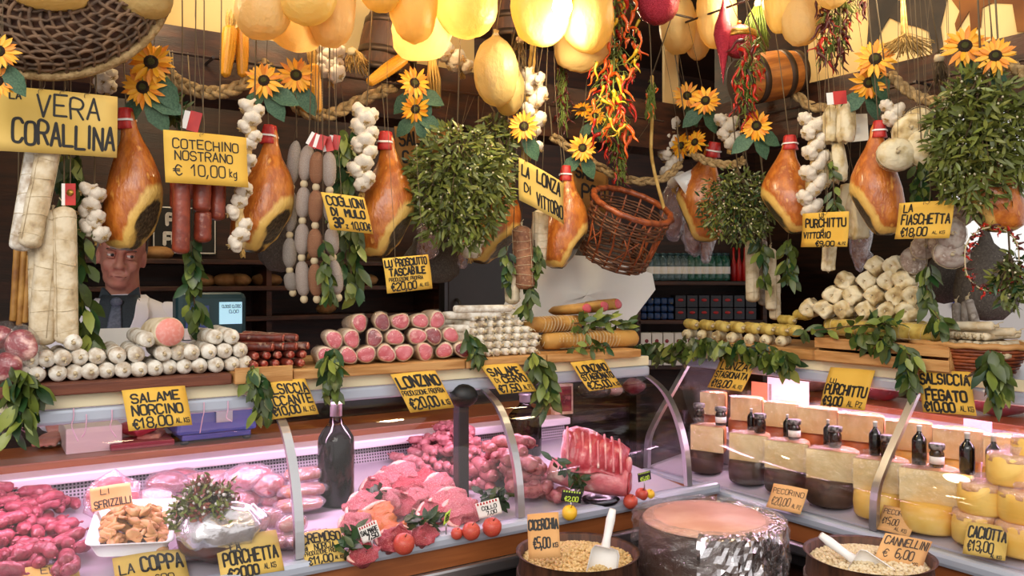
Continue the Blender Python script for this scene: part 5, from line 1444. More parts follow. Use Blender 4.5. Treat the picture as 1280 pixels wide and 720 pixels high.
# kegs and baskets overhead -------------------------------------------------------
def keg(c, ax, r, Ln, wood, lab, side=None, top=None, name='wooden_keg', x=None):
    prof = []; n = 12
    for i in range(n + 1):
        t = i / n; prof.append((r * (.82 + .18 * math.sin(PI * t)), (t - .5) * Ln))
    st = M().lathe([(prof[0][0] * .9, prof[0][1] + .03)] + [(prof[0][0] * .9, prof[0][1])] + prof + [(prof[-1][0] * .9, prof[-1][1]), (prof[-1][0] * .9, prof[-1][1] - .03)], 40, lambda a, z, q: 1 - .012 * (abs(math.sin(a * 9)) < .14))
    hd = M().lathe([(1e-5, -Ln * .5 + .022), (prof[0][0] * .92, -Ln * .5 + .022)], 30); hd.lathe([(prof[0][0] * .92, Ln * .5 - .022), (1e-5, Ln * .5 - .022)], 30)
    pr = [('staves', st.mesh('staves', wood)), ('heads', hd.mesh('heads', wood))]
    for t in (.04, .28, .72, .96):
        rr = r * (.82 + .18 * math.sin(PI * t))
        h = M().lathe([(rr * .99, (t - .5) * Ln - .011), (rr * 1.035, (t - .5) * Ln - .011), (rr * 1.035, (t - .5) * Ln + .011), (rr * .99, (t - .5) * Ln + .011)], 40)
        pr.append(('hoop', h.mesh('hoop', m_hoop)))
    o = put(name, pr, axes(c, ax, x=x), lab, 'keg')
    if side: cord(o, c + V((0, 0, r * .95)), side, .003, True)
    return o
keg(PR(960, 96, .1), V((.93, .25, .22)), .085, .235, m_woodbar, 'orange wooden keg with iron hoops hanging on its side above the garlic', 'R')
keg(PL(488, 55, .30), V((.2, .1, 1)), .095, .22, m_wooddb, 'dark wooden keg hanging behind the bladders above the beam', 'L')
keg(PL(646, 10, .22), V((.1, .1, 1)), .085, .24, m_wooddb, 'dark wooden keg hanging beside the round bright bladder', 'L')
# big grey wicker basket, bottom towards the viewer
c = PL(66, -32, .02); root = empty('wicker_basket', c, 'big grey-brown wicker basket hanging at the upper left edge', 'basket')
ax = V((.16, -.90, .30)).normalized(); A = axes(c, ax, x=(1, 0, 0)); rb, hb = .245, .15
def bowl(a, t): 
    ph = t * PI / 2
    return A @ V((math.cos(a) * rb * math.sin(ph), math.sin(a) * rb * math.sin(ph), hb * (max(0, math.cos(ph)) ** .8) - .03))
wm = M()
for i in range(54):
    a = 2 * PI * i / 54
    wm.tube([bowl(a + .12 * math.sin(t * 9) , t) + A.to_3x3() @ V((0, 0, .004 * math.sin(i * PI + t * 30))) for t in [.1 + .9 * k / 26 for k in range(27)]], R.uniform(.0034, .0048), 5)
for i in range(16):
    t = .1 + .9 * i / 15
    wm.tube([bowl(2 * PI * j / 80, t) + A.to_3x3() @ V((0, 0, .005 * math.sin(j * PI * .675 + i * PI))) for j in range(80)], .0042, 5, closed=True)
part('woven_willow', wm, m_wickg, root)
part('rim', M().tube([bowl(2 * PI * j / 60, 1.0) for j in range(60)], .012, 8, closed=True), m_rope, root)
part('lining', M().add([bowl(2 * PI * j / 40, t) - A.to_3x3() @ V((0, 0, .012)) for t in (.02, .25, .5, .75, 1) for j in range(40)],
     [(i * 40 + j, i * 40 + (j + 1) % 40, (i + 1) * 40 + (j + 1) % 40, (i + 1) * 40 + j) for i in range(4) for j in range(40)]), m_wick, root)
cord(root, c + V((0, .0, .14)), 'L', .003, True)
# open wicker basket with a cane handle
c = PL(778, 290, .06); k = c.y / F; root = empty('wicker_basket', c, 'open reddish wicker basket hanging tilted by a cane', 'basket')
A = axes(c, V((.28, -.42, .86)), x=(1, 0, 0)); rb = 50 * k; hb = 74 * k
def cy(a, t, g=0): 
    rr = rb * (.86 + .14 * t) + g
    return A @ V((math.cos(a) * rr, math.sin(a) * rr * 1.0, hb * (t - .5)))
wm = M()
for i in range(5):
    for t0 in (.02, .66):
        t = t0 + i * .05
        wm.tube([cy(2 * PI * j / 72, t, .004 * math.sin(j * PI / 3 * 1 + i * PI)) for j in range(72)], .0038, 5, closed=True)
for i in range(10): 
    y = (i - 4.5) / 5
    s_ = math.sqrt(max(0, 1 - y * y)) * .86 * rb
    wm.tube([A @ V((-s_, y * rb * .86, -hb * .5)), A @ V((0, y * rb * .86, -hb * .5 - .004 * (-1) ** i)), A @ V((s_, y * rb * .86, -hb * .5))], .004, 5)
part('woven_bands', wm, m_wick, root)
st = M()
for i in range(16):
    a = 2 * PI * i / 16
    st.tube([cy(a, 0), cy(a + .05, .4), cy(a - .03, .7), cy(a, 1)], .0038, 6)
for i in range(6):
    a = 2 * PI * i / 6 + .3
    st.tube([cy(a, .18), cy(a + .5, .6)], .0024, 5); st.tube([cy(a + .6, .18), cy(a + .1, .6)], .0024, 5)
part('stakes', st, m_wickr, root)
part('rim', M().tube([cy(2 * PI * j / 60, 1.0, .003 * math.sin(j * 1.9)) for j in range(60)], .0105, 8, closed=True), m_wickr, root)
top = PL(815, 95, .08)
part('cane_handle', M().tube(smoothpath([cy(.3, .95), PL(815, 200, .06), PL(815, 150, .06), top], 4), .0062, 8), m_husk, root, label='pale straight cane handle')
cord(root, top, 'L', .002, True)
# bamboo pole
a, b = PL(668, 38, .1), PL(655, 200, .1)
m = M()
W = [a.lerp(b, i / 24) for i in range(25)]
m.tube(W, [.011 if i % 6 else .0135 for i in range(25)], 10)
o = solid('bamboo_pole', m, m_husk, 'pale bamboo pole hanging with garlic beside the olive bladders', 'pole'); cord(o, a, 'L', .002, True)
q = PL(672, 99, .03); o = solid('white_ball', M().ell(q, (.011, .011, .012), 14, 10), m_garlic, 'small pale onion dangling on a thread below the lit lamp', 'onion'); cord(o, q + V((0, 0, .01)), 'L', .0016, True)
# dried grass bunches
def grass(side, c0, c1, wpx, d, n, lab, m_=m_fuzz, hi=None, name='dried_grass_bunch', neck=.5):
    a, b = PP(side, *c0, d), PP(side, *c1, d); k = a.y / F; m = M()
    for i in range(n):
        e = b + V((R.uniform(-.5, .5) * wpx * k, R.uniform(-.3, .3) * wpx * k, R.uniform(-.3, .6) * .05))
        m.tube([a + rv() * .004, a.lerp(e if neck < .6 else b, neck) + rv() * .010, e], .0014, 4)
    root = empty(name, a, lab, 'dried plant')
    part('stalks', m, m_, root)
    part('binding', M().lathe([(.012, -.01), (.014, 0), (.012, .01)], 12, mw=Matrix.Translation(a - V((0, 0, .012)))), m_string, root)
    cord(root, a, side, .002, hi)
grass('R', (1128, -10), (1132, 66), 66, .12, 160, 'fluffy dried grass tuft hanging before the painted cow', hi=True, neck=.72)
grass('L', (440, 60), (446, 88), 30, .22, 60, 'dried grass bunch beside the dark keg')
grass('L', (650, 46), (642, 84), 34, .06, 60, 'bundle of thin dry twigs on the bamboo pole', m_twig)
grass('R', (948, 0), (942, 60), 40, .12, 90, 'dried herb bunch hanging above the wooden keg', m_chg, True)
grass('R', (1174, 68), (1178, 110), 18, .1, 30, 'bundle of brown twigs beside the largest mistletoe', m_twig)
# hanging sheets of white wrapping paper
def sheet(side, pts, d, lab, m_=m_paper):
    Q = [PP(side, x, y, d + dd) for x, y, dd in pts]
    cc = sum(Q, V()) / len(Q)
    m = M(); n = len(Q); rings = 5
    for i in range(rings):
        t = i / (rings - 1)
        for p in Q: m.v.append(cc.lerp(p, t) + V((0, .012 * math.sin(p.x * 40 + t * 4), 0)))
    for i in range(rings - 1):
        for j in range(n): m.f.append((i * n + j, i * n + (j + 1) % n, (i + 1) * n + (j + 1) % n, (i + 1) * n + j)); m.m.append(0)
    b = len(m.v); m2 = len(m.f)
    m.v += [p + V((0, .0015, 0)) for p in m.v[:b]]
    m.f += [tuple(b + k for k in reversed(f)) for f in m.f[:m2]]; m.m += [0] * m2
    o = solid('paper_sheet', m, m_, lab, 'paper'); cord(o, max(Q, key=lambda p: p.z), side)
sheet('L', [(622, 396, .0), (648, 345, .0), (700, 318, .0), (760, 322, .0), (816, 342, .0), (820, 362, .0), (796, 392, .02), (780, 412, .02), (700, 404, 0), (650, 400, 0)], .34, 'large white wrapping paper sheet hanging behind the wicker basket')
sheet('R', [(1060, 143, 0), (1082, 143, 0), (1084, 176, 0), (1062, 178, 0)], .16, 'small white paper hanging behind the purchittu and ham')
sheet('R', [(1142, 40, 0), (1160, 40, 0), (1160, 70, 0), (1142, 68, 0)], .4, 'small pale paper pinned near the dried grass tuft') if False else None
sheet('L', [(842, 222, 0), (872, 208, 0), (866, 226, 0), (856, 242, 0)], .2, 'small white paper corner behind the golden garlic')
# painted panel of farm animals on the upper wall: simple cattle legs and bellies, generic
def paint(pts, m_, e=.426):
    Q = [PR(x, y, e) for x, y in pts]; n = len(Q)
    return M().add(Q + [p + uR.cross(V((0, 0, 1))) * 0 - nR * -.003 for p in Q], [tuple(range(n)), tuple(reversed(range(n, 2 * n)))] + [(i, (i + 1) % n, n + (i + 1) % n, n + i) for i in range(n)])
root = empty('animal_painting', PR(1160, 70, .425), 'painted dark cow and brown calf legs on the cream panel at the upper right', 'painting')
part('dark_cow', paint([(1085, -40), (1180, -40), (1184, 0), (1176, 34), (1180, 62), (1166, 68), (1162, 40), (1148, 34), (1128, 30), (1112, 22), (1100, 42), (1096, 60), (1084, 60), (1087, 20)], m_fabric), m_fabric, root, False)
part('brown_calf', paint([(1186, -40), (1290, -40), (1290, 40), (1272, 40), (1266, 5), (1240, 4), (1228, 10), (1226, 34), (1214, 40), (1212, 14), (1206, 24), (1196, 40), (1194, 30), (1200, 14), (1190, 0)], m_muralb), m_muralb, root, False)
# ------------------------------------------------------------------ inside the meat counter
class Heap:
    """Drops things one by one on what already lies there, in a counter's frame."""
    def __init__(s, fr, base): s.fr, s.base, s.h = fr, base, {}
    def cells(s, a, d, ca, sa, Ln, r):
        out = set()
        for i in range(7):
            t = (i / 6 - .5) * Ln
            for o in (-.7, 0, .7): out.add((round((a + ca * t - sa * o * r) / .008), round((d + sa * t + ca * o * r) / .008)))
        return out
    def drop(s, a, d, ang, Ln, r, sink=.62):
        c = s.cells(a, d, math.cos(ang), math.sin(ang), Ln, r)
        z = max([s.h.get(k, 0) for k in c] + [0]); avg = sum(s.h.get(k, 0) for k in c) / len(c)
        z = z * (1 - sink) + avg * sink
        for k in c: s.h[k] = max(s.h.get(k, 0), z + 2 * r * .92)
        return s.fr(a, d, s.base(d) + z + r)
def sd(px, py): 
    q = DL(px, py) - OL; return q.x * uL.x + q.y * uL.y, -(q.x * nL.x + q.y * nL.y)
def te(px, py):
    q = DR(px, py) - OR; return q.x * uR.x + q.y * uR.y, -(q.x * nR.x + q.y * nR.y)
def sausmesh(Ln, r, m_, seed, bendy=.15):
    Q, rad = [], []
    for i in range(13):
        t = i / 12; Q.append(V((bendy * Ln * math.sin(PI * t), 0, (t - .5) * Ln)))
        rad.append(max(.0008, r * min(1, (math.sin(PI * min(1, max(0, t))) * 2.6) ** .6)) * (1 + .05 * math.sin(t * 13 + seed)))
    m = M().tube(Q, rad, 12); m.warp(r * .1, 60, seed)
    k = M()
    for e in (0, -1): k.lathe([(r * .12, -.004), (r * .22, .002), (.0004, .006)], 7, mw=axes(Q[e] - V((0, 0, .003 if e == 0 else -.003)), (0, 0, -1 if e == 0 else 1)))
    return [('meat', m.mesh('meat', m_)), ('twisted_ends', k.mesh('twisted_ends', m_))]
def heap(H, n, region, protos, Ln, r, name, label, group, angf, cat='sausage', dome=None, tries=1):
    for i in range(n):
        best = None
        for k in range(tries):
            a, d = region()
            best = (a, d)
        a, d = best; ang = angf()
        q = H.drop(a, d, ang, Ln, r)
        ax = H.fr(math.cos(ang), -0.0, 0) - H.fr(0, 0, 0) + (H.fr(0, math.sin(ang), 0) - H.fr(0, 0, 0)) + V((0, 0, R.uniform(-.18, .18)))
        put(name, protos[i % len(protos)], axes(q, ax, x=(0, 0, 1), scale=R.uniform(.9, 1.1), roll=R.uniform(0, 6)), label, cat, group)
HL = Heap(L, deckz)
protF = [sausmesh(.076, .0152, m_saus, i, b) for i, b in enumerate((.1, .2, .15, .28))]
def reg(a0, a1, d0, d1): return lambda: (R.uniform(a0, a1), R.uniform(d0, d1))
for (a0, a1, d0, d1, n) in ((-.42, .07, -.12, .42, 95), (-.40, .03, .02, .42, 56), (-.36, -.02, .14, .42, 40)):
    heap(HL, n, reg(a0, a1, d0, d1), protF, .074, .0152, 'fresh_sausage', 'short fresh pink sausage in the big heap at the left of the meat counter', 'heap of fresh pink sausages', lambda: R.gauss(.9, .7))
# tray of crackling
c = DL(168, 668, .05); root = empty('serving_tray', c, 'white plastic tray filled with golden pork crackling', 'tray')
A = Matrix.Translation(c) @ Matrix((uL, V((-uL.y, uL.x, 0)), V((0, 0, 1)))).transposed().to_4x4() @ Matrix.Rotation(.22, 4, 'X') @ Matrix.Rotation(-.25, 4, 'Z')
TW, TD = .088, .105
def rrect(w_, d__, z, n=8, r=.02):
    out = []
    for cx, cy_, a0 in ((1, 1, 0), (-1, 1, PI / 2), (-1, -1, PI), (1, -1, 1.5 * PI)):
        for i in range(n): 
            a = a0 + PI / 2 * i / (n - 1); out.append(A @ V((cx * (w_ - r) + math.cos(a) * r, cy_ * (d__ - r) + math.sin(a) * r, z)))
    return out
m = M(); prof = [(TW * .8, TD * .85, 0), (TW * .97, TD * .98, .034), (TW * 1.06, TD * 1.04, .037), (TW * 1.06, TD * 1.04, .034), (TW * .99, TD * .99, .031), (TW * .83, TD * .88, -.003)]
prof = [(TW * .78, TD * .83, .003)] + prof
for w_, d__, z in prof: m.v += rrect(w_, d__, z)
n = 32
for i in range(len(prof) - 1):
    for j in range(n): m.f.append((i * n + j, i * n + (j + 1) % n, (i + 1) * n + (j + 1) % n, (i + 1) * n + j)); m.m.append(0)
m.f += [tuple(range(n)), tuple((len(prof) - 1) * n + j for j in reversed(range(n)))]; m.m += [0, 0]
part('tray', m, m_tray, root)
CK = []
for i in range(4):
    m = M().ell((0, 0, 0), (.02, .013, .006), 12, 7); m.warp(.009, 60, i * 3)
    CK.append(m.mesh('crackling', m_crack))
for i in range(95):
    lay = i // 30; x, y = R.uniform(-1, 1) * TW * (.8 - .12 * lay), R.uniform(-1, 1) * TD * (.85 - .12 * lay)
    q = A @ V((x, y, .010 + lay * .013 + R.uniform(0, .006)))
    put('pork_crackling', CK[i % 4], axes(q, V((R.gauss(0, .5), R.gauss(0, .5), 1)), scale=R.uniform(.75, 1.25), roll=R.uniform(0, 6)), 'golden crumpled piece of pork crackling heaped in the white tray', 'crackling', 'pork crackling in the tray')
# wrapped things behind
def wrapped(px, py, rx, ry, rz, lab, m_, wrap=None, h=0, seed=0, name='wrapped_meat', yaw=0, cat='wrapped meat', group=None, dd=0, wp=1.14):
    c = DL(px, py, rz + h)
    root = empty(name, c - V((0, 0, rz)), lab, cat, group)
    rot = Matrix.Rotation(math.atan2(uL.y, uL.x) + yaw, 3, 'Z')
    part('meat', M().ell(c, (rx, ry, rz), 20, 12, rot).warp(min(rx, rz) * .14, 20, seed), m_, root)
    part('clear_wrap', M().ell(c, (rx * wp, ry * wp, rz * wp), 26, 16, rot).warp(min(rx, rz) * .24, 34, seed + 1), wrap or m_film, root)
    return c
wrapped(140, 622, .062, .02, .055, 'round plastic-wrapped sliced sausage standing behind the crackling tray', m_lonz, m_filmp, .03, 1, dd=.1)
wrapped(208, 604, .05, .035, .03, 'plastic-wrapped red sliced meat beside the herb bouquet', m_lonzd, m_filmp, .05, 2, dd=.06)
wrapped(190, 625, .055, .03, .03, 'white-wrapped soft roll right of the crackling tray', m_meatf, m_filmp, .02, 3)
wrapped(310, 598, .07, .04, .035, 'plastic-wrapped pink and white meat behind the herb bouquet', m_meatp, m_filmp, .05, 4, dd=.06)
wrapped(336, 606, .045, .035, .03, 'plastic-wrapped red meat in front of the perforated panel', m_meat, m_filmp, .04, 5, dd=.1)
wrapped(330, 650, .05, .035, .03, 'cloudy plastic bag of meat left of the sausage packets', m_sausb, m_filmp, .0, 6)
wrapped(262, 600, .09, .04, .025, 'wide plastic-wrapped platter of white cured fat behind the herb bouquet', m_meatf, m_filmp, .03, 7, dd=.14)
for px, py, rx, rz, m_, h, lab in [(232, 628, .05, .022, m_meatf, .0, 'cloudy wrapped white fat piece between tray and herb bouquet'), (300, 625, .06, .03, m_meatp, .0, 'cloudy wrapped pink meat directly behind the porchetta roll'), (345, 622, .05, .025, m_lonz, .0, 'cloudy wrapped red slices left of the first glass arm'),
        (318, 672, .05, .02, m_sausb, .0, 'cloudy bag of brownish meat behind the porchetta card'), (240, 690, .04, .02, m_lonzd, .0, 'dark red wrapped piece between coppa and porchetta cards'), (365, 655, .035, .02, m_crem, .03, 'cloudy wrapped soft sausage behind the glass arm'), (222, 598, .06, .025, m_lonz, .02, 'wrapped red and white slices at the perforated panel')]:
    wrapped(px, py, rx, rx * .6, rz, lab, m_, m_filmp, h, int(px), wp=1.2)
# porchetta roll wrapped in foil, herbs on top
c = DL(276, 664, .075)
rt = Matrix.Rotation(math.atan2(uL.y, uL.x) + .1, 3, 'Z')
root = empty('porchetta_roll', c - V((0, 0, .06)), 'porchetta roll wrapped in silver film, brown crust below, under the herb bouquet', 'roast')
part('roast', M().ell(c - V((0, 0, .012)), (.10, .072, .058), 24, 14, rt).warp(.012, 14, 3), mat('porchetta_crust', '5a2414', '38120a', 14, .35, bump=.5, c3='a06a4a'), root)
part('foil_cover', M().ell(c + V((.008, -.012, .012)), (.104, .072, .054), 34, 20, rt).warp(.014, 34, 5), mat('silver_film', 'd9d6da', rough=.25, metal=.75, bump=1, bscale=30), root, label='crumpled silver film')
top = c + V((0, -.01, .055)); root = empty('herb_bouquet', top, 'bouquet of small white-flowered green and reddish herbs on the porchetta', 'herbs')
fo, st, fw = M(), M(), M()
for i in range(330):
    e = rv(); k_ = .6 + .6 * noise.noise(e * 1.7); e = V((e.x * .105 * k_ - .025, e.y * .06, (abs(e.z) * .10 - .025) * k_ * 1.2 - .02 * abs(e.x)))
    p = top + e
    st.tube([top, top + e * .5 + V((0, 0, .01)), p], .0011, 4)
    fo.k = i % 3
    for k in range(4): leaf(fo, p + rv() * .01, rv() + e * 4, rv(), .018, .007)
    if i % 2 == 0: fw.ell(p + rv() * .008, (.0042,) * 3, 6, 4)
part('foliage', fo, [m_mist, m_leafy, mat('reddish_leaf', '8a4a3a', rough=.5)], root); part('stems', st, m_twig, root)
part('white_flowers', fw, mat('white_flower', 'efe6e6', rough=.6), root)
# packets of soft sausages
for i, (px, py, h) in enumerate([(392, 640, .075), (388, 648, .045), (384, 655, .02), (396, 690, .004), (356, 690, .0)]):
    s0, d0 = sd(px, py if i < 3 else py); q = L(s0, d0 + (.06 if i < 3 else .03), deckz(d0) + .02 + h)
    root = empty('sausage_packet', q - V((0, 0, .02)), 'clear packet of soft brownish sausages beside the wine bottle, ' + ('topmost', 'second from the top', 'third from the top', 'behind the cremoso card', 'left of the glass arm')[i], 'sausage packet', 'packets of soft sausages')
    for k in (-1, 1):
        mm = M().tube([q - uL * .058 + nL * (k * .014), q - uL * .05 + nL * (k * .016), q + uL * .05 + nL * (k * .016), q + uL * .058 + nL * (k * .014)], [.004, .0145, .0145, .004], 12)
        part('sausage', mm, m_crem, root)
    mm = M().ell(q, (.075, .042, .021), 26, 14, Matrix.Rotation(math.atan2(uL.y, uL.x), 3, 'Z')).warp(.006, 50, i); part('clear_wrap', mm, m_filmp, root)
# wine bottles
def wine(q, r, h, lab, m_=m_wine, cap=m_caps, name='wine_bottle', label=False, shape=0):
    root = empty(name, q, lab, 'bottle')
    p = [(1e-5, .006), (r * .7, .002), (r * .96, 0), (r, .006), (r, h * .58), (r * .96, h * .64), (r * .72, h * .71), (r * .42, h * .77), (r * .32, h * .82), (r * .30, h * .95), (r * .36, h * .955), (r * .36, h * .975), (1e-5, h * .976)]
    part('glass', M().lathe(p, 28, mw=Matrix.Translation(q)), m_, root)
    part('capsule', M().lathe([(r * .33, h * .84), (r * .325, h * .95), (r * .385, h * .953), (r * .385, h * .98), (r * .3, h * .988), (1e-5, h * .988)], 22, mw=Matrix.Translation(q)), cap, root)
    if label:
        lm = M().lathe([(r * 1.01, h * .15), (r * 1.01, h * .5)], 28, mw=Matrix.Translation(q)); lm.f = lm.f[:-2]; lm.m = lm.m[:-2]
        part('paper_label', lm, m_labelw, root)
s0, d0 = sd(420, 634); d0 = .15; a = sL(420, d0); q = L(a, d0, deckz(d0))
wine(q, 22.5 / F * q.y, (q.z - zpx(499, q.y)) * -1.0, 'tall dark wine bottle with silver capsule, left one in the meat counter')
d0 = .34; a = sL(656, d0); q = L(a, d0, deckz(d0))
wine(q, 21 / F * q.y, (zpx(490, q.y) - q.z), 'tall dark wine bottle with silver capsule, right one behind the sausage pile')
# steaks and chops
def cutmeat(i, fat=True):
    m = M().ell((0, 0, 0), (1, .72, .26), 34, 18); m.warp(.38, 1.5, i * 2.7); m.warp(.14, 4, i); m.warp(.05, 10, i)
    pr = [('lean', m.mesh('lean', (m_meat, m_meatp, m_meat, m_meato)[i]))]
    if fat:
        e = [V((math.cos(t) * .9, math.sin(t) * .66, .04)) for t in [PI * (.1 + .9 * k / 14) for k in range(15)]]
        pr.append(('fat_edge', M().tube(e, [.03 + .1 * math.sin(PI * k / 14) for k in range(15)], 8).warp(.12, 1.5, i).mesh('fat_edge', m_meatf)))
    return pr
CUT = [cutmeat(i) for i in range(4)]
def meatpc(px, py, sz, h, k, lab, tilt=(0, 0), yaw=0, group='raw meat cuts'):
    s0, d0 = sd(px, py); q = DL(px, py, h)
    sz *= 1.12
    put('raw_meat_cut', CUT[k], axes(q, V((tilt[0], tilt[1] - .25, 1)), x=uL, scale=(sz, sz, sz * .75), roll=yaw), lab, 'raw meat', group)
for a in [(480, 604, .055, .035, 1, 'raw pork chop, rearmost beside the wine bottle', (0, -.3), .3), (468, 612, .05, .03, 0, 'raw red steak against the right of the wine bottle', (.2, -.4), 1.0),
          (497, 596, .06, .05, 1, 'thick raw pork cut topmost at the back', (0, -.5), .2), (530, 602, .065, .04, 0, 'folded raw red meat behind the lean steaks', (0, -.3), 2), (548, 612, .06, .035, 1, 'raw marbled steak with white fat beside the steel post', (.1, -.5), .6),
          (520, 622, .05, .03, 1, 'pale raw cutlet in the middle of the meat display', (0, -.3), 1.4), (500, 630, .05, .035, 0, 'raw red cut left of the dark garnish leaves', (0, -.2), 0.4), (470, 645, .052, .035, 3, 'orange marinated meat piece in front of the wine bottle', (0, -.4), .5),
          (452, 632, .05, .04, 1, 'raw pink meat at the foot of the wine bottle', (0, -.4), .8), (486, 660, .05, .03, 3, 'orange-edged meat piece in the lower left heap', (0, -.3), 1.9), (494, 672, .05, .025, 0, 'raw red meat strip behind the red fruit', (0, -.2), .1),
          (455, 690, .045, .02, 0, 'raw red meat under the white price tag', (0, -.1), .7), (560, 630, .065, .025, 1, 'large flat pink cutlet behind the white collo tag', (0, -.3), .2), (575, 640, .06, .022, 1, 'flat pink cutlet in front of the larger one', (0, -.2), 1.1),
          (540, 640, .05, .022, 0, 'raw red slice beside the garnish leaves', (0, -.2), .9), (530, 668, .045, .015, 0, 'dark red meat slice lying at the front rail', (0, -.1), .3), (478, 628, .05, .045, 1, 'pink meat fold behind the marinated pieces', (0, -.5), .1),
          (508, 610, .05, .045, 0, 'raw red meat in the centre of the back row', (.1, -.4), 2.5), (443, 658, .05, .03, 1, 'pink meat behind the green garnish at the sausage packets', (0, -.3), 1.2)]:
    meatpc(*a)
# fruit garnish
def fruit(px, py, r, lab, m_=None, h=0):
    q = DL(px, py, r * .95 + h); rr = r
    m = M().lathe([(1e-5, -.95), (.5, -.88), (.88, -.5), (1, 0), (.9, .5), (.55, .85), (.15, .88), (1e-5, .8)], 20)
    st = M().tube([(0, 0, .8), (.05, 0, 1.0), (.12, .05, 1.15)], [.05, .04, .05], 6)
    put('garnish_fruit', [('fruit', m.mesh('fruit', m_ or m_fruit)), ('stalk', st.mesh('stalk', m_twig))], axes(q, V((.2, -.4, 1)), scale=rr), lab, 'fruit', 'fruit garnishes')
fruit(505, 680, .027, 'red round fruit at the front rail beside the white price tag'); fruit(589, 664, .024, 'red fruit left of the white collo tag'); fruit(615, 659, .026, 'orange-red fruit carrying the white collo tag')
fruit(571, 667, .016, 'small red fruit at the green narrow tag'); fruit(788, 627, .022, 'red fruit at the right end of the meat counter'); fruit(802, 618, .02, 'red fruit beside the black and green tag at the end')
fruit(712, 641, .022, 'yellow lemon half in front of the brown sausages', m_fruity); fruit(812, 618, .016, 'small yellow lemon at the end glass', m_fruity); fruit(588, 642, .015, 'small red fruit half hidden behind the cutlets')
for pts, n, lab in [([DL(505, 655, .03), DL(540, 652, .03)], 34, 'dark green garnish leaves among the raw cutlets'), ([DL(462, 612, .06), DL(478, 618, .06)], 12, 'dark green garnish leaves beside the wine bottle foot'),
                    ([DL(436, 690, .03), DL(446, 664, .04)], 20, 'green garnish leaves beside the cremoso card'), ([DL(602, 622, .04), DL(634, 622, .04)], 26, 'dark green garnish leaves in front of the pink sausage rope'),
                    ([DL(690, 572, .14), DL(716, 590, .1), DL(726, 610, .06)], 22, 'dark green leaf sprig on the rolled pork belly')]:
    leafbunch(pts, n, .05, lab, .8, [m_leafd, m_leaf, m_leafd], 'green garnish leaves', name='garnish_leaves', down=.0)
# rope of pink sausages and brown sausages
protL = [sausmesh(.056, .014, m_sausp, i, .14) for i in range(3)]
H2 = Heap(L, deckz)
a0, _ = sd(548, 612); a1, _ = sd(634, 600)
for (k0, k1, d0, d1, n) in ((-.1, 1, .06, .44, 60), (.2, 1, .2, .44, 36), (.4, 1, .28, .44, 18), (.6, .98, .34, .44, 6)):
    heap(H2, n, reg(a0 + (a1 - a0) * k0, a0 + (a1 - a0) * k1, d0, d1), protL, .054, .014, 'pink_sausage', 'short pink sausage linked in the tall pile left of the second glass arm', 'rope of pink sausages', lambda: R.gauss(1.2, .8))
protB = [sausmesh(.074, .0195, m_sausb, i, .12) for i in range(3)]
H3 = Heap(L, deckz)
a0, _ = sd(658, 645); a1, _ = sd(738, 632)
for (k0, k1, d0, d1, n) in ((0, 1, -.13, .14, 30), (.0, .8, -.08, .14, 22), (.05, .65, -.04, .14, 14)):
    heap(H3, n, reg(a0 + (a1 - a0) * k0, a0 + (a1 - a0) * k1, d0, d1), protB, .072, .0195, 'brownish_sausage', 'brownish-pink sausage in the pile between the second arm and the pork belly', 'pile of brownish sausages', lambda: R.gauss(1.3, .7))
# rolled pork belly and rib rack
q = DL(728, 612, .05); e = DL(800, 612, .05)
a, b = DL(688, 586, .08), DL(786, 604, .07)
Ln = (b - a).length
m = M().lathe([(1e-5, .004), (.04, 0), (.046, -.012), (.049, -Ln * .3), (.047, -Ln * .7), (.04, -Ln), (1e-5, -Ln)], 26, lambda t, z, r: 1 + .06 * math.sin(2 * t + 9 * z)).warp(.008, 12, 2)
f = M().lathe([(1e-5, .006), (.03, .0055), (.037, .002)], 22, lambda t, z, r: 1 + .06 * math.sin(2 * t)).warp(.003, 30, 2)
put('rolled_pork_belly', [('fat_layer', m.mesh('fat_layer', m_meatp)), ('cut_face', f.mesh('cut_face', m_meat))], axes(b, b - a, x=(0, 0, 1), scale=(.95, 1.0, 1)), 'long pale pink rolled pork belly lying below the rib rack', 'raw meat')
a, b = DL(702, 556, .17), DL(786, 577, .13)
ax = (b - a).normalized(); up = V((-.05, -.75, .75)).normalized(); sdv = ax.cross(up).normalized(); Ln = (b - a).length
root = empty('pork_rib_rack', a.lerp(b, .5) - V((0, 0, .03)), 'deep pink rack of pork ribs lying on the rolled belly', 'raw meat')
m = M(); nx, ny = 40, 16
for face in (1, -1):
    for i in range(nx + 1):
        for j in range(ny + 1):
            u_, v_ = i / nx, j / ny
            w_ = .078 * (1 - .15 * u_) * (1 + .12 * math.sin(u_ * 7))
            y = (v_ - .5) * 2
            h = (.028 * (1 - abs(y) ** 3) + .006 * abs(math.sin(u_ * PI * 9 + y * 1.2)) * (1 - abs(y) ** 4)) * (1 if face > 0 else -.5)
            edge = min(1, 6 * u_, 6 * (1 - u_))
            m.v.append(a + ax * (u_ * Ln) + sdv * (y * w_ * (.7 + .3 * edge)) + up * (h * edge + .012 * math.sin(u_ * 3) - .010 * y * y))
N_ = (nx + 1) * (ny + 1)
for face in (0, 1):
    for i in range(nx):
        for j in range(ny):
            k = face * N_ + i * (ny + 1) + j; f = (k, k + ny + 1, k + ny + 2, k + 1); m.f.append(f if face else f[::-1]); m.m.append(0)
per = [i * (ny + 1) for i in range(nx + 1)] + [nx * (ny + 1) + j for j in range(1, ny + 1)] + [i * (ny + 1) + ny for i in range(nx - 1, -1, -1)] + [j for j in range(ny - 1, 0, -1)]
for i in range(len(per)):
    p0, p1 = per[i], per[(i + 1) % len(per)]; m.f.append((p0, p1, N_ + p1, N_ + p0)); m.m.append(0)
m.warp(.006, 25, 4)
part('meat', m, m_meat, root)
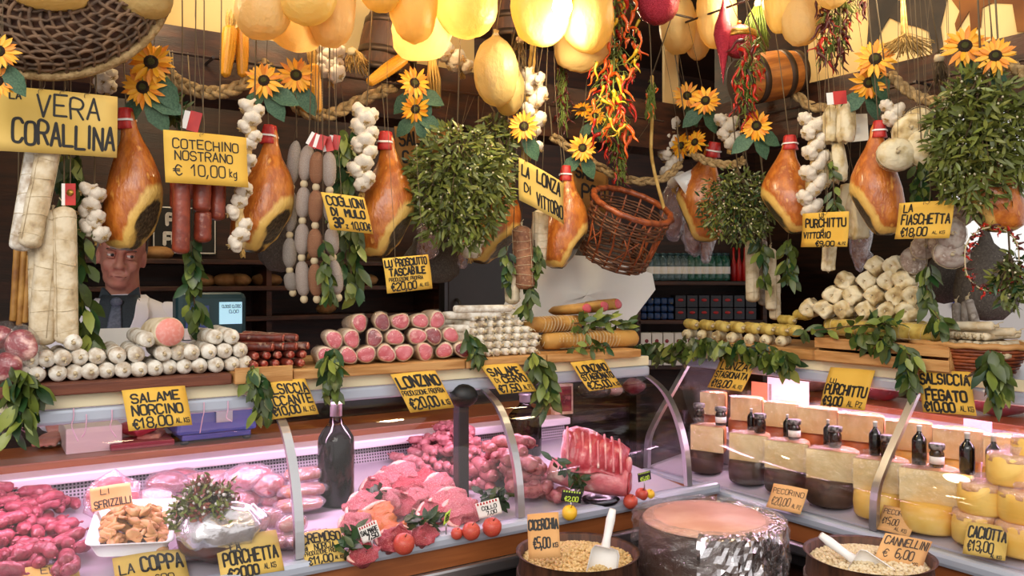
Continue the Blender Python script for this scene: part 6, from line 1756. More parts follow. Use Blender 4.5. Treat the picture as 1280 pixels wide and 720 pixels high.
for i in range(8):
    u_ = (i + .8) / 9
    pts = [a + ax * (u_ * Ln + .01 * y) + sdv * (y * .070) + up * (.0265 * (1 - abs(y) ** 3) + .004 + .012 * math.sin(u_ * 3) - .01 * y * y) for y in (-.85, -.5, 0, .5, .85)]
    part('rib', M().tube(smoothpath(pts, 3), .0040, 7), m_meatp, root)
part('loin_eye', M().ell(b + sdv * .012 - up * .004, (.012, .03, .022), 16, 10, axes((0, 0, 0), up, x=ax).to_3x3()).warp(.003, 30), m_meatp, root)
# black dish and right-end meats behind
s0, d0 = sd(756, 632); c = L(s0, d0 + .02, deckz(d0) + .001)
m = M().lathe([(.03, 0), (.05, .004), (.058, .016), (.055, .017), (.045, .006), (1e-5, .006)], 28, mw=Matrix.Translation(c))
solid('black_dish', m, mat('black_plastic', '0e0d10', rough=.2), 'small black dish between sausages and lemon at the front rail', 'dish')
wt = 1.041
for i, (px, py, rx, rz, m_, lab) in enumerate([(742, 496, .07, .035, m_hamg, 'wrapped grey cured piece on the worktop at the right end'), (792, 500, .05, .035, m_lonzd, 'dark red cured piece on the worktop beside the end glass'), (700, 505, .05, .04, m_lonzd, 'red cured piece standing on the worktop behind the right wine bottle'), (765, 492, .05, .03, m_meatf, 'pale wrapped piece on the worktop between the dark ones')]):
    q = L(sL(px, .68), .68, wt + rz); root = empty('cured_piece', q - V((0, 0, rz)), lab, 'cured meat')
    part('meat', M().ell(q, (rx, .045, rz), 20, 12).warp(.01, 18, i), m_, root); part('clear_wrap', M().ell(q, (rx * 1.08, .05, rz * 1.1), 22, 14).warp(.012, 30, i), m_film, root)
# framed picture box of meat
q = L(sL(705, .50), .50, 1.02); root = empty('picture_box', q, 'upright red picture box standing on the ledge right of the second bottle', 'box')
x = V((.9, .43, 0)); hw, hh = .042, .12
m = M().hexa([q - x * hw, q + x * hw, q + x * hw - nL * .03, q - x * hw - nL * .03], [p + V((0, 0, hh)) for p in (q - x * hw, q + x * hw, q + x * hw - nL * .03, q - x * hw - nL * .03)])
part('carton', m, m_lonzr, root, False, .002)
m = M().add([q + nL * .001 - x * hw * .8 + V((0, 0, hh * .1)), q + nL * .001 + x * hw * .8 + V((0, 0, hh * .1)), q + nL * .001 + x * hw * .8 + V((0, 0, hh * .92)), q + nL * .001 - x * hw * .8 + V((0, 0, hh * .92))], [(0, 1, 2, 3)])
part('picture', m, mat('meat_print', '8e2434', '5c101c', 20, .4, c3='d08a80'), root, False)
# scale, cutting board on the worktop behind the left part
q = L(sL(262, .70), .70, wt)
root = empty('weighing_scale', q, 'blue shop scale standing on the worktop under the shelf', 'scale')
def wslab(s0, s1, d0, d1, z0, z1): return slab(L, s0, s1, d0, d1, z0, z1)
a = sL(262, .64); 
m = M().hexa([L(a - .12, .55, wt + .03), L(a + .13, .55, wt + .03), L(a + .13, .73, wt + .03), L(a - .12, .73, wt + .03)], [L(a - .11, .575, wt + .125), L(a + .12, .575, wt + .125), L(a + .12, .72, wt + .125), L(a - .11, .72, wt + .125)])
part('housing', m, m_blue, root, False, .012)
part('base_plate', wslab(a - .1, a + .11, .56, .72, wt + .012, wt + .03), m_blue, root, False, .003)
for x, y in ((-.09, .575), (.1, .575), (-.09, .71), (.1, .71)): part('foot', M().lathe([(.012, 0), (.014, .012), (1e-5, .012)], 12, mw=Matrix.Translation(L(a + x, y, wt))), m_black, root)
part('maker_plate', wslab(a - .0, a + .05, .552, .560, wt + .062, wt + .1), m_steel, root, False)
part('weighing_pan', wslab(a - .13, a + .14, .56, .73, wt + .128, wt + .136), m_steel, root, False, .004)
# terminal with lit screen on top of the rear
b = PL(270, 414, .5); root = empty('scale_terminal', b, 'teal scale terminal with pale lit screen rising behind the salami stack', 'terminal')
a = sL(272, .55)
part('pillar', wslab(a - .025, a + .025, .62, .66, wt + .136, 1.37), m_teal, root, False, .004)
part('housing', wslab(a - .115, a + .10, .58, .66, 1.36, 1.51), m_teal, root, False, .018)
scr = wslab(a + .012, a + .082, .574, .581, 1.41, 1.48); part('screen', scr, m_lcd, root, False, label='pale lit screen')
lt = M()
def toS(x, y): return L(a + .012 + .07 * x, .5735, 1.48 - .07 * y)
toS.n = nL; toS.ex = uL * .07
glyphs(lt, '0,000 0,000', .1, .95, .12, .26, .0016, toS); glyphs(lt, '0,00', .4, .85, .36, .5, .0016, toS)
part('screen_digits', lt, m_teal, root, False)
part('keypad_label', wslab(a - .09, a - .02, .574, .581, 1.40, 1.47), m_blue, root, False); part('receipt_label', wslab(a - .095, a - .015, .572, .580, 1.365, 1.40), m_labelw, root, False)
a = sL(178, .66); root = empty('cutting_board', L(a, .66, wt), 'dark red cutting board with raw meat on the worktop', 'cutting board')
part('board', wslab(a - .10, a + .08, .58, .78, wt, wt + .02), mat('red_cutting_board', '8c3038', rough=.5), root, False, .004)
m = M().ell(L(a - .01, .68, wt + .045), (.06, .045, .028), 20, 12).warp(.012, 25, 3); solid('raw_meat_piece', m, m_meat, 'raw red meat piece lying on the cutting board', 'raw meat')
a = sL(110, .62); part_root = empty('paper_stack', L(a, .7, wt), 'stack of white wrapping paper on the worktop behind the shelf edge', 'paper')
part('sheets', wslab(a - .06, a + .09, .60, .85, wt, wt + .075), mat('paper_stack', 'd9cfc4', rough=.8), part_root, False, .003)
for i, px in enumerate([28, 45, 92, 108, 140, 255, 285, 10]):
    q = PL(px, (524, 512, 522, 530, 524, 514, 512, 520)[i], -.012); 
    o = solid('price_hook', M().tube(smoothpath([q + V((0, 0, .022)), q, q - V((.004, 0, .02)), q - V((.010 * (1 if i % 2 else -1), 0, .03 + .012 * (i % 3)))], 4), .0013, 6), mat('pink_plastic' + 'abcdefgh'[i], 'e8b8d0', rough=.4), 'thin pink plastic hook hanging under the left shelf edge', 'hook', 'pink plastic price hooks')
q = L(sL(135, .42), .42, ZS); part_root = empty('paper_sheet', q, 'white paper sheet standing behind the white salami stack in front of the man', 'paper')
a0, a1 = sL(122, .42), sL(178, .42)
part('sheet', slab(L, a0, a1, .42, .424, ZS + .0, 1.415), m_paper, part_root, False)

# ------------------------------------------------------------------ cheeses
def wheel(r, h, rind, paste=None, half=False, seed=0, wrap=True):
    """A cheese, round or cut flat towards the viewer (local -y)."""
    seg = 32; m = M(); pr = []
    pts = []
    for i in range(seg + 1 if half else seg):
        a = (PI * i / seg) if half else 2 * PI * i / seg
        pts.append((math.cos(a), math.sin(a)))
    if half:
        prof = [(.965, 0), (1, .1), (1.01, .5), (1, .9), (.965, 1.0)]
        n = len(pts)
        for k, z in prof:
            for x, y in pts: m.v.append(V((x * r * k, y * r * 1.4 * k, z * h)))
        for i in range(len(prof) - 1):
            for j in range(n - 1): m.f.append((i * n + j, i * n + j + 1, (i + 1) * n + j + 1, (i + 1) * n + j)); m.m.append(0)
        m.f.append(tuple(reversed(range(n)))); m.m.append(0); m.f.append(tuple((len(prof) - 1) * n + j for j in range(n))); m.m.append(0)
        pr.append(('rind', m.mesh('rind', rind)))
        f = M(); nx, ny = 16, 6
        for j in range(ny + 1):
            for i in range(nx + 1): f.v.append(V(((i / nx * 2 - 1) * r * .99, -.004 + .004 * noise.noise(V((i * .4, j * .5, seed * 3))), j / ny * h)))
        for j in range(ny):
            for i in range(nx): k = j * (nx + 1) + i; f.f.append((k, k + 1, k + nx + 2, k + nx + 1)); f.m.append(0)
        pr.append(('cut_face', f.mesh('cut_face', paste)))
        if wrap:
            wv = M(); n = 30
            for z in (0, .15, .5, .85, 1.04):
                for j in range(n):
                    t = j / (n - 1) * 2 - 1
                    wv.v.append(V((t * r * 1.03, -.012 - .006 * math.sin(z * PI), z * h)))
            for z in (1.05, 1.06):
                for j in range(n):
                    t = j / (n - 1) * 2 - 1; wv.v.append(V((t * r * 1.0, (.3 if z < 1.06 else .7) * r * 1.3 * math.sqrt(max(0, 1 - t * t)) , h * z)))
            for i in range(6):
                for j in range(n - 1): k = i * n + j; wv.f.append((k, k + 1, k + n + 1, k + n)); wv.m.append(0)
            wv.warp(.004, 60, seed)
            for i in range(3):
                t0 = R.uniform(-.8, .8)
                wv.add([V((t0 * r, 0, h * 1.03)), V((t0 * r + .02, .01, h * 1.03)), V((t0 * r + .03, .005, h * 1.03 + .026)), V((t0 * r - .01, -.004, h * 1.03 + .022))], [(0, 1, 2, 3)])
            pr.append(('clear_wrap', wv.mesh('clear_wrap', m_film)))
    else:
        m.lathe([(1e-5, 0), (r * .9, 0), (r * .98, h * .1), (r * 1.02, h * .5), (r * .98, h * .9), (r * .9, h), (1e-5, h * 1.01)], seg).warp(r * .03, 12, seed)
        pr.append(('rind', m.mesh('rind', rind)))
        if wrap:
            c = M().lathe([(r * 1.0, h * .8), (r * .95, h * 1.03), (r * .5, h * 1.05), (1e-5, h * 1.04)], 26, lambda a, z, q: 1 + .03 * math.sin(9 * a)).warp(.005, 45, seed)
            for i in range(5):
                a = R.uniform(0, 6); p = V((math.cos(a) * r * .4, math.sin(a) * r * .4, h * 1.04)); c.add([p, p + V((.02, 0, 0)), p + V((.024, .008, .02)), p + V((-.01, .01, .016))], [(0, 1, 2, 3)])
            pr.append(('clear_wrap', c.mesh('clear_wrap', m_filmp)))
    return pr
# stepped support under the cheeses
def step(e0, e1, z, lab):
    root = empty('display_step', Rt(.1, (e0 + e1) / 2, deckzR(e0)), lab, 'display step')
    zz = [deckzR(e0) + .001, deckzR(e1) + .001]
    part('step', M().hexa([Rt(-.72, e0, zz[0]), Rt(1.06, e0, zz[0]), Rt(1.06, e1, zz[1]), Rt(-.72, e1, zz[1])], [Rt(-.72, e0, z), Rt(1.06, e0, z), Rt(1.06, e1, z), Rt(-.72, e1, z)]), m_deck, root, False, .004)
faceR = (nR + V((0, 0, 0))).normalized()
def cheese(px, e, z, wpx, h, rind, paste, half, lab, seed, wrap=True, name='cheese', tilt=0, group=None):
    q = Rt(tR(px, e), e, z); r = wpx / 2 / F * q.y * (1.0 if half else .95)
    if half: r *= 1.02
    y = -(nR * .75 + V((0, -1, 0)) * .45).normalized() if half else -nR
    x = y.cross(V((0, 0, 1))).normalized()
    mw = Matrix((x, y, V((0, 0, 1)))).transposed().to_4x4(); mw.translation = q
    put(name, wheel(r, h, rind, paste, half, seed, wrap), mw, lab, 'cheese', group or 'cheeses in the counter')
# back row: half wheels on round orange ones on a step
SB = deckzR(.20) + .075
step(.075, .46, SB, 'pale step carrying the back row of cheeses')
for i, (px, w_, t) in enumerate([(888, 34, 'first'), (930, 42, 'second'), (974, 47, 'third'), (1019, 50, 'fourth'), (1073, 56, 'fifth'), (1133, 56, 'sixth'), (1195, 60, 'seventh'), (1262, 66, 'eighth')]):
    k = i >= 5
    cheese(px, .185, SB + .001, w_ * .96, .062, m_chero if not k else m_chey, None, False, 'round orange-rinded cheese under the %s half wheel of the back row' % t, i, False, 'cheese_wheel')
    cheese(px + 3, .135, SB + .0645, w_ * .95, .082, m_cher, m_chew, True, 'half cheese wheel with pale cut face in the back row, %s from the corner' % t, i + 3, True, 'half_cheese_wheel')
# front row: dark wheels below, half wheels on top
for i, (px, w_, low, t) in enumerate([(884, 40, m_cherd, 'first'), (936, 46, m_cherd, 'second'), (983, 50, m_cherd, 'third'), (1040, 58, m_cherd, 'fourth'), (1101, 60, m_chey, 'fifth'), (1163, 66, m_chey, 'sixth')]):
    e = -.045
    cheese(px - 1, e + .022, deckzR(e + .065) + .001, w_ * 1.08, .074, low, None, False, ('dark brown' if low is m_cherd else 'pale yellow') + ' round cheese at the bottom of the front row, %s from the corner' % t, i, False, 'cheese_wheel')
    cheese(px, e, deckzR(e + .065) + .0755, w_ * 1.07, .088, m_cher, m_chew, True, 'half cheese wheel with pale cut face in the front row, %s from the corner' % t, i + 7, True, 'half_cheese_wheel')
ZF = deckzR(-.03) + .0755 + .089
# caciotta rounds
for i, (px, py_e, z, w_, t) in enumerate([(1222, .0, 0, 58, 'lowest left, behind the caciotta card'), (1276, .0, 0, 58, 'lowest right, beside the caciotta card'), (1227, .005, .078, 55, 'middle left, above the card'), (1278, .01, .078, 54, 'middle right at the frame edge'),
                                       (1262, .04, .157, 52, 'upper one resting on two others'), (1292, .08, .2, 50, 'topmost at the frame edge')]):
    cheese(px, py_e - .035, deckzR(.0) + .004 + z, w_ * 1.05, .077, m_chey, None, False, 'smooth yellow caciotta round in the right pile, ' + t, i, True, 'caciotta_cheese', group='yellow caciotta rounds')
# jars and small bottles on the front row
def jar(px, e, lab, s_=1.0, z=None):
    q = Rt(tR(px, e), e, (z if z is not None else ZF + .006)); root = empty('jam_jar', q, lab, 'jar', 'jars on the cheeses')
    T = Matrix.Translation(q) @ Matrix.Scale(s_, 4)
    part('glass', M().lathe([(1e-5, .001), (.018, 0), (.0205, .004), (.0205, .042), (.017, .05), (.0165, .053), (1e-5, .0535)], 20, mw=T), m_jar, root)
    part('lid', M().lathe([(.021, .0535), (.0225, .057), (.023, .068), (.021, .071), (1e-5, .071)], 20, mw=T), m_label, root)
    sk = M().lathe([(.024, .050), (.0225, .0535), (.021, .0565)], 20, lambda a, z, r: 1 + .05 * math.sin(8 * a), mw=T); part('paper_label', M().lathe([(.0209, .012), (.0209, .034)], 20, mw=T), m_labelw, root) if int(px) % 2 else None
for px, t in [(874, 'nearest the corner'), (901, 'second'), (950, 'third'), (993, 'fourth'), (1044, 'fifth'), (1110, 'at the bent glass arm'), (1171, 'between the wine bottles')]:
    jar(px, .012, 'small dark jar with black lid on the front cheese row, ' + t, .92)
for px, e, h, t in [(939, .03, .075, 'first from the corner'), (984, .03, .075, 'second from the corner'), (1035, .03, .08, 'third from the corner'), (1094, .015, .10, 'left of the bent glass arm'), (1149, .01, .11, 'right of the bent glass arm'), (1209, .01, .11, 'beside the caciotta pile'), (1242, .03, .11, 'behind the caciotta pile')]:
    q = Rt(tR(px, e), e, ZF + .006)
    wine(q, h * .175, h, 'small dark bottle with white capsule on the cheeses, ' + t, m_bot, m_labelw, 'small_bottle')
# wrapping sheets and papers at the back of the cheese counter
for i, (px, py0, py1, w_, m_, lab) in enumerate([(985, 474, 515, 52, m_paper, 'white paper card standing behind the back cheese row'), (952, 478, 510, 26, mat('orange_card', 'e08a5c', rough=.7), 'orange rounded card behind the back cheese row'),
                                                (1222, 525, 560, 36, mat('pink_paper', 'e8c4cc', rough=.6), 'pink wrapping paper standing behind the wine bottles')]):
    e = .40; t0, t1 = tR(px - w_ / 2, e), tR(px + w_ / 2, e); q = Rt((t0 + t1) / 2, e, SB)
    za = zpx(py0, q.y)
    o = solid('standing_card', slab(Rt, t0, t1, e, e + .004, SB + .0005, za), m_, lab, 'card', None, False, .002)
def bagplastic(px, e, z, r, lab, seed):
    q = Rt(tR(px, e), e, z + r * .7); m = M().ell(q, (r, r * .7, r * .8), 22, 14).warp(r * .5, 26, seed)
    root = empty('plastic_bag', q - V((0, 0, r * .7)), lab, 'bag', 'crumpled clear bags'); part('clear_wrap', m, m_filmp, root); part('cheese_piece', M().ell(q, (r * .6, r * .4, r * .5), 16, 10).warp(r * .15, 20, seed), m_chew, root)
bagplastic(1150, .40, SB, .06, 'crumpled clear bag behind the back cheese row near the bent arm', 1); bagplastic(1255, .40, SB, .07, 'crumpled clear bag behind the back cheese row near the caciotta', 2); bagplastic(1185, .41, SB, .05, 'crumpled clear bag behind the back cheese row between the two others', 3)
# dark cured things on the rear worktop of the cheese counter
for i, (px, w_, h) in enumerate([(1100, .09, .12), (1180, .1, .11), (1250, .12, .12), (1020, .07, .1)]):
    q = Rt(tR(px, .68), .68, 1.096 + h / 2); root = empty('cured_piece', q - V((0, 0, h / 2)), 'reddish-brown cured piece on the worktop behind the cheeses, ' + ('behind the purchittu card', 'left of the fegato card', 'rightmost', 'leftmost')[i], 'cured meat')
    part('meat', M().ell(q, (w_, .06, h / 2), 20, 12).warp(.012, 15, i), m_mulb if i % 2 else m_lonzd, root); part('clear_wrap', M().ell(q, (w_ * 1.06, .066, h / 2 * 1.08), 22, 14).warp(.014, 25, i), m_film, root)
# ------------------------------------------------------------------ barrels of beans and the wrapped cheese in front
def tub(c, r, h, lab, wood):
    root = empty('bean_barrel', V((c.x, c.y, 0)), lab, 'barrel')
    T = Matrix.Translation(V((c.x, c.y, 0)))
    prof = [(r * .80, 0)] + [(r * (.82 + .20 * math.sin(PI * (.12 + .80 * t))), h * t) for t in [i / 10 for i in range(11)]] + [(r * .93, h + .004), (r * .86, h), (r * .86, h - .08)]
    prof.append((r * .3, h - .085)); prof.append((1e-5, h - .085))
    part('staves', M().lathe(prof, 64, lambda a, z, q: 1 - .010 * (abs(math.sin(a * 10)) < .12), mw=T), wood, root)
    for t in (.08, .35, .72, .93):
        rr = r * (.82 + .20 * math.sin(PI * (.12 + .80 * t)))
        part('hoop', M().lathe([(rr * .99, h * t - .012), (rr * 1.022, h * t - .012), (rr * 1.022, h * t + .012), (rr * .99, h * t + .012)], 48, mw=T), m_hoop, root)
    return root
def beans(c, r, m_, lab, n=1500):
    m = M(); m.lathe([(r, -.02), (r, 0), (r * .6, .016), (1e-5, .028)], 40, mw=Matrix.Translation(c))
    for i in range(n):
        a = R.uniform(0, 2 * PI); q = math.sqrt(R.random()); rr = q * r * .97
        z = .028 - .012 * (q / .6) if q < .6 else .016 - .016 * (q - .6) / .4
        m.ell(c + V((math.cos(a) * rr, math.sin(a) * rr, z + R.uniform(-.001, .005))), (.0062, .0045, .004), 6, 4, Matrix.Rotation(R.uniform(0, PI), 3, 'Z'))
    o = solid('dry_beans', m, m_, lab, 'beans'); o['kind'] = 'stuff'
def scoop(c, dirh, lab, s_=1.0):
    """dirh: direction from the bowl to the handle."""
    A = axes(c, dirh, x=V((0, -1, .2)), scale=s_)
    root = empty('plastic_scoop', c, lab, 'scoop')
    m = M(); n = 14; L_ = .095
    for sh in (0, 1):
        for i in range(9):
            t = i / 8; w_ = (.036 if t < .9 else .030) * (1 - .10 * t) - sh * .0022
            for j in range(n + 1):
                a = PI * .02 + PI * .96 * j / n
                x = -math.sin(a) * w_ * 1.0; y = math.cos(a) * w_
                z = -L_ * (1 - t) + (.018 * (1 - t)) * (abs(math.cos(a)) - .5)
                m.v.append(A @ V((x + .02, y, z)))
    N_ = 9 * (n + 1)
    for sh in (0, 1):
        for i in range(8):
            for j in range(n):
                k = sh * N_ + i * (n + 1) + j; m.f.append((k, k + 1, k + n + 2, k + n + 1)); m.m.append(0)
    for j in range(n): m.f.append((j, j + 1, N_ + j + 1, N_ + j)); m.m.append(0)
    for i in range(8):
        for j in (0, n):
            k = i * (n + 1) + j; m.f.append((k, k + n + 1, N_ + k + n + 1, N_ + k)); m.m.append(0)
    m.f.append(tuple(8 * (n + 1) + j for j in range(n + 1))); m.m.append(0)
    part('bowl', m, m_scoop, root)
    part('handle', M().tube([A @ V((0, 0, -.002)), A @ V((-.004, 0, .02)), A @ V((-.004, 0, .06)), A @ V((0, 0, .085))], [.012, .0095, .0115, .008], 12), m_scoop, root)
c = P(722, 690, 2.15); tub(c, .172, c.z, 'brown wooden barrel of cicerchia beans in front of the meat counter', m_wooddb)
cb = c - V((0, 0, .022)); beans(cb, .172 * .85, m_bean, 'dry cicerchia beans filling the barrel before the meat counter')
q = P(757, 690, 2.06); q.z = cb.z + .045
scoop(q + V((0, 0, .02)), V((.22, .15, 1)), 'white plastic scoop standing upright in the cicerchia beans', 1.08)
c2 = P(1086, 694, 1.98); tub(c2, .160, c2.z, 'brown wooden barrel of white beans in front of the cheese counter', m_wooddb)
cb2 = c2 - V((0, 0, .022)); beans(cb2, .160 * .85, m_beanw, 'white cannellini beans filling the barrel before the cheese counter')
q = P(1066, 706, 1.93); q.z = cb2.z + .030
scoop(q, V((-.85, .35, .62)), 'white plastic scoop lying in the white beans', 1.0)
# round thing wrapped in foil and clear sheet on a low tub
c = P(886, 648, 2.3); r = .196
root = empty('wrapped_cheese', V((c.x, c.y, 0)), 'big round wheel wrapped in foil and clear sheet between the two barrels', 'wrapped cheese')
T = Matrix.Translation(V((c.x, c.y, 0)))
part('tub', M().lathe([(r * .8, 0), (r * .9, .2), (r * .94, .5), (r * .95, .60), (1e-5, .60)], 48, mw=T), m_wooddb, root)
part('brown_rind', M().lathe([(r * .93, .602), (r * .98, .64), (r * .985, .80), (r * .97, c.z - .012), (r * .9, c.z - .004), (1e-5, c.z - .003)], 56, mw=T), mat('brown_crust', '4a2a1a', '331a10', 8, .5, bump=.4), root)
part('pink_top', M().lathe([(r * .93, c.z - .003), (r * .90, c.z + .004), (1e-5, c.z + .006)], 48, mw=T), mat('pink_paste', 'dcaa94', 'cf957e', 8, .45), root)
def crumple(a0, a1, z0, z1, m_, name, off, amp, top=False, seed=0):
    m = M(); na, nz = (64, 22)
    for i in range(nz + 1):
        t = i / nz
        for j in range(na + 1):
            a = a0 + (a1 - a0) * j / na
            n1 = noise.noise(V((a * 5, t * 6, seed))); n2 = noise.noise(V((a * 14, t * 15, seed + 7)))
            k = 1 + off + amp * (abs(n1) * .9 + abs(n2) * .5)
            if t < .72: rr, z = r * k, z0 + (z1 - z0) * t / .72
            else:
                u_ = (t - .72) / .28; rr, z = r * k * (1 - .28 * u_), z1 + .010 * math.sin(u_ * PI) + amp * .06 * n2
            wob = .035 * n1 * (1 - t)
            m.v.append(T @ V((math.cos(a) * rr, math.sin(a) * rr, z + wob)))
    for i in range(nz):
        for j in range(na): k = i * (na + 1) + j; m.f.append((k, k + 1, k + na + 2, k + na + 1)); m.m.append(0)
    part(name, m, m_, root, False)
crumple(-1.95, 1.2, .62, c.z - .004, m_foil, 'foil_skirt', .012, .11, seed=2)
crumple(-PI, PI, .70, c.z + .006, m_film, 'clear_sheet', .045, .10, seed=5)

# ------------------------------------------------------------------ the man behind the counter
hc = P(152, 319, 2.87)
root = empty('person', V((hc.x, hc.y, 0)), 'grey-haired man in white coat, dark shirt and grey tie looking sideways behind the counter', 'person')
yaw = .30
RT = Matrix.Translation(V((hc.x, hc.y, 0))) @ Matrix.Rotation(yaw * .8, 4, 'Z')
RH = Matrix.Translation(hc) @ Matrix.Rotation(yaw * 1.35, 4, 'Z') @ Matrix.Rotation(.10, 4, 'X') @ Matrix.Rotation(.10, 4, 'Y')
b = M()
def he(c, r, rot=None): b.ell((0, 0, 0), r, 20, 14, None); 
def addell(m, X, c, r, seg=20, rings=14, rot=None): 
    e = M().ell(c, r, seg, rings, rot); m.merge(e, X)
for c_, r_ in [((0, .014, .035), (.074, .092, .085)), ((0, -.008, -.022), (.063, .078, .088)), ((0, -.048, -.088), (.036, .036, .026)), ((0, -.022, -.075), (.052, .052, .040)),
               ((0, -.082, .030), (.05, .013, .012)), ((-.034, -.066, -.028), (.022, .018, .022)), ((.034, -.066, -.028), (.022, .018, .022)),
               ((0, -.104, -.030), (.015, .013, .012)), ((-.012, -.094, -.032), (.010, .011, .008)), ((.012, -.094, -.032), (.010, .011, .008)),
               ((-.073, .012, -.010), (.008, .018, .032)), ((.073, .012, -.010), (.008, .018, .032)), ((0, -.082, -.063), (.024, .010, .009)), ((0, -.080, -.073), (.020, .010, .007))]:
    addell(b, RH, c_, r_)
b.merge(M().tube([(0, -.080, .022), (0, -.092, .0), (0, -.104, -.028)], [.010, .011, .012], 10), RH)
for s_ in (-1, 1): b.merge(M().tube([(s_ * .018, -.088, -.038), (s_ * .030, -.078, -.058), (s_ * .03, -.07, -.072)], [.006, .007, .006], 8), RH)
z0 = hc.z
b.merge(M().tube([(0, .0, z0 - .05), (0, .02, z0 - .12), (0, .035, z0 - .20)], [.055, .055, .066], 16), RT)
prof = [(.12, .80), (.165, .88), (.16, 1.0), (.165, 1.12), (.178, 1.27), (.172, z0 - .23), (.11, z0 - .19), (.05, z0 - .15)]
b.merge(M().lathe(prof, 24, mw=Matrix.Diagonal((1, .66, 1, 1))), RT @ Matrix.Translation(V((0, .03, 0))))
for s_ in (-1, 1):
    b.merge(M().tube([(s_ * .085, .03, .86), (s_ * .09, .02, .5), (s_ * .09, .04, .09), (s_ * .09, .04, .05)], [.085, .062, .042, .045], 14), RT)
    b.merge(M().ell((s_ * .095, -.05, .04), (.045, .12, .04), 14, 8), RT)
    b.merge(M().tube([(s_ * .165, .03, z0 - .245), (s_ * .205, .03, 1.13), (s_ * .155, -.17, 1.10), (s_ * .15, -.22, 1.085)], [.052, .043, .031, .028], 14), RT)
    b.merge(M().ell((s_ * .145, -.26, 1.062), (.040, .048, .016), 14, 8), RT)
    for k in range(4):
        x = s_ * .145 + (k - 1.5) * .019
        b.merge(M().tube([(x, -.29, 1.062), (x, -.325 - .006 * (k in (1, 2)), 1.064), (x, -.353 - .008 * (k in (1, 2)), 1.053)], [.0095, .0088, .0075], 8), RT)
    b.merge(M().tube([(s_ * .115, -.245, 1.062), (s_ * .09, -.275, 1.06), (s_ * .083, -.302, 1.055)], [.012, .0105, .0085], 8), RT)
body = part('body', b, m_skin, root)
rm = body.modifiers.new('skin', 'REMESH'); rm.mode = 'VOXEL'; rm.voxel_size = .0055; rm.use_smooth_shade = True
sm = body.modifiers.new('smooth', 'SMOOTH'); sm.factor = .5; sm.iterations = 3
for s_ in (-1, 1):
    e = M().ell((s_ * .030, -.079, .006), (.0125, .0115, .0095), 14, 10); e2 = M(); e2.merge(e, RH); eye = part('eye', e2, m_eye, root)
    e = M().ell((s_ * .030 + .004, -.0895, .005), (.0055, .003, .0058), 10, 6); e2 = M(); e2.merge(e, RH)
    ir = link('iris', e2.mesh('iris', m_iris, True, V(root.location)), eye)
    e = M().ell((s_ * .030, -.0795, .0115), (.0155, .0128, .0072), 14, 8); e.ell((s_ * .030, -.0785, -.0035), (.0145, .0125, .005), 14, 8); e2 = M(); e2.merge(e, RH); part('eyelid', e2, m_skin, root)
    e = M().tube([(s_ * .046, -.068, .022), (s_ * .032, -.087, .029), (s_ * .015, -.092, .026)], [.002, .0045, .003], 8); e2 = M(); e2.merge(e, RH); part('eyebrow', e2, m_hair, root)
e = M().tube([(-.024, -.082, -.067), (0, -.0925, -.067), (.024, -.082, -.067)], [.001, .0028, .001], 8); e2 = M(); e2.merge(e, RH); part('mouth', e2, m_lip, root)
hm = M().lathe([(1.0, -.35), (1.03, -.1), (1.0, .3), (.8, .68), (.45, .93), (1e-5, 1.03)], 30, lambda a, z, r: 1 + .02 * math.sin(17 * a))
h2 = M()
for f, k in zip(hm.f, hm.m):
    if len(f) > 4: continue
    cc = sum((hm.v[i] for i in f), V()) / len(f)
    if not (cc.y < -.35 and cc.z < .52) and not (cc.y < .0 and cc.z < .25): h2.f.append(f); h2.m.append(0)
h2.v = [V((p.x * .079, p.y * .098 + .016, p.z * .095 + .032)) for p in hm.v]
h3 = M(); h3.merge(h2, RH); hr = part('hair', h3, m_hair, root)
so = hr.modifiers.new('thick', 'SOLIDIFY'); so.thickness = .008
# coat
AB = [(.84, .20, .135), (1.0, .205, .135), (1.15, .21, .135), (1.28, .215, .130), (z0 - .24, .215, .118), (z0 - .205, .19, .105), (z0 - .175, .14, .090), (z0 - .150, .085, .076), (z0 - .135, .070, .070)]
def torso(x, z, off):
    for i in range(len(AB) - 1):
        if AB[i][0] <= z <= AB[i + 1][0]:
            t = (z - AB[i][0]) / (AB[i + 1][0] - AB[i][0]); a = AB[i][1] + (AB[i + 1][1] - AB[i][1]) * t; bb = AB[i][2] + (AB[i + 1][2] - AB[i][2]) * t
            return V((x, .03 - (bb + off) * math.sqrt(max(.02, 1 - (x / a) ** 2)), z))
    return V((x, -.05, z))
m = M()
for z, a, bb in [(.55, .21, .15)] + AB:
    for j in range(36):
        an = 2 * PI * j / 36; m.v.append(V((math.cos(an) * a, .03 + math.sin(an) * bb, z)))
for i in range(len(AB)):
    for j in range(36): m.f.append((i * 36 + j, i * 36 + (j + 1) % 36, (i + 1) * 36 + (j + 1) % 36, (i + 1) * 36 + j)); m.m.append(0)
for s_ in (-1, 1):
    m.tube(smoothpath([(s_ * .12, .03, z0 - .225), (s_ * .185, .03, z0 - .255), (s_ * .222, .03, 1.24), (s_ * .222, .01, 1.14), (s_ * .17, -.13, 1.115), (s_ * .16, -.185, 1.105)], 4),
           [.062, .065, .068, .07, .071, .071, .07, .069, .068, .066, .064, .063, .062, .061, .060, .058, .055, .052, .05, .048, .046], 16)
m.warp(.006, 12, 3); cm = M(); cm.merge(m, RT); part('coat', cm, m_coat, root)
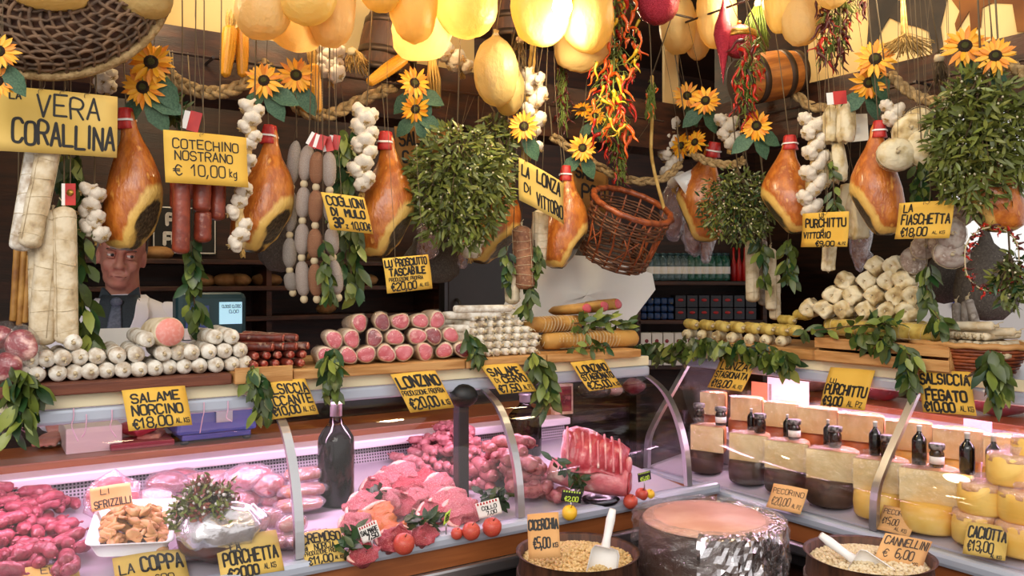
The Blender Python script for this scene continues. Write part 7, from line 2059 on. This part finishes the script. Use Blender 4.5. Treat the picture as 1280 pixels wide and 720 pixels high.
def patch(outline_l, outline_r, off, name, m_, rows=10):
    m = M(); n = 8
    for i in range(rows + 1):
        t = i / rows
        z = outline_l[0][1] + (outline_l[-1][1] - outline_l[0][1]) * t
        def at(o):
            for k in range(len(o) - 1):
                if o[k][1] >= z >= o[k + 1][1]: f = (o[k][1] - z) / (o[k][1] - o[k + 1][1] + 1e-9); return o[k][0] + (o[k + 1][0] - o[k][0]) * f
            return o[-1][0]
        a, bb = at(outline_l), at(outline_r)
        for j in range(n + 1): m.v.append(torso(a + (bb - a) * j / n, z, off))
    for i in range(rows):
        for j in range(n): k = i * (n + 1) + j; m.f.append((k, k + 1, k + n + 2, k + n + 1)); m.m.append(0)
    c_ = M(); c_.merge(m, RT); o = part(name, c_, m_, root)
    s_ = o.modifiers.new('thick', 'SOLIDIFY'); s_.thickness = .006; s_.offset = 0
zt = z0 - .138; zb_ = z0 - .36
patch([(-.062, zt), (-.075, zt - .05), (0, zb_)], [(.062, zt), (.075, zt - .05), (.004, zb_)], .014, 'shirt', m_shirt)
patch([(-.013, zt - .03), (-.020, zt - .08), (-.030, zb_ + .05), (-.002, zb_ + .005)], [(.013, zt - .03), (.020, zt - .08), (.026, zb_ + .05), (.004, zb_ + .005)], .023, 'tie', m_tie)
k_ = M(); k_.merge(M().ell((0, torso(0, zt - .03, .02).y - .004, zt - .022), (.019, .012, .017), 12, 8), RT); part('tie_knot', k_, m_tie, root)
for s_ in (-1, 1):
    patch([(s_ * .085, zt - .012), (s_ * .105, zt - .07), (s_ * .085, zt - .1), (s_ * .022, zb_)], [(s_ * .058, zt - .012), (s_ * .058, zt - .07), (s_ * .05, zt - .1), (s_ * .0, zb_)], .020, 'lapel', m_coat)
    c_ = M().hexa([V((s_ * .004, -.062, zt - .018)), V((s_ * .05, -.05, zt - .052)), V((s_ * .066, -.03, zt - .01)), V((s_ * .060, -.015, zt + .028))],
                  [V((s_ * .004, -.054, zt - .018)), V((s_ * .05, -.042, zt - .052)), V((s_ * .06, -.022, zt - .01)), V((s_ * .054, -.01, zt + .028))])
    k_ = M(); k_.merge(c_, RT); part('shirt_collar', k_, m_shirt, root, False)
k_ = M(); p = torso(.10, zb_ + .07, .008)
k_.merge(M().box(p, (.035, .004, .022)), RT); part('breast_badge', k_, m_labelw, root, False)

# ------------------------------------------------------------------ hand-lettered signs
def sg(side, d, tl, tr, bl, lines, label, card=None, hook=None, tilt=0, **k):
    """Card with three corners on pixels of the plane d behind the shelf edge; tilt brings the foot of the card forward."""
    a, b_, c_ = PP(side, *tl, d), PP(side, *tr, d), PP(side, *bl, d - tilt)
    hk = None
    if hook:
        hk = []
        for x in hook: hk.append((x, railpt(a.lerp(b_, x), side)))
    return sign(label, a, b_, c_, lines, card, hk, **k)
sg('L', .0, (-9, 106), (147, 121), (-10, 188), [('LA', .12, .22, .07, .19, .022), ('VERA', .32, .86, .08, .42, .035), ('CORALLINA', .14, .985, .50, .86, .045, 0, .05)], 'largest ochre card lettered LA VERA CORALLINA hanging at the far left', m_card2, [.35, .52, .72])
sg('L', .0, (204, 162), (308, 172), (207, 228), [('COTECHINO', .09, .90, .14, .32, .024), ('NOSTRANO', .11, .82, .37, .54, .024), ('€', .08, .21, .64, .84, .024), ('10,00', .30, .72, .62, .84, .024), ('kg', .76, .86, .66, .82, .02)], 'bright ochre card lettered COTECHINO NOSTRANO hanging on a wire hook', None, [.42])
sg('L', -.01, (401, 240), (455, 247), (413, 287), [('COGLIONI', .06, .96, .08, .32, .045), ('DI', .10, .26, .40, .60, .05), ('MULO', .40, .90, .40, .60, .05), ('3P', .10, .34, .68, .92, .06), ('z', .36, .42, .78, .92, .03), ('10,00€', .50, .98, .72, .92, .035)], 'card lettered COGLIONI DI MULO hanging slanted on the mule salami', None, [.4])
sg('L', .0, (478, 323), (535, 318), (484, 367), [('LU', .02, .18, .06, .26, .05), ('PROSCIUTTO', .24, .94, .06, .26, .045), ('TASCABILE', .08, .88, .32, .52, .05), ('PRODUZIONE PROPRIA', .06, .8, .58, .68, .02), ('€20,00', .08, .64, .72, .94, .04), ('AL KG', .70, .92, .80, .90, .016)], 'card lettered LU PROSCIUTTO TASCABILE hanging lowest before the dark door', None, [.2, .8])
sg('L', .0, (649, 197), (705, 229), (649, 250), [('LA', .05, .22, .10, .34, .045), ('LONZA', .36, .92, .08, .36, .05), ('VECCHIO NURSINO', .05, .34, .45, .56, .016), ('DI', .06, .22, .60, .74, .03), ('VITTORIO', .40, .98, .56, .84, .045)] if False else [('LA', .05, .22, .12, .36, .045), ('LONZA', .36, .92, .06, .36, .05), ('DI', .10, .26, .52, .72, .035), ('VITTORIO', .36, .98, .60, .90, .045)], 'folded ochre card lettered LA LONZA hanging on the bamboo pole', m_card2, [.1, .9])
sg('L', .22, (493, 158), (560, 156), (496, 214), [('SALSICCIA', .06, .98, .10, .38, .05), ('CINGHIALE', .10, .96, .52, .78, .05)] if False else [('SALSI', .05, .62, .12, .42, .05), ('C', .10, .22, .54, .80, .05)], 'brown cardboard lettered SALSI hanging in shade behind the sunflower pair', m_card4, [.4])
sg('L', .26, (716, 200), (760, 212), (716, 262), [('SAL', .05, .55, .08, .32, .05), ('PRO', .2, .9, .45, .72, .05)], 'brown card lettered SAL PRO hanging in shade behind the wicker basket', m_card4, [.4])
sg('R', -.02, (1003, 267), (1061, 264), (1001, 309), [('LU', .40, .50, .02, .14, .025), ('PURCHITTU', .08, .96, .18, .42, .05), ('di', .44, .52, .46, .56, .025), ('VITTORIO', .04, .66, .57, .74, .042), ('€9,00', .34, .76, .82, .97, .035), ('AL PZ', .82, .97, .86, .94, .016)], 'card lettered PURCHITTU DI VITTORIO hanging above the salami pyramid', None, [.5])
sg('R', -.02, (1124, 254), (1193, 250), (1118, 299), [('LA', .10, .30, .06, .26, .04), ('FIASCHETTA', .08, .98, .34, .60, .045), ('€18,00', .10, .62, .68, .92, .04), ('AL KG', .70, .92, .80, .88, .015)], 'card lettered LA FIASCHETTA hanging on the flat round salami', None, [.5])
dF = -.034
sg('L', dF, (152, 488), (231, 482), (161, 539), [('SALAME', .10, .88, .12, .34, .045), ('NORCINO', .08, .90, .42, .66, .045), ('€18,00', .06, .70, .72, .96, .04), ('AL KG', .74, .97, .80, .92, .02)], 'card lettered SALAME NORCINO hung on the shelf edge below the white stack', None, tilt=.03)
sg('L', dF, (318, 479), (381, 473), (336, 525), [('SALSICCIA', .0, .98, .10, .36, .045), ('PICCANTE', .0, .98, .42, .66, .045), ('€10,00', .10, .66, .70, .92, .045), ('AL KG', .70, .96, .76, .90, .02)], 'card lettered SALSICCIA PICCANTE partly covered by the leaf bunch', None, tilt=.03)
sg('L', dF, (488, 468), (544, 463), (513, 516), [('LONZINO', .03, .97, .10, .38, .055), ('PRODUZIONE PROPRIA', .02, .95, .46, .58, .02), ('€20,00', .06, .70, .66, .92, .045), ('AL KG', .74, .96, .76, .90, .02)], 'card lettered LONZINO hung on the shelf edge below the pink loins', None, tilt=.03)
sg('L', dF, (600, 457), (647, 454), (625, 493), [('SALAME', .06, .90, .12, .38, .05), ('DI', .08, .20, .48, .62, .025), ('CERVO', .26, .92, .42, .64, .05), ('€7,50', .04, .60, .70, .94, .05), ('AL PZ', .68, .94, .76, .92, .02)], 'card lettered SALAME DI CERVO hung on the shelf edge below the white pile', None, tilt=.03)
sg('L', dF, (713, 453), (755, 449), (737, 489), [('LONZINO', .06, .94, .14, .38, .05), ('STAGIONATO', .04, .98, .44, .64, .045), ('€25,00', .04, .72, .70, .94, .05), ('AL KG', .76, .98, .80, .92, .02)], 'card lettered LONZINO STAGIONATO hung below the netted brown loins', None, tilt=.03)
eF = .06
sg('R', eF, (901, 448), (945, 452), (884, 484), [('LONZA', .10, .90, .08, .34, .045), ('STAGIONATA', .05, .98, .42, .62, .04), ('€18,00', .06, .66, .70, .94, .045), ('AL KG', .72, .96, .80, .92, .02)], 'card lettered LONZA STAGIONATA hung left on the cheese counter shelf', None, tilt=.03)
sg('R', eF, (1038, 459), (1094, 463), (1025, 507), [('LU', .10, .26, .28, .40, .028), ('PURCHITTU', .04, .97, .44, .68, .05), ('€9,00', .04, .52, .74, .96, .05), ('AL PZ', .62, .94, .80, .94, .02)], 'card lettered LU PURCHITTU hung in the middle of the cheese counter shelf', None, tilt=.03)
sg('R', eF, (1148, 463), (1213, 465), (1154, 515), [('SALSICCIA', .02, .98, .08, .32, .05), ('di', .14, .24, .38, .48, .028), ('FEGATO', .10, .90, .46, .70, .055), ('€10,00', .04, .66, .74, .96, .05), ('AL KG', .74, .98, .80, .92, .018)], 'card lettered SALSICCIA DI FEGATO hung below the woven basket', None, tilt=.03)
# cards standing inside the counters
def dsg(tl, tr, bl, lines, label, card, back=.03, lift=0, D=DL, **k):
    q = D(bl[0], bl[1], lift); Y = q.y
    q2 = D(bl[0] + (tr[0] - tl[0]), bl[1] + (tr[1] - tl[1]), lift)
    ra = (tl[0] - CX) / F
    a, b_ = P(*tl, Y + back), P(*tr, q2.y + back)
    return sign(label, a, b_, q, lines, card, None, **k)
dsg((112, 611), (163, 603), (115, 640), [('LI', .22, .48, .10, .34, .035), ('SFRIZZILLI', .06, .98, .60, .92, .05, 0, -.05)], 'pinkish card lettered LI SFRIZZILLI standing behind the crackling tray', m_card3, .02, .10)
dsg((140, 698), (229, 686), (146, 735), [('LA', .06, .28, .28, .60, .045), ('COPPA', .36, .96, .14, .62, .075), ('€00', .5, .8, .78, .98, .03)], 'pale card lettered LA COPPA at the front rail below the tray', m_card2, .05)
dsg((268, 675), (345, 662), (277, 728), [('LA', .20, .38, .14, .36, .035), ('PORCHETTA', .07, .95, .38, .68, .05), ('€2000', .10, .60, .76, .99, .05), ('AL KG', .68, .88, .78, .90, .018)], 'pale card lettered LA PORCHETTA at the front rail', m_card2, .05)
dsg((375, 667), (425, 660), (382, 709), [('CREMOSO', .0, .97, .08, .36, .05), ('di', .03, .12, .44, .56, .025), ('NORCIA', .26, .78, .40, .58, .03), ('PRODUZIONE PROPRIA', .02, .97, .60, .72, .02), ('€11,00', .06, .68, .76, .97, .04), ('AL KG', .72, .96, .82, .92, .02)], 'pale card lettered CREMOSO DI NORCIA beside the first glass arm', m_card2, .05)
dsg((-12, 717), (97, 704), (-10, 745), [('ELLE', .55, .95, .12, .45, .03)], 'pale card cut by the lower frame edge at the far left', m_card2, .05)
dsg((967, 604), (1010, 612), (957, 634), [('PECORINO', .05, .96, .16, .36, .025), ('€20,00', .10, .66, .50, .82, .03), ('AL PZ', .72, .96, .66, .82, .02)], 'pinkish card lettered PECORINO 20,00 leaning on the dark cheeses', m_card3, .02, .02, DR, ink=m_inkr)
dsg((1105, 631), (1147, 641), (1094, 661), [('PECORINO', .06, .94, .12, .30, .025), ('€15,00', .10, .62, .44, .70, .03), ('AL KG', .55, .9, .74, .88, .02)], 'pinkish card lettered PECORINO 15,00 at the bent glass arm', m_card3, .02, .01, DR, ink=m_inkr)
dsg((1210, 652), (1263, 660), (1203, 692), [('CACIOTTA', .06, .97, .12, .46, .055), ('€13,00', .08, .72, .54, .86, .04), ('AL KG', .66, .92, .88, .98, .02)], 'pale card lettered CACIOTTA in front of the yellow rounds', m_card2, .02, .02, DR)
# cards stuck in the barrels
a, b_, c_ = P(659, 643, 2.06), P(698, 640, 2.05), P(661, 699, 2.02)
sign('pale brown card lettered CICERCHIA stuck in the beans of the first barrel', a, b_, c_, [('CICERCHIA', .03, .98, .14, .36, .045), ('€5,00', .16, .72, .55, .78, .035), ('KG', .78, .95, .68, .78, .02)], m_card3)
a, b_, c_ = P(1107, 666, 1.95), P(1166, 677, 1.95), P(1093, 700, 1.93)
sign('orange card lettered CANNELLINI stuck in the white beans', a, b_, c_, [('CANNELLINI', .04, .97, .08, .36, .04), ('€', .08, .22, .54, .80, .03), ('6,00', .34, .74, .46, .78, .04), ('KG', .74, .88, .84, .98, .02)], m_card3, ink=m_inkr)
# little price tags among the meat
def tagp(tl, tr, bl, lines, label, card, lift, ink=None, stripe=None, base=True, D=DL):
    Yb = D(*bl, lift).y; ra = Yb
    a, b_, c_ = P(*tl, Yb), P(*tr, Yb + .004), P(*bl, Yb)
    s_ = sign(label, a, b_, c_, lines, card, None, name='price_tag', ink=ink, stripe=stripe, curl=.001, stake=V((0, .004, -.03)))
    return s_
tagp((594, 630), (623, 622), (599, 649), [('COLLO', .2, .85, .30, .54, .05), ('7,00', .35, .8, .64, .88, .05)], 'white price tag with red zigzag top lettered COLLO', m_labelw, .045, None, m_red)
tagp((447, 660), (470, 650), (454, 680), [('SALMARE', .05, .95, .28, .55, .06), ('7,50', .3, .9, .62, .9, .07)], 'white price tag with red zigzag top at the lower left meat heap', m_labelw, .04, None, m_red)
tagp((703, 612), (728, 615), (701, 626), [('€2,00', .15, .85, .5, .92, .08)], 'black and yellow-green price tag on the brownish sausages', mat('black_tag', '14130f', rough=.5), .05, m_green, m_green)
tagp((797, 592), (813, 588), (798, 603), [('€5,00', .15, .85, .5, .92, .08)], 'black and green price tag at the right end of the meat', mat('black_tag_small', '14130f', rough=.5), .06, m_green, m_green)
tagp((557, 642), (564, 636), (554, 657), [('€6', .15, .85, .2, .8, .06)], 'narrow yellow-green price tag turned edgewise beside the cutlets', m_green, .04)
# chalkboard on the back wall
s0, s1 = sL(190, 1.97), sL(271, 1.97)
q = PL(230, 288, 1.97)
za, zb_ = zpx(258, q.y), zpx(318, q.y)
root = empty('chalk_board', L((s0 + s1) / 2, 1.98, zb_), 'black notice board with white letters on the back wall behind the cotechino', 'notice board')
part('board', slab(L, s0, s1, 1.972, 1.985, zb_, za), m_choc, root, False)
fm = M()
for (x0, x1, y0, y1) in ((.02, .98, .02, .045), (.02, .98, .955, .98), (.02, .035, .02, .98), (.965, .98, .02, .98)):
    fm.add([L(s0 + (s1 - s0) * x, 1.971, za + (zb_ - za) * y) for x, y in ((x0, y0), (x1, y0), (x1, y1), (x0, y1))], [(0, 1, 2, 3)])
part('white_line', fm, m_labelw, root, False)
def toB(x, y): return L(s0 + (s1 - s0) * x, 1.970, za + (zb_ - za) * y)
toB.n = nL; toB.ex = uL * .3
lm = M(); glyphs(lm, 'PA', .21, .47, .17, .38, .016, toB); glyphs(lm, 'FR', .17, .43, .56, .80, .016, toB); part('lettering', lm, m_labelw, root, False)
# bright board with blue script outside, at the right
q = P(1225, 380, 4.4)
root = empty('street_banner', q - V((0, 0, .3)), 'white banner with blue handwriting in the bright street at the right', 'banner')
part('sheet', M().box(q - V((0, -.02, .15)), (.9, .01, .62)), m_white, root, False)
def toQ(x, y): return P(1185 + 70 * x, 352 + 40 * y, 4.405)
toQ.n = V((0, -1, 0)); toQ.ex = V((1, 0, 0))
lm = M(); glyphs(lm, 'nuo', .05, .85, .1, .75, .018, toQ, .3); part('lettering', lm, mat('blue_paint', '2a4ab8', rough=.5), root, False)
